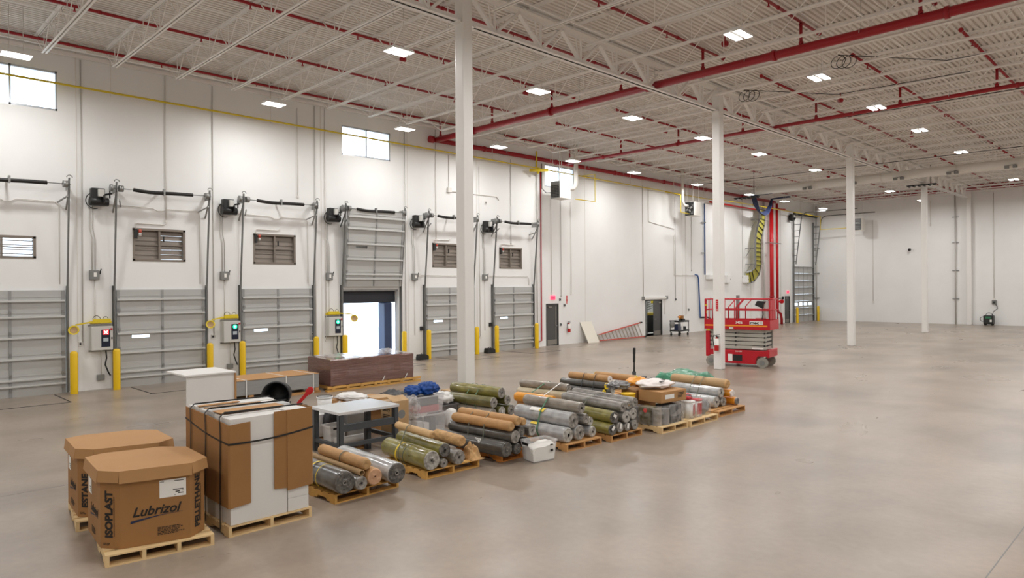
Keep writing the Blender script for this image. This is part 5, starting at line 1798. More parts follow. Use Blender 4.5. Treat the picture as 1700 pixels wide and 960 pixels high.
# heap of crumpled kraft paper
mb = MB()
cx, cy = -8.78, 7.72
N = 22
for i in range(N + 1):
    for j in range(N + 1):
        a, b = i / N * 2 - 1, j / N * 2 - 1
        rr = math.hypot(a, b)
        h = max(0, 1 - rr ** 2) * .2 * (1 + .8 * mnoise.noise(Vector((a * 3, b * 3, 2.2)))) + .02 * abs(mnoise.noise(Vector((a * 9, b * 9, 5))))
        mb.v.append(Vector((cx + a * .2 + .02 * mnoise.noise(Vector((a * 5, b * 5, 9))), cy + b * .14, PALLET_H + h)))
for i in range(N):
    for j in range(N):
        q = i * (N + 1) + j
        mb.f.append([q, q + 1, q + N + 2, q + N + 1])
        mb.sm.append(True)
tag(mb.build('crumpled_paper', 'kraft_crumple'), 'heap of crumpled brown paper at the right corner of the olive pallet', 'paper')

pf = pile(-8.75, -8.36, -.05, 1.6, [
    ('a', 8.532, .137, .141, 'film_charcoal', 'roll_end_dark', 'dark grey roll with chalk writing at the bottom of its pile', dict(core='roll_end_grey', len=1.75)),
    ('h', 8.80, .103, .1, 'film_charcoal', 'roll_end_dark', 'dark roll end low beside the white tub', dict(core='roll_end_grey')),
    ('b', 8.73, .33, .118, 'film_dark', 'roll_end_grey', 'glossy dark grey roll under the two kraft rolls', dict(core='roll_end_grey', dx=.02)),
    ('f', 8.95, .378, .1, 'film_charcoal', 'roll_end_dark', 'black-ended roll behind the glossy dark grey roll', dict(dx=-.05)),
    ('g', 9.207, .371, .1, 'film_dark', 'roll_end_grey', 'grey roll lying above the white tub', dict(dx=-.02, len=1.5)),
    ('i', 9.2, .13, .1, 'film_charcoal', 'roll_end_dark', 'hidden dark roll behind the white tub', dict(dx=-.15)),
    ('c', 8.656, .523, .089, 'kraft_wrap', 'kraft_crumple', 'front kraft-paper roll on the dark grey pile', dict(crumple=.025, len=1.4, dx=-.02)),
    ('d', 8.81, .60, .086, 'kraft_wrap', 'kraft_crumple', 'middle kraft-paper roll on the dark grey pile', dict(crumple=.025, len=1.42)),
    ('e', 8.95, .57, .07, 'kraft_wrap', 'kraft_crumple', 'rear kraft-paper roll on the dark grey pile', dict(crumple=.03, len=1.3)),
], 'rolls on the dark grey pile')
for x, nm in ((-9.25, 'left'), (-8.85, 'right')):
    strap(x, [pf[q] for q in 'abcdfg'] + [(8.2, .02, .01), (8.9, .02, .01)], 'strap_olive', 'dark green cord tied round the dark grey pile, the ' + ('one nearer the dock wall' if nm == 'left' else 'one nearer the roll ends'), .018, slope=-.35)
text_mb('200', .11, (-9.05, pf['a'][0] - .113, pf['a'][1] + .04), (1, -.05, 0), (0, .5, .86), .035, .01).build('chalk_writing', 'paper_white')
o = bpy.data.objects['chalk_writing']
tag(o, 'white chalk writing on the lowest dark grey roll', 'writing')

po = pile(-10.6, -10.98, -.09, 1.5, [
    ('f', 9.93, .36, .114, 'film_taupe', 'roll_end_grey', 'taupe roll at the bottom of the olive rolls tied with green cord'),
    ('d', 10.2, .36, .11, 'film_olive_dark', 'roll_end_pale', 'olive roll with a white ring end, low in the green-tied pile', dict(core='white_plastic', len=1.3)),
    ('e', 10.48, .362, .117, 'film_olive_dark', 'roll_end_grey', 'olive roll at the far bottom of the green-tied pile', dict(len=1.2)),
    ('b', 9.96, .575, .116, 'film_olive_dark', 'roll_end_grey', 'dark olive roll in the middle of the green-tied pile', dict(len=1.4)),
    ('c', 10.366, .589, .103, 'film_olive_dark', 'roll_end_grey', 'grey-ended roll behind the dark olive roll of the green-tied pile', dict(len=1.25)),
    ('a', 10.188, .76, .12, 'film_olive', 'roll_end_grey', 'olive roll topping the pile tied with green cord', dict(wob=.05)),
], 'rolls of the green-tied pile')
for x in (-11.45, -11.75):
    strap(x, list(po.values()), 'strap_green', 'bright green cord round the olive pile, the ' + ('one nearer the roll ends' if x > -11.6 else 'one nearer the dock wall'), .02, slope=-.35)

pg = pile(-8.3, -8.3, .02, 1.47, [
    ('a', 9.663, .277, .141, 'film_silver', 'roll_end_pale', 'silver roll at the bottom of its pile, right behind the white tub', dict(core='core_dark')),
    ('c8', 10.0, .276, .145, 'film_silver', 'roll_end_grey', 'big grey-ended roll in the middle of the bottom of the silver pile'),
    ('j', 10.376, .235, .108, 'film_silver', 'roll_end_pale', 'pale-ended roll at the bottom right of the silver pile'),
    ('b', 9.842, .52, .147, 'film_silver', 'roll_end_grey', 'big silver roll with a yellow sticker in the middle of the silver pile', dict(dx=-.02)),
    ('g', 10.18, .511, .092, 'film_grey', 'roll_end_grey', 'small tan-cored roll end right of the big silver roll'),
    ('i', 10.37, .43, .085, 'film_silver', 'roll_end_pale', 'pale roll end on the upper right of the silver pile', dict(dx=-.05)),
    ('c', 10.05, .73, .106, 'film_taupe', 'roll_end_grey', 'taupe-grey roll topping the silver pile', dict(core='core_dark', wob=.05)),
], 'rolls of the silver pile')
strap(-8.98, list(pg.values()), 'strap_green', 'green strap round the silver pile', .03, slope=-.3)
st = bpy.data.objects
y, z, r = pg['b']


def sticker(y, z, r, x0, x1, a0, a1, m, label):
    mb = MB()
    vs = []
    n = 5
    for i in range(n + 1):
        a = R(a0 + (a1 - a0) * i / n)
        for x in (x0, x1):
            vs.append((x, y + (r * 1.05) * math.cos(a), z + (r * 1.05) * math.sin(a)))
    mb.add(vs, [(2 * i, 2 * i + 1, 2 * i + 3, 2 * i + 2) for i in range(n)])
    return tag(mb.build('paper_sticker', m), label, 'sticker', 'stickers on the rolls')


sticker(y, z, r, -9.35, -9.1, 105, 140, 'paper_white', 'white paper label on the big silver roll of the silver pile')
sticker(y, z, r, -9.1, -8.98, 100, 142, 'strap_yellow', 'yellow sticker beside the white label on the big silver roll')
y, z, r = pg['a']
sticker(y, z, r, -9.2, -9.0, 95, 125, 'strap_yellow', 'yellow-edged label on the bottom silver roll')

pg2 = pile(-9.3, -11.2, -.1, 1.5, [
    ('a', 10.78, .752, .099, 'film_beige', 'roll_end_pale', 'beige wrapped roll behind the taupe-topped silver pile'),
    ('b', 10.86, .92, .083, 'film_taupe', 'roll_end_grey', 'slim taupe roll lying on the beige wrapped roll'),
    ('c', 10.38, .70, .1, 'wrap_orange', 'wrap_orange', 'orange plastic-wrapped roll at the left of the beige roll', dict(core='wrap_orange', len=1.15)),
    ('d', 11.0, .72, .08, 'film_taupe', 'roll_end_pale', 'small pale roll right of the beige wrapped roll'),
], 'rolls behind the silver pile')
strap(-11.9, [pg2['a'], pg2['b'], pg2['c'], pg2['d']], 'strap_green', 'green strap round the beige roll behind the silver pile', .04)
strap(-11.45, [pg2['a'], pg2['b'], pg2['c'], pg2['d']], 'strap_white', 'white tape round the beige roll behind the silver pile', .03)

ph = pile(-8.2, -8.11, .15, 1.7, [
    ('a', 10.877, .208, .112, 'film_olive', 'roll_end_dark', 'olive roll with a paper tag at the bottom of the tagged pile', dict(len=1.2)),
    ('h', 11.121, .219, .1, 'film_grey', 'roll_end_grey', 'grey roll with a paper tag right of the bottom olive roll'),
    ('i', 11.36, .196, .084, 'film_grey', 'roll_end_grey', 'small grey roll end in the bottom row of the tagged pile'),
    ('j', 11.62, .19, .1, 'film_grey', 'roll_end_grey', 'grey roll at the right of the bottom row of the tagged pile'),
    ('b', 10.976, .429, .122, 'film_olive', 'roll_end_dark', 'upper olive roll with a paper tag in the tagged pile', dict(len=1.2, dx=-.03)),
    ('f', 11.33, .40, .122, 'film_grey', 'roll_end_pale', 'grey roll with a greenish rim in the middle of the tagged pile'),
    ('g', 11.64, .403, .118, 'film_silver', 'roll_end_pale', 'pale roll at the right of the middle row of the tagged pile', dict(dx=-.06)),
    ('c', 11.185, .61, .093, 'film_grey', 'roll_end_grey', 'front one of three long grey rolls topping the tagged pile', dict(dx=.02, len=1.75)),
    ('d', 11.408, .623, .084, 'film_grey', 'roll_end_grey', 'middle one of three long grey rolls topping the tagged pile', dict(len=1.8, core='core_tan')),
    ('e', 11.615, .658, .096, 'film_grey', 'roll_end_grey', 'rear one of three long grey rolls topping the tagged pile', dict(len=1.8)),
], 'rolls of the tagged pile')
strap(-8.85, list(ph.values()), 'strap_olive', 'dark strap round the tagged pile', .02, slope=-.3)
for q, an in (('a', 40), ('b', -30), ('h', 70), ('i', 80)):
    y, z, r = ph[q]
    M = frame_m((-8.11 + .012 + (-.03 if q == 'b' else 0), y, z + r * .25), (0, math.cos(R(an)), math.sin(R(an))), (0, -math.sin(R(an)), math.cos(R(an))))
    MB().prism([(-.05, -.03), (.05, -.03), (.05, .03), (-.05, .03)], 0, .003, M).build('paper_tag', 'paper_white')
for nm, lb in zip(('paper_tag', 'paper_tag.001', 'paper_tag.002', 'paper_tag.003'), ('on the bottom olive roll of the tagged pile', 'on the upper olive roll of the tagged pile', 'on the grey roll right of the bottom olive roll', 'on the small grey roll')):
    tag(bpy.data.objects[nm], 'white paper tag ' + lb, 'tag', 'paper tags on rolls')

pq = pile(-10.2, -11.2, .02, 1.45, [
    ('b', 13.2, .479, .065, 'film_charcoal', 'strap_yellow', 'slim dark roll with a yellow end, low in the back row'),
    ('e', 13.36, .47, .07, 'film_charcoal', 'roll_end_dark', 'slim dark roll hidden low in the back row'),
    ('f', 13.55, .47, .08, 'film_taupe', 'roll_end_pale', 'pale-ended roll low in the back row'),
    ('g', 14.5, .47, .08, 'film_taupe', 'roll_end_pale', 'pale roll under the far kraft roll of the back row'),
    ('a', 13.3, .612, .083, 'film_charcoal', 'strap_yellow', 'charcoal roll with a yellow end in the back row', dict(len=1.6)),
    ('c', 13.437, .763, .087, 'kraft_wrap', 'bag_white', 'kraft roll with white plastic at its end, topping the back row', dict(len=1.42)),
    ('d', 14.525, .671, .084, 'kraft_wrap', 'strap_yellow', 'farthest kraft roll of the back row, by the black handle'),
], 'rolls of the back row')
for x in (-11.55, -11.95):
    strap(x, [pq[q] for q in 'abcef'], 'strap_black', 'thin black strap round the back row rolls, the ' + ('one nearer the roll ends' if x > -11.7 else 'one nearer the dock wall'), .02, slope=-.3)

pk = pile(-7.95, -8.15, .09, 1.55, [
    ('c', 14.45, .342, .134, 'film_silver', 'roll_end_pale', 'silver roll at the bottom of the last pallet in the row', dict(len=1.4)),
    ('d', 14.78, .301, .112, 'film_grey', 'roll_end_grey', 'grey roll end right of the bottom silver roll on the last pallet'),
    ('f', 15.12, .30, .09, 'wrap_orange', 'bag_grey', 'lower orange plastic-wrapped roll on the last pallet', dict(crumple=.08, core='wrap_orange', dx=.15)),
    ('b', 14.64, .54, .12, 'film_silver', 'roll_end_pale', 'silver roll under the tan roll on the last pallet', dict(wob=.05, dx=.02)),
    ('e', 15.0, .49, .09, 'wrap_orange', 'bag_white', 'upper orange plastic-wrapped roll on the last pallet', dict(crumple=.08, dx=.1)),
    ('a', 14.9, .71, .113, 'film_tan', 'kraft_crumple', 'tan kraft roll on top of the last pallet, before the green tarp', dict(crumple=.015, dx=.02)),
], 'rolls on the last pallet')
for x in (-8.62, -8.85):
    strap(x, [pk[q] for q in 'abcde'], 'strap_olive', 'dark cord round the rolls on the last pallet, the ' + ('one nearer the roll ends' if x > -8.7 else 'one nearer the dock wall'), .016, slope=-.3)

# ------------------------------------------------------------------ big octagonal printed cartons
OCT = [(-9.52, 2.20), (-8.70, 2.133), (-8.487, 2.286), (-8.30, 3.00), (-8.457, 3.225), (-9.218, 3.261), (-9.46, 3.03), (-9.60, 2.42)]


def carton(off, label, front):
    dx, dy = off
    lid = [Vector((x + dx, y + dy, 0)) for x, y in OCT]
    cen = sum(lid, Vector()) / 8
    body = [cen + (p - cen) * .955 for p in lid]
    t = thing('octagonal_carton', cen + Vector((0, 0, PALLET_H)), label, 'carton', 'octagonal brown cartons')
    bm_ = MB().prism([(p.x, p.y) for p in body], PALLET_H + .002, .985)
    bm_.build('carton_body', 'kraft', t)
    m = MB()
    m.prism([(p.x, p.y) for p in lid], .992, 1.0)
    n = 8
    for i in range(n):
        a, b = lid[i], lid[(i + 1) % n]
        f = .5 if i in (1, 3, 5, 7) else 0
        o = (b - a).cross(Vector((0, 0, 1))).normalized() * (.012 if i % 2 else .02)
        drop = .135 if i % 2 == 0 else .125
        vs = [a + Vector((0, 0, .998)), b + Vector((0, 0, .998)), b + o + Vector((0, 0, 1 - drop)), a + o + Vector((0, 0, 1 - drop))]
        m.add(vs + [v - o * .35 for v in vs], [(0, 1, 2, 3), (7, 6, 5, 4), (0, 4, 5, 1), (1, 5, 6, 2), (2, 6, 7, 3), (3, 7, 4, 0)])
    m.build('lid', 'kraft_lid', t)

    def face(i):
        a, b = body[i], body[(i + 1) % 8]
        return a, (b - a).normalized(), (b - a).length
    Z = Vector((0, 0, 1))

    def logo(i, s, pos, zz):
        a, u, L = face(i)
        p = a + u * (L * pos) + Z * zz
        text_mb('Lubrizol', s, p, u, Z, .003, .022, .32, sx=1.0).build('logo_lettering', 'print_black', t)
        n_ = u.cross(Z)
        M = frame_m(p + n_ * .003, u, Z)
        w_ = s * 3.6
        sw = [(-.03 * w_, -.42 * s)]
        sw += [(w_ * q / 10 - .02 * w_, -.30 * s + .26 * s * math.sin(q / 10 * 1.5)) for q in range(11)]
        sw += [(w_ * q / 10 - .02 * w_, -.50 * s + .44 * s * math.sin(q / 10 * 1.57)) for q in range(10, -1, -1)]
        MB().prism(sw, 0, .0015, M).build('logo_swoosh', 'print_blue', t)

    def small(i, p0, z0, rows_, w_, hh=.008, gap=.016, m='print_black', off_=.003):
        a, u, L = face(i)
        n_ = u.cross(Z)
        mb = MB()
        for q in range(rows_):
            M = frame_m(a + u * (L * p0) + Z * (z0 - q * gap) + n_ * off_, u, Z)
            x = 0
            ww = w_ * (.6 + .4 * rnd.random())
            while x < ww:
                k = .012 + rnd.random() * .03
                mb.prism([(x, 0), (x + k, 0), (x + k, hh), (x, hh)], 0, .001, M)
                x += k + .008
        mb.build('small_print', m, t)

    def label(i, p0, z0, w_, h_, tilt=0):
        a, u, L = face(i)
        n_ = u.cross(Z)
        u2 = (u + Z * tilt).normalized()
        v2 = n_.cross(u2)
        M = frame_m(a + u * (L * p0) + Z * z0 + n_ * .002, u2, v2)
        s = MB().prism([(0, 0), (w_, 0), (w_, h_), (0, h_)], 0, .0015, M).build('shipping_label', 'paper_white', t)
        mb = MB()
        for (x, y, ww, hh) in ((.02, .92, .15, .03), (.55, .92, .36, .04), (.5, .42, .4, .05), (.6, .3, .16, .06), (.7, .2, .2, .05), (.84, .31, .08, .03), (.56, .1, .04, .03)):
            mb.prism([(x * w_, (y - hh) * h_), ((x + ww) * w_, (y - hh) * h_), ((x + ww) * w_, y * h_), (x * w_, y * h_)], .002, .003, M)
        mb.build('label_print', 'print_black', t)

    def vertical(i, word, s, pos, z0, sx):
        a, u, L = face(i)
        p = a + u * (L * pos) + Z * z0
        text_mb(word, s, p, Z, -u, .003, .045, 0, sx=sx).build('brand_lettering', 'print_black', t)

    a, u, L = face(2)
    logo(2, .145, .16, .465)
    label(2, .55, .635, .275, .2, .0)
    small(2, .52, .30, 6, .30)
    vertical(1, 'ISOPLAST' if front else 'ESTANE', .125, .60, .25, .98)
    vertical(3, 'PELLETHANE', .12, .64, .22, .90)
    small(1, .15, .185, 2, .08)
    mb = MB()
    for i_, pp in ((1, .68), (3, .72)):
        a, u, L = face(i_)
        n_ = u.cross(Z)
        M = frame_m(a + u * (L * pp) + n_ * .003, u, Z)
        for q in range(26):
            z0 = .27 + q * .017
            mb.prism([(0, z0), (.008, z0), (.008, z0 + .012), (0, z0 + .012)], 0, .001, M)
    mb.build('small_print', 'print_black', t)
    logo(0, .13, .28, .44)
    label(0, .1, .62, .2, .2)
    small(0, .35, .26, 5, .3)
    return t


carton((0, 0), 'front octagonal brown carton with a printed logo and white label', True)
carton((-1.42, .10), 'rear octagonal brown carton with a dented lid, mostly hidden', False)

# ------------------------------------------------------------------ strapped stack of white panels with cardboard wraps
g = 'white flat cartons in the strapped stack'
xs = [-8.36, -8.60, -8.84, -9.08, -9.32, -9.56, -9.70]
zt = [1.425, 1.44, 1.455, 1.445, 1.46, 1.45]
pos = ['at the front', 'second from the front', 'third from the front', 'fourth from the front', 'fifth from the front', 'at the back']
for i in range(6):
    y1 = 4.20 if i == 0 else 4.49
    o = MB().box(xs[i + 1] + .004, xs[i] - .004, 3.47, y1, PALLET_H + .002, zt[i]).build('flat_carton', 'panel_white' if i != 2 else 'foam_grey', bevel=.006)
    tag(o, 'upright %s flat carton %s of the strapped stack' % ('white' if i != 2 else 'grey', pos[i]), 'carton', g)
for z0, z1, lb in ((PALLET_H + .002, .30, 'lower'), (.302, .47, 'upper')):
    tag(MB().box(-8.6, -8.365, 4.21, 4.5, z0, z1).build('white_box', 'panel_white', bevel=.005), lb + ' white box at the front right foot of the strapped stack', 'box', 'low white boxes')
tag(MB().box(-8.6, -8.37, 4.21, 4.5, .474, 1.44).build('flat_carton', 'panel_white', bevel=.005), 'white carton standing on the two low white boxes', 'carton', g)


def sheet(pts, z0s, z1s, th, name, m, label):
    """folded vertical board through plan points with its own lower and upper edge heights"""
    mb = MB()
    n = len(pts)
    vs = []
    for k in (0, 1):
        for i, (x, y) in enumerate(pts):
            p, q = pts[max(i - 1, 0)], pts[min(i + 1, n - 1)]
            d = Vector((q[0] - p[0], q[1] - p[1], 0)).normalized()
            nn = Vector((d.y, -d.x, 0)) * th * k
            vs += [(x + nn.x, y + nn.y, z0s[i]), (x + nn.x, y + nn.y, z1s[i])]
    o = 2 * n
    fs = []
    for i in range(n - 1):
        a = 2 * i
        fs += [(a, a + 2, a + 3, a + 1), (o + a, o + a + 1, o + a + 3, o + a + 2), (a, o + a, o + a + 2, a + 2), (a + 1, a + 3, o + a + 3, o + a + 1)]
    fs += [(0, 1, o + 1, o), (2 * n - 2, o + 2 * n - 2, o + 2 * n - 1, 2 * n - 1)]
    mb.add(vs, fs)
    return tag(mb.build(name, m), label, 'cardboard', 'cardboard wraps of the strapped stack')


sheet([(-9.72, 3.45), (-8.9, 3.445), (-8.345, 3.445), (-8.34, 3.455), (-8.345, 3.71)], [.40, .36, .35, .35, .37], [1.43, 1.40, 1.36, 1.36, 1.37], .012, 'cardboard_wrap', 'kraft', 'brown cardboard wrapped round the left side of the strapped stack')
sheet([(-8.352, 4.02), (-8.345, 4.225)], [.47, .45], [1.445, 1.45], .01, 'cardboard_sheet', 'kraft', 'narrow brown cardboard sheet at the front of the strapped stack')
sheet([(-8.335, 4.19), (-8.335, 4.53), (-8.345, 4.54), (-8.7, 4.54)], [.42, .44, .44, .5], [1.45, 1.45, 1.45, 1.45], .01, 'cardboard_sheet', 'kraft', 'wide brown cardboard sheet at the front right of the strapped stack')
for (x0, x1, y0, y1, z, lb) in ((-8.88, -8.62, 3.46, 4.3, 1.462, 'nearest the front'), (-9.15, -9.1, 3.46, 4.2, 1.466, 'thin strip behind'), (-9.4, -9.3, 3.46, 4.0, 1.47, 'at the rear')):
    mb = MB().box(x0, x1, y0, y1, z, z + .008)
    tag(mb.build('cardboard_flap', 'kraft_lid'), 'brown cardboard flap lying on top of the strapped stack, ' + lb, 'cardboard', 'cardboard flaps on the stack')
# black straps
ring = [(-8.322, 3.431), (-8.322, 4.556), (-9.724, 4.556), (-9.724, 3.436)]
zs = [1.13, 1.19, 1.22, 1.28]
mb = MB()
for i in range(4):
    a, b = ring[i], ring[(i + 1) % 4]
    n = 8
    for q in range(n):
        f0, f1 = q / n, (q + 1) / n
        za = zs[i] + (zs[(i + 1) % 4] - zs[i]) * f0 - .03 * math.sin(math.pi * f0)
        zb = zs[i] + (zs[(i + 1) % 4] - zs[i]) * f1 - .03 * math.sin(math.pi * f1)
        mb.bar((a[0] + (b[0] - a[0]) * f0, a[1] + (b[1] - a[1]) * f0, za), (a[0] + (b[0] - a[0]) * f1, a[1] + (b[1] - a[1]) * f1, zb), .004, .022)
tag(mb.build('binding_strap', 'strap_black'), 'black strap running level round the strapped stack of panels', 'strap', 'straps of the panel stack')
for x, lb in ((-8.56, 'nearest the front corner'), (-9.02, 'in the middle'), (-9.52, 'at the rear')):
    mb = MB()
    p = [(x, 3.42, .06), (x, 3.42, .5), (x + .02, 3.42, 1.2), (x, 3.42, 1.43), (x + .02, 3.47, 1.485), (x + .05, 4.5, 1.475), (x + .05, 4.56, 1.45), (x, 4.56, .06)]
    for a, b in zip(p[:-1], p[1:]):
        mb.bar(a, b, .022, .004, up=(0, -1, .01))
    tag(mb.build('binding_strap', 'strap_black'), 'black strap running over the strapped stack of panels, ' + lb, 'strap', 'straps of the panel stack')

# white laminate stand behind the stack
t = thing('laminate_stand', (-13.9, 5.2, 0), 'white laminate stand with an overhanging top behind the strapped stack', 'stand')
MB().box(-14.5, -13.45, 4.76, 5.71, 1.37, 1.40).build('top_panel', 'panel_white', t)
MB().box(-13.52, -13.49, 4.79, 5.69, 0, 1.37).build('front_panel', 'panel_white', t)
MB().box(-13.6, -13.46, 5.69, 5.72, 0, 1.37).build('plywood_edge', 'kraft_lid', t)

# ------------------------------------------------------------------ long stacks by the dock doors
t = thing('panel_bundle', (-18.85, 8.2, 0), 'low bundle of grey panels with a cardboard top and white straps', 'panel bundle')
MB().box(-19.45, -18.2, 7.05, 10.15, .15, .55).build('grey_panels', 'stack_grey', t, bevel=.01)
MB().box(-19.46, -18.19, 7.04, 10.16, .55, .56).build('cardboard_cover', 'kraft_lid', t)
for y in (7.98, 9.12, 9.95):
    MB().box(-18.19, -18.184, y, y + .03, .02, .58).box(-19.46, -18.184, y, y + .03, .561, .566).build('white_strap', 'strap_white', t)
m = MB()
for q in range(4):
    m.box(-19.4, -18.17, 7.1 + q * .97, 7.22 + q * .97, .06, .148)
m.box(-18.35, -18.2, 7.05, 10.2, 0, .06).box(-19.4, -19.2, 7.05, 10.2, 0, .06)
m.build('timber_skid', 'pine_brown', t)
t = thing('panel_bundle', (-18.95, 11.9, 0), 'tall bundle of panels wrapped in glossy dark brown plastic', 'panel bundle')
M0 = MB()
n = 24
vs = []
for i in range(n + 1):
    f = i / n
    y = 10.42 + 2.96 * f
    for (x, z) in ((-18.02, .16), (-18.0, .4), (-18.02, .65), (-18.0, .9), (-18.06, .93), (-19.3, .96), (-19.34, .9), (-19.34, .16)):
        vs.append((x + .012 * mnoise.noise(Vector((y * 3, z * 6, 1))), y, z + (.01 * mnoise.noise(Vector((y * 4, x, 4))) if z > .3 else 0)))
fs = []
for i in range(n):
    for k in range(8):
        a, b = i * 8 + k, i * 8 + (k + 1) % 8
        fs.append((a, b, b + 8, a + 8))
fs += [tuple(range(8)), tuple(range(n * 8, n * 8 + 8))]
M0.add(vs, fs)
M0.build('wrapped_panels', 'brown_wrap', t)
# loose film over the top
mb = MB()
nx, ny = 8, 24
for i in range(nx + 1):
    for j in range(ny + 1):
        x, y = -18.1 - 1.2 * i / nx, 10.6 + 2.6 * j / ny
        mb.v.append(Vector((x, y, .965 + .035 * abs(mnoise.noise(Vector((x * 3, y * 2, 3)))) + (.1 * max(0, 1 - abs(y - 13.0) / .3) * max(0, 1 - abs(x + 18.9) / .5)))))
for i in range(nx):
    for j in range(ny):
        q = i * (ny + 1) + j
        mb.f.append([q, q + 1, q + ny + 2, q + ny + 1])
        mb.sm.append(True)
mb.build('loose_film', 'clear_film', t)
m = MB()
for q in range(7):
    m.box(-19.3, -17.96, 10.44 + q * .48, 10.54 + q * .48, .06, .155)
m.box(-18.12, -17.98, 10.3, 13.65, 0, .06).box(-19.3, -19.15, 10.3, 13.65, 0, .06).box(-18.04, -17.97, 10.3, 13.65, .09, .155)
m.build('timber_skid', 'pine_gold', t)
for y in (12.1, 12.95):
    MB().bar((-17.985, y, .02), (-17.985, y + .18, .3), .025, .005, up=(1, 0, 0)).build('skid_strap', 'strap_white', t)

# black tub on its side
t = thing('black_tub', (-16.6, 8.05, 0), 'round black plastic tub lying on its side behind the strapped stack', 'tub')
ax = Vector((.80, -.60, .05)).normalized()
Mt = Matrix.Translation(Vector((-16.45, 7.98, .345))) @ ax.to_track_quat('Z', 'Y').to_matrix().to_4x4()
MB().lathe([(0, -.62), (.27, -.62), (.29, -.58), (.33, 0), (.345, 0), (.345, .02), (.32, .02), (.28, -.56), (0, -.58)], 36, Mt).build('shell', 'tub_black', t)
MB().lathe([(.32, .0), (.35, .0), (.355, .015), (.35, .03), (.32, .03)], 36, Mt).build('rim', 'tub_black', t)
MB().tube(arc((0, 0, -.1), .42, -.4, .4, 8, (1, 0, 0), (0, 1, 0)), .012, 6).build('carry_handle', 'tub_black', t) if False else None

# hand pallet trucks
def pallet_truck(p, tip, m, label, fork):
    p, tip = Vector(p), Vector(tip)
    t = thing('pallet_truck', p, label, 'pallet truck', 'hand pallet trucks')
    f = Vector(fork)
    s = Vector((-f.y, f.x, 0))
    MB().bar(p + s * .2 + f * .15 + Vector((0, 0, .1)), p + s * .2 + f * 1.25 + Vector((0, 0, .1)), .16, .05).bar(p - s * .2 + f * .15 + Vector((0, 0, .1)), p - s * .2 + f * 1.25 + Vector((0, 0, .1)), .16, .05).bar(p + s * .27 + f * .12 + Vector((0, 0, .15)), p - s * .27 + f * .12 + Vector((0, 0, .15)), .14, .22).build('forks', 'handle_red' if m == 'handle_red' else 'dark_steel', t)
    MB().cyl(p + Vector((0, 0, .1)), p + Vector((0, 0, .42)), .06, 12).build('pump', 'dark_steel', t)
    for q in (-1, 1):
        MB().cyl(p + s * (q * .1) + Vector((0, 0, .09)), p + s * (q * .16) + Vector((0, 0, .09)), .09, 14).build('wheel', 'black_rubber', t)
    d = (tip - (p + Vector((0, 0, .4)))).normalized()
    MB().cyl(p + Vector((0, 0, .38)), tip, .024, 10).build('tow_bar', m, t)
    MB().bar(tip - d * .06, tip + d * .14, .06, .08).build('grip_head', m, t, bevel=.015)
    MB().bar(tip - d * .02, tip + d * .12, .05, .13).build('hand_grip', m, t, bevel=.02) if m != 'black_plastic' else None
    if True:
        MB().bar(tip - d * .3, tip + d * .14, .05, .07).build('sleeve', m, t, bevel=.01)
        return
    MB().tube([tip + d * .1 - s * .1, tip + d * .17 - s * .09, tip + d * .19, tip + d * .17 + s * .09, tip + d * .1 + s * .1], .016, 8).build('loop_handle', m, t)


pallet_truck((-13.35, 6.72, 0), (-13.12, 7.06, .86), 'handle_red', 'hand pallet truck with a red handle showing behind the strapped stack', (-1, 0, 0))
pallet_truck((-12.32, 17.42, 0), (-12.30, 17.41, 1.0), 'black_plastic', 'hand pallet truck with a black upright handle behind the back row rolls', (-.2, .98, 0))

# ------------------------------------------------------------------ steel work table and what lies by it
t = thing('work_table', (-11.28, 7.04, 0), 'grey steel work table with a bare shiny top', 'table')
tx0, tx1, ty0, ty1 = -11.76, -10.78, 6.39, 7.68
MB().box(tx0, tx1, ty0, ty1, .765, .82).build('table_top', 'table_steel', t, bevel=.008)
for x, y in ((tx0 + .06, ty0 + .06), (tx1 - .06, ty0 + .06), (tx0 + .06, ty1 - .06), (tx1 - .06, ty1 - .06)):
    if x < -11.5 and y > 7:
        x, y = -11.125, 7.2
    sx = 1 if x < -11.3 else -1
    MB().box(x - .045, x + .045, y - .045, y - .038, 0, .765).box(x - .045, x - .038, y - .045, y + .045, 0, .765).box(x + .038, x + .045, y - .045, y + .045, 0, .765).build('leg', 'table_frame', t)
MB().box(tx1 - .10, tx1 - .02, ty0 + .1, ty1 - .1, .46, .58).build('front_stretcher', 'table_frame', t)
MB().box(tx0 + .1, tx1 - .1, ty0 + .02, ty0 + .08, .17, .24).build('side_stretcher', 'table_frame', t)
MB().box(tx1 - .1, tx1 - .04, ty0 + .1, ty1 - .1, .17, .24).build('low_stretcher', 'table_frame', t)
MB().box(tx0 + .1, tx1 - .1, ty1 - .08, ty1 - .02, .17, .24).build('side_stretcher', 'table_frame', t)


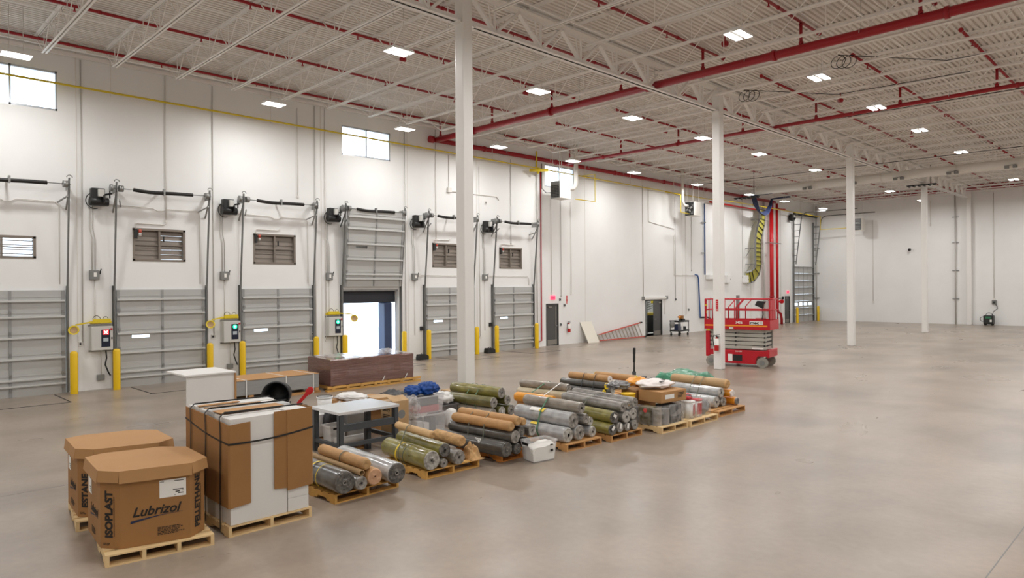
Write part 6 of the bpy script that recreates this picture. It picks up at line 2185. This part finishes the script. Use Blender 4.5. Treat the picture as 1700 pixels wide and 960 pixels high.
def lump(c, s, m, name, label, cat, group=None, amp=.25, f=2.2, seed=0, n=20, parent=None, flat=.0):
    """irregular soft bag or heap: squashed noisy ball resting on c.z"""
    mb = MB()
    c = Vector(c)
    rows_ = n
    for i in range(rows_ + 1):
        th = math.pi * i / rows_
        for k in range(2 * n):
            ph_ = math.pi * k / n
            p = Vector((math.sin(th) * math.cos(ph_), math.sin(th) * math.sin(ph_), math.cos(th)))
            w_ = 1 + amp * mnoise.noise(p * f + Vector((seed, seed * .7, 0))) + amp * .4 * mnoise.noise(p * f * 2.7 + Vector((seed, 5, seed)))
            q = Vector((p.x * s[0] * w_, p.y * s[1] * w_, p.z * s[2] * w_))
            # boxier outline
            q.z = max(q.z, -s[2] * .82)
            mb.v.append(c + q + Vector((0, 0, s[2] * .82)))
    for i in range(rows_):
        for k in range(2 * n):
            q = (k + 1) % (2 * n)
            mb.f.append([i * 2 * n + k, i * 2 * n + q, (i + 1) * 2 * n + q, (i + 1) * 2 * n + k])
            mb.sm.append(True)
    if parent is not None:
        return mb.build(name, m, parent)
    return tag(mb.build(name, m), label, cat, group)


def tub(x0, x1, y0, y1, z0, z1, m, name, label, cat, flare=.03, group=None, lid=None):
    t = thing(name, ((x0 + x1) / 2, (y0 + y1) / 2, z0), label, cat, group)
    th = .008
    vs = []
    for (z, e) in ((z0, flare), (z1, 0)):
        vs += [(x0 + e, y0 + e, z), (x1 - e, y0 + e, z), (x1 - e, y1 - e, z), (x0 + e, y1 - e, z)]
    for (z, e) in ((z0 + .01, flare + th), (z1, th)):
        vs += [(x0 + e, y0 + e, z), (x1 - e, y0 + e, z), (x1 - e, y1 - e, z), (x0 + e, y1 - e, z)]
    fs = [(0, 3, 2, 1), (8, 9, 10, 11)]
    for i in range(4):
        j = (i + 1) % 4
        fs += [(i, j, 4 + j, 4 + i), (8 + i, 12 + i, 12 + j, 8 + j), (4 + i, 4 + j, 12 + j, 12 + i)]
    MB().add(vs, fs).build('shell', m, t)
    r = MB()
    r.box(x0 - .02, x1 + .02, y0 - .02, y0 + .0, z1 - .03, z1).box(x0 - .02, x1 + .02, y1, y1 + .02, z1 - .03, z1).box(x0 - .02, x0, y0, y1, z1 - .03, z1).box(x1, x1 + .02, y0, y1, z1 - .03, z1)
    r.build('rim', m if not lid else lid, t)
    return t


# on the floor and pallet behind the table
lump((-11.95, 6.0, 0.0), (.24, .22, .34), 'item_white', 'plastic_bag', 'white plastic bag bulging behind the left leg of the work table', 'bag', 'white bags by the table', seed=1)
t = tub(-11.68, -11.36, 6.56, 6.88, PALLET_H, .47, 'item_white', 'white_tub', 'white plastic tub with a dark grip under the left of the work table', 'tub')
MB().box(-11.375, -11.35, 6.62, 6.82, .40, .43).build('grip', 'black_plastic', t)
lump((-11.98, 6.92, PALLET_H), (.16, .14, .32), 'item_dark', 'cable_bundle', 'black bundle of cables under the work table', 'cable', seed=3, amp=.3, f=4)
tag(MB().box(-12.35, -11.75, 7.15, 7.6, .14, .56).build('grey_box', 'foam_grey', bevel=.02), 'grey box under the right of the work table', 'box')
lump((-12.1, 7.3, .565), (.42, .3, .06), 'clear_wrap', 'plastic_sheet', 'crumpled clear plastic sheet on the grey box under the table', 'plastic sheet', seed=6, amp=.4, f=4)
tag(MB().tube([(-11.28, 6.62, .2), (-11.28, 7.2, .2)], .07, 16).build('grey_tube', 'item_white'), 'pale wrapped tube lying on the pallet under the work table', 'tube')
t = thing('white_bucket', (-12.25, 6.95, .5), 'white bucket with a dark rim standing behind the work table', 'bucket')
t.location.z = .58
WL[t] = Vector((-12.25, 6.95, .58))
Mb = Matrix.Translation((-12.25, 6.95, .58))
MB().lathe([(0, 0), (.125, 0), (.145, .30), (.135, .30), (.118, .02), (0, .02)], 28, Mb).build('shell', 'white_plastic', t)
MB().lathe([(.145, .27), (.158, .28), (.158, .31), (.132, .31), (.132, .29)], 28, Mb).build('rim', 'white_plastic', t)
MB().lathe([(.128, .309), (.15, .309), (.15, .318), (.128, .318)], 28, Mb).build('dark_gasket', 'black_rubber', t)
tag(MB().box(-12.5, -12.05, 6.62, 7.12, .15, .58).build('white_carton', 'panel_white', bevel=.01), 'white carton holding up the white bucket behind the table', 'carton')

t = thing('printed_carton', (-11.42, 8.0, 0), 'tan cardboard box with printed lettering and a dark round mark, right of the table', 'carton')
bx0, bx1, by0, by1, bz = -11.62, -11.22, 7.83, 8.22, .78
MB().box(bx0, bx1, by0, by1, 0, bz).build('box', 'film_tan', t, bevel=.008)
MB().add([(bx1, by0, bz), (bx1, by1, bz), (bx1 - .2, by1, bz + .08), (bx1 - .2, by0, bz + .08), (bx1, by0, bz + .006), (bx1, by1, bz + .006), (bx1 - .2, by1, bz + .086), (bx1 - .2, by0, bz + .086)], [(0, 1, 2, 3), (4, 5, 6, 7), (0, 1, 5, 4), (2, 3, 7, 6), (1, 2, 6, 5), (3, 0, 4, 7)]).build('flap', 'film_tan', t)
text_mb('Berry', .11, (bx0 + .06, by0 - .001, .58), (1, 0, 0), (0, 0, 1), .002, .02).build('lettering', 'print_black', t)
c = MB()
for q in range(3):
    c.box(bx0 + .08, bx0 + .3 - q * .04, by0 - .003, by0 - .001, .5 - q * .035, .515 - q * .035)
c.build('small_print', 'print_black', t)
MB().cyl((bx1, (by0 + by1) / 2 + .02, .52), (bx1 + .002, (by0 + by1) / 2 + .02, .52), .085, 24).build('round_mark', 'box_grey', t)

t = thing('open_carton', (-13.0, 8.3, 0), 'open brown carton stuffed with white film behind the work table', 'carton')
MB().box(-13.5, -12.35, 7.75, 8.85, 0, .6).build('box', 'kraft_lid', t, bevel=.01)
MB().add([(-12.35, 7.75, .6), (-12.35, 8.85, .6), (-12.12, 8.85, .52), (-12.12, 7.75, .52), (-12.35, 7.75, .61), (-12.35, 8.85, .61), (-12.12, 8.85, .53), (-12.12, 7.75, .53)], [(0, 1, 2, 3), (4, 5, 6, 7), (0, 1, 5, 4), (2, 3, 7, 6), (1, 2, 6, 5), (3, 0, 4, 7)]).build('flap', 'kraft_lid', t)
lump((-13.05, 8.05, .605), (.4, .28, .08), 'item_white', 'plastic_sheet', 'white crumpled film on top of the open brown carton', 'plastic sheet', seed=11, amp=.35, f=3)
tag(MB().box(-12.95, -12.5, 8.3, 8.8, .61, .66).build('plywood_sheet', 'film_tan', bevel=.005), 'tan board lying on the open brown carton', 'board')
lump((-12.7, 7.55, 0), (.3, .2, .34), 'clear_film', 'plastic_bag', 'clear plastic bag slumped against the open brown carton', 'bag', 'white bags by the table', seed=12)
lump((-13.9, 9.75, 0), (.5, .42, .3), 'black_plastic', 'plastic_bag', 'black plastic bag beyond the open brown carton', 'bag', seed=14, amp=.3)
tag(MB().box(-13.35, -12.95, 10.75, 11.15, 0, .5).build('small_carton', 'film_tan', bevel=.008), 'small tan carton left of the green-tied olive rolls', 'carton')

# stacked clear totes with blue bags
t = tub(-12.0, -11.42, 8.55, 9.35, 0.0, .38, 'clear_tub', 'clear_tote', 'lower clear tote full of grey and white parts, under the red one', 'tote', .03, 'clear totes', 'clear_tub')
for q in range(7):
    tag(MB().box(-11.95 + (q % 2) * .24, -11.72 + (q % 2) * .24, 8.62 + (q // 2) * .17, 8.76 + (q // 2) * .17, .02, .2 + .05 * (q % 3)).build('packed_part', ('item_white', 'cabinet_grey', 'item_dark')[q % 3], bevel=.01), ('white', 'grey', 'dark')[q % 3] + ' packet inside the lower clear tote', 'packet', 'packets inside the lower tote')
t = tub(-11.98, -11.44, 8.58, 9.3, .385, .76, 'clear_tub', 'clear_tote', 'upper clear tote with red and dark things, topped by blue bags', 'tote', .03, 'clear totes', 'clear_tub')
tag(MB().box(-11.92, -11.5, 8.66, 9.22, .40, .55).build('red_cloth', 'item_red', bevel=.03), 'red cloth at the bottom of the upper clear tote', 'cloth')
tag(MB().box(-11.92, -11.5, 8.66, 9.2, .555, .73).build('dark_case', 'item_dark', bevel=.02), 'dark case in the upper clear tote', 'case')
for k, (x, y, z, sx, sy, sz) in enumerate(((-11.75, 8.72, .765, .2, .16, .11), (-11.65, 8.98, .765, .2, .16, .14), (-11.75, 9.2, .765, .18, .15, .12))):
    lump((x, y, z), (sx, sy, sz), 'bag_blue', 'blue_bag', ('left', 'middle', 'right')[k] + ' one of the folded blue bags heaped on the upper clear tote', 'bag', 'folded blue bags', seed=20 + k, amp=.35, f=3)
lump((-11.62, 8.6, .30), (.2, .14, .27), 'clear_film', 'plastic_bag', 'clear plastic film hanging over the left of the stacked totes', 'plastic sheet', seed=30)
lump((-12.1, 9.78, .42), (.22, .26, .14), 'item_white', 'plastic_bag', 'white bag heaped right of the stacked totes', 'bag', 'white bags by the table', seed=33, amp=.35, f=3)
t = tub(-12.3, -11.88, 9.5, 10.05, 0.2, .42, 'bag_grey', 'grey_tub', 'grey tub under the white bag right of the stacked totes', 'tub', .02)
tag(MB().box(-12.3, -11.9, 9.5, 10.0, 0, .195).build('low_carton', 'item_dark', bevel=.01), 'dark low box under the grey tub', 'box')
t = thing('white_canister', (-11.6, 9.62, 0), 'white canister with a red side beside the stacked totes', 'canister')
MB().lathe([(0, 0), (.12, 0), (.125, .05), (.12, .34), (.06, .38), (0, .38)], 22, Matrix.Translation((-11.6, 9.62, 0))).build('body', 'item_white', t)
MB().box(-11.5, -11.47, 9.62, 9.72, .05, .3).build('red_label', 'item_red', t)

# white tub of powder in front of the dark grey pile
t = thing('white_tub', (-8.24, 8.77, 0), 'translucent white tub filled with white powder on the floor before the dark rolls', 'tub')
A, B_, C_, D_ = Vector((-8.43, 8.60, 0)), Vector((-8.115, 8.53, 0)), Vector((-8.04, 9.0, 0)), Vector((-8.345, 9.06, 0))
cen = (A + B_ + C_ + D_) / 4
hh = .36
lo = [cen + (p - cen) * .96 for p in (A, B_, C_, D_)]
hi = [cen + (p - cen) * 1.14 + Vector((0, 0, hh)) for p in (A, B_, C_, D_)]
hi2 = [cen + (p - cen) * 1.10 + Vector((0, 0, hh)) for p in (A, B_, C_, D_)]
li2 = [cen + (p - cen) * .94 + Vector((0, 0, .01)) for p in (A, B_, C_, D_)]
vs = lo + hi + li2 + hi2
fs = [(0, 3, 2, 1), (8, 9, 10, 11)]
for i in range(4):
    j = (i + 1) % 4
    fs += [(i, j, 4 + j, 4 + i), (8 + i, 12 + i, 12 + j, 8 + j), (4 + i, 4 + j, 12 + j, 12 + i)]
MB().add(vs, fs).build('shell', 'clear_tub', t)
rim_o = [cen + (p - cen) * 1.19 + Vector((0, 0, hh)) for p in (A, B_, C_, D_)]
rim_l = [p - Vector((0, 0, .035)) for p in rim_o]
MB().add(hi + rim_o + rim_l, [(i, (i + 1) % 4, 4 + (i + 1) % 4, 4 + i) for i in range(4)] + [(4 + i, 4 + (i + 1) % 4, 8 + (i + 1) % 4, 8 + i) for i in range(4)]).build('rim', 'clear_tub', t)
n = 14
mb = MB()


def bil(c, a, b):
    return c[0] * (1 - a) * (1 - b) + c[1] * a * (1 - b) + c[2] * a * b + c[3] * (1 - a) * b


low = [cen + (p - cen) * .925 + Vector((0, 0, .015)) for p in (A, B_, C_, D_)]
upp = [cen + (p - cen) * 1.05 + Vector((0, 0, .25)) for p in (A, B_, C_, D_)]
for i in range(n + 1):
    for j in range(n + 1):
        p = bil(upp, i / n, j / n)
        mb.v.append(p + Vector((0, 0, .05 * mnoise.noise(Vector((i / n * 2.2, j / n * 2.2, 1.7))) + .05 * (j / n))))
for i in range(n):
    for j in range(n):
        q = i * (n + 1) + j
        mb.f.append([q, q + 1, q + n + 2, q + n + 1])
        mb.sm.append(True)
edge = [i * (n + 1) for i in range(n + 1)] + [n * (n + 1) + j for j in range(1, n + 1)] + [i * (n + 1) + n for i in range(n - 1, -1, -1)] + [j for j in range(n - 1, 0, -1)]
o = len(mb.v)
for e in edge:
    i, j = divmod(e, n + 1)
    mb.v.append(bil(low, i / n, j / n))
for q in range(len(edge)):
    r_ = (q + 1) % len(edge)
    mb.f.append([edge[q], edge[r_], o + r_, o + q])
    mb.sm.append(False)
tag(mb.build('white_powder', 'powder_white'), 'white powder filling the translucent tub on the floor', 'powder', kind='stuff')
M = frame_m(bil([lo[0], lo[1], hi[1], hi[0]], .3, .86) + Vector((0, -.018, 0)), lo[1] - lo[0], hi[0] - lo[0])
MB().box(-.03, .14, -.022, .022, 0, .01, M).build('black_label', 'black_plastic', t)
M = frame_m(bil([lo[1], lo[2], hi[2], hi[1]], .8, .5) + Vector((.012, 0, 0)), lo[2] - lo[1], hi[1] - lo[1])
MB().box(-.03, .03, -.02, .02, 0, .006, M).box(-.03, .03, .09, .11, 0, .006, M).build('side_print', 'print_black', t)

# ------------------------------------------------------------------ cans, buckets and bags on the next two pallets
t = thing('square_can', (-8.27, 12.17, PALLET_H), 'olive square can with a bright red dot in the film-wrapped load', 'can')
MB().box(-8.42, -8.14, 12.05, 12.32, PALLET_H, .5).build('body', 'drum_olive', t, bevel=.02)
MB().cyl((-8.25, 12.05, .43), (-8.25, 12.044, .43), .045, 24).build('red_dot', 'sticker_red', t)
for k, (x, y, r, h, m, lb) in enumerate(((-8.62, 12.17, .11, .33, 'bag_grey', 'grey can left of the olive square can'), (-8.04, 12.17, .095, .34, 'film_taupe', 'taupe can at the front corner of the film-wrapped load'), (-7.99, 12.38, .09, .33, 'bag_grey', 'grey can right of the front corner of the film-wrapped load'), (-8.22, 12.45, .1, .34, 'film_taupe', 'taupe can inside the film-wrapped load'))):
    t = tag(MB().lathe([(0, 0), (r, 0), (r, .01), (r * .97, .02), (r * .97, h - .02), (r, h - .01), (r, h), (r * .9, h), (r * .9, h - .012), (0, h - .012)], 24, Matrix.Translation((x, y, PALLET_H))).build('metal_can', m), lb, 'can', 'round cans in the wrapped load')
    MB().tube(arc((x, y, PALLET_H + h - .02), r * .8, 0, math.pi, 8, (0, 1, 0), (1, 0, .12)), .006, 5).build('bail_handle', 'galvanised', t)
t = thing('printed_carton', (-8.05, 12.7, PALLET_H), 'dark printed carton at the right of the film-wrapped load', 'carton')
MB().box(-8.3, -7.93, 12.5, 12.92, PALLET_H, .5).build('box', 'item_dark', t, bevel=.008)
MB().add([(-7.928, 12.52, .30), (-7.928, 12.9, .42), (-7.928, 12.9, .30), (-7.928, 12.7, .26), (-7.926, 12.52, .30), (-7.926, 12.9, .42), (-7.926, 12.9, .30), (-7.926, 12.7, .26)], [(0, 1, 2, 3), (4, 5, 6, 7)]).build('printed_slope', 'bag_grey', t)
# film wrapped round the load
pts = [(-8.76, 12.03), (-8.1, 12.025), (-7.96, 12.06), (-7.9, 12.2), (-7.885, 12.5), (-7.885, 12.95), (-8.3, 12.98), (-8.78, 12.95)]
mb = MB()
K = 6
for j in range(K + 1):
    z = PALLET_H + .004 + (.41 if j == K else .40) * j / K
    for q, (x, y) in enumerate(pts):
        w_ = .012 * mnoise.noise(Vector((x * 8, y * 8, z * 14)))
        mb.v.append(Vector((x + w_, y + w_ * .5, z)))
n = len(pts)
for j in range(K):
    for q in range(n):
        mb.f.append([j * n + q, j * n + (q + 1) % n, (j + 1) * n + (q + 1) % n, (j + 1) * n + q])
        mb.sm.append(False)
tag(mb.build('stretch_film', 'clear_wrap'), 'clear stretch film wrapped round the cans with the red dot', 'plastic sheet', 'stretch films')
t = thing('brown_carton', (-8.33, 12.8, .545), 'creased brown carton lying on the film-wrapped cans', 'carton')
Mc = yaw_m((-8.33, 12.82, .545), R(-6))
MB().box(-.31, .31, -.42, .42, 0, .24, Mc).build('box', 'kraft_lid', t, bevel=.012)
MB().box(.311, .313, -.3, .0, .08, .17, Mc).build('white_label', 'paper_white', t)
c = MB()
for q in range(4):
    c.box(.311, .314, .12, .34 - q * .03, .17 - q * .03, .185 - q * .03, Mc)
c.build('dark_print', 'print_black', t)
tag(MB().box(-9.15, -8.75, 12.45, 13.2, .13, .75).build('brown_carton', 'kraft', bevel=.012), 'brown carton behind the film-wrapped cans', 'carton')
for z, lb in ((PALLET_H, 'lower'), (.44, 'upper')):
    t = thing('yellow_bucket', (-8.62, 12.2, z), lb + ' yellow bucket behind the film-wrapped cans', 'bucket', 'yellow buckets') if z > .4 else None
    if t is None:
        continue
    t.location = (-8.80, 12.22, .48)
    WL[t] = Vector((-8.80, 12.22, .48))
    Mb = Matrix.Translation((-8.80, 12.22, .48))
    MB().lathe([(0, 0), (.13, 0), (.145, .2), (.0, .2)], 26, Mb).build('shell', 'bucket_yellow', t)
    MB().lathe([(.0, .2), (.15, .2), (.158, .21), (.158, .235), (.0, .24)], 26, Mb).build('lid', 'bucket_yellow', t)
lump((-8.55, 12.85, .79), (.36, .44, .1), 'bag_white', 'plastic_bag', 'white plastic bag spread over the brown carton', 'bag', seed=40, amp=.25)
for k, (x, y) in enumerate(((-8.28, 12.72), (-8.42, 12.98))):
    tag(MB().box(x - .03, x + .03, y - .06, y + .06, .955, .968).build('black_label', 'black_plastic'), ('left' if k == 0 else 'right') + ' one of two black marks on the white plastic bag', 'label', 'black marks on the white bag')
lump((-9.15, 12.35, .76), (.22, .26, .09), 'bag_grey', 'plastic_bag', 'grey plastic bag left of the white bag on the cartons', 'bag', seed=44, amp=.4, f=3)
lump((-9.2, 13.15, .74), (.26, .3, .11), 'wrap_orange', 'cloth_bundle', 'orange-tan bundle behind the white plastic bag', 'bundle', seed=47)

g = 'buckets on the pallet before the last'
for k, (x, y, m, lb) in enumerate(((-8.03, 13.36, 'white_plastic', 'white bucket at the left front of the bucket pallet'), (-8.03, 13.66, 'white_plastic', 'white bucket with a red band at the front of the bucket pallet'), (-8.35, 13.5, 'white_plastic', 'white bucket at the back of the bucket pallet'))):
    t = thing('plastic_bucket', (x, y, PALLET_H), lb, 'bucket', g)
    Mb = Matrix.Translation((x, y, PALLET_H))
    MB().lathe([(0, 0), (.125, 0), (.14, .34), (0, .34)], 26, Mb).build('shell', m, t)
    MB().lathe([(.0, .34), (.145, .34), (.152, .35), (.152, .37), (.0, .375)], 26, Mb).build('lid', 'item_white' if k != 1 else 'item_red', t)
    if k < 2:
        c = MB()
        vs = []
        for q in range(7):
            a = R(-65 + q * 14 + (25 if k else 55))
            vs += [(x + .136 * math.cos(a), y + .136 * math.sin(a), PALLET_H + .05), (x + .144 * math.cos(a), y + .144 * math.sin(a), PALLET_H + .3)]
        c.add(vs, [(2 * q, 2 * q + 2, 2 * q + 3, 2 * q + 1) for q in range(6)])
        c.build('red_band', 'item_red', t)
lump((-8.1, 13.98, PALLET_H), (.2, .2, .2), 'bag_grey', 'plastic_bag', 'grey shiny bag right of the white and red buckets', 'bag', seed=50)
for k, (x, y) in enumerate(((-8.1, 13.45), (-8.2, 13.6), (-8.3, 13.75))):
    lump((x, y, .51), (.1, .09, .04), ('item_red', 'item_dark', 'item_red')[k], 'cloth_rag', ('front red', 'dark', 'rear red')[k] + ' rag on top of the white buckets', 'rag', 'rags on the buckets', seed=55 + k, amp=.35, f=3)
pts = [(-8.5, 13.2), (-8.0, 13.2), (-7.88, 13.3), (-7.87, 13.8), (-7.9, 14.1), (-8.0, 14.2), (-8.5, 14.2)]
mb = MB()
for j in range(K + 1):
    z = PALLET_H + .004 + .39 * j / K
    for q, (x, y) in enumerate(pts):
        w_ = .012 * mnoise.noise(Vector((x * 8, y * 8, z * 14)))
        mb.v.append(Vector((x + w_, y + w_ * .5, z)))
n = len(pts)
for j in range(K):
    for q in range(n):
        mb.f.append([j * n + q, j * n + (q + 1) % n, (j + 1) * n + (q + 1) % n, (j + 1) * n + q])
        mb.sm.append(False)
tag(mb.build('stretch_film', 'clear_wrap'), 'clear stretch film wrapped round the white and red buckets', 'plastic sheet', 'stretch films')

# green tarp thrown over something behind the last pallet
mb = MB()
nx, ny = 22, 34
for i in range(nx + 1):
    for j in range(ny + 1):
        a, b = i / nx * 2 - 1, j / ny * 2 - 1
        e = max(abs(a), abs(b))
        top = 1 if e < .6 else max(0, 1 - ((e - .6) / .4) ** 1.5)
        z = (.64 + .12 * mnoise.noise(Vector((a * 1.6, b * 2.2, 7)))) * top + .05 * mnoise.noise(Vector((a * 5, b * 7, 3))) * (1 if top < 1 else .6)
        mb.v.append(Vector((-10.2 + a * .6 + .06 * mnoise.noise(Vector((a * 3, b * 4, 1))), 16.75 + b * 1.1, max(.006, z))))
for i in range(nx):
    for j in range(ny):
        q = i * (ny + 1) + j
        mb.f.append([q, q + 1, q + ny + 2, q + ny + 1])
        mb.sm.append(True)
tag(mb.build('green_tarp', 'tarp_green'), 'crumpled green tarp behind the last pallet of rolls', 'tarp')
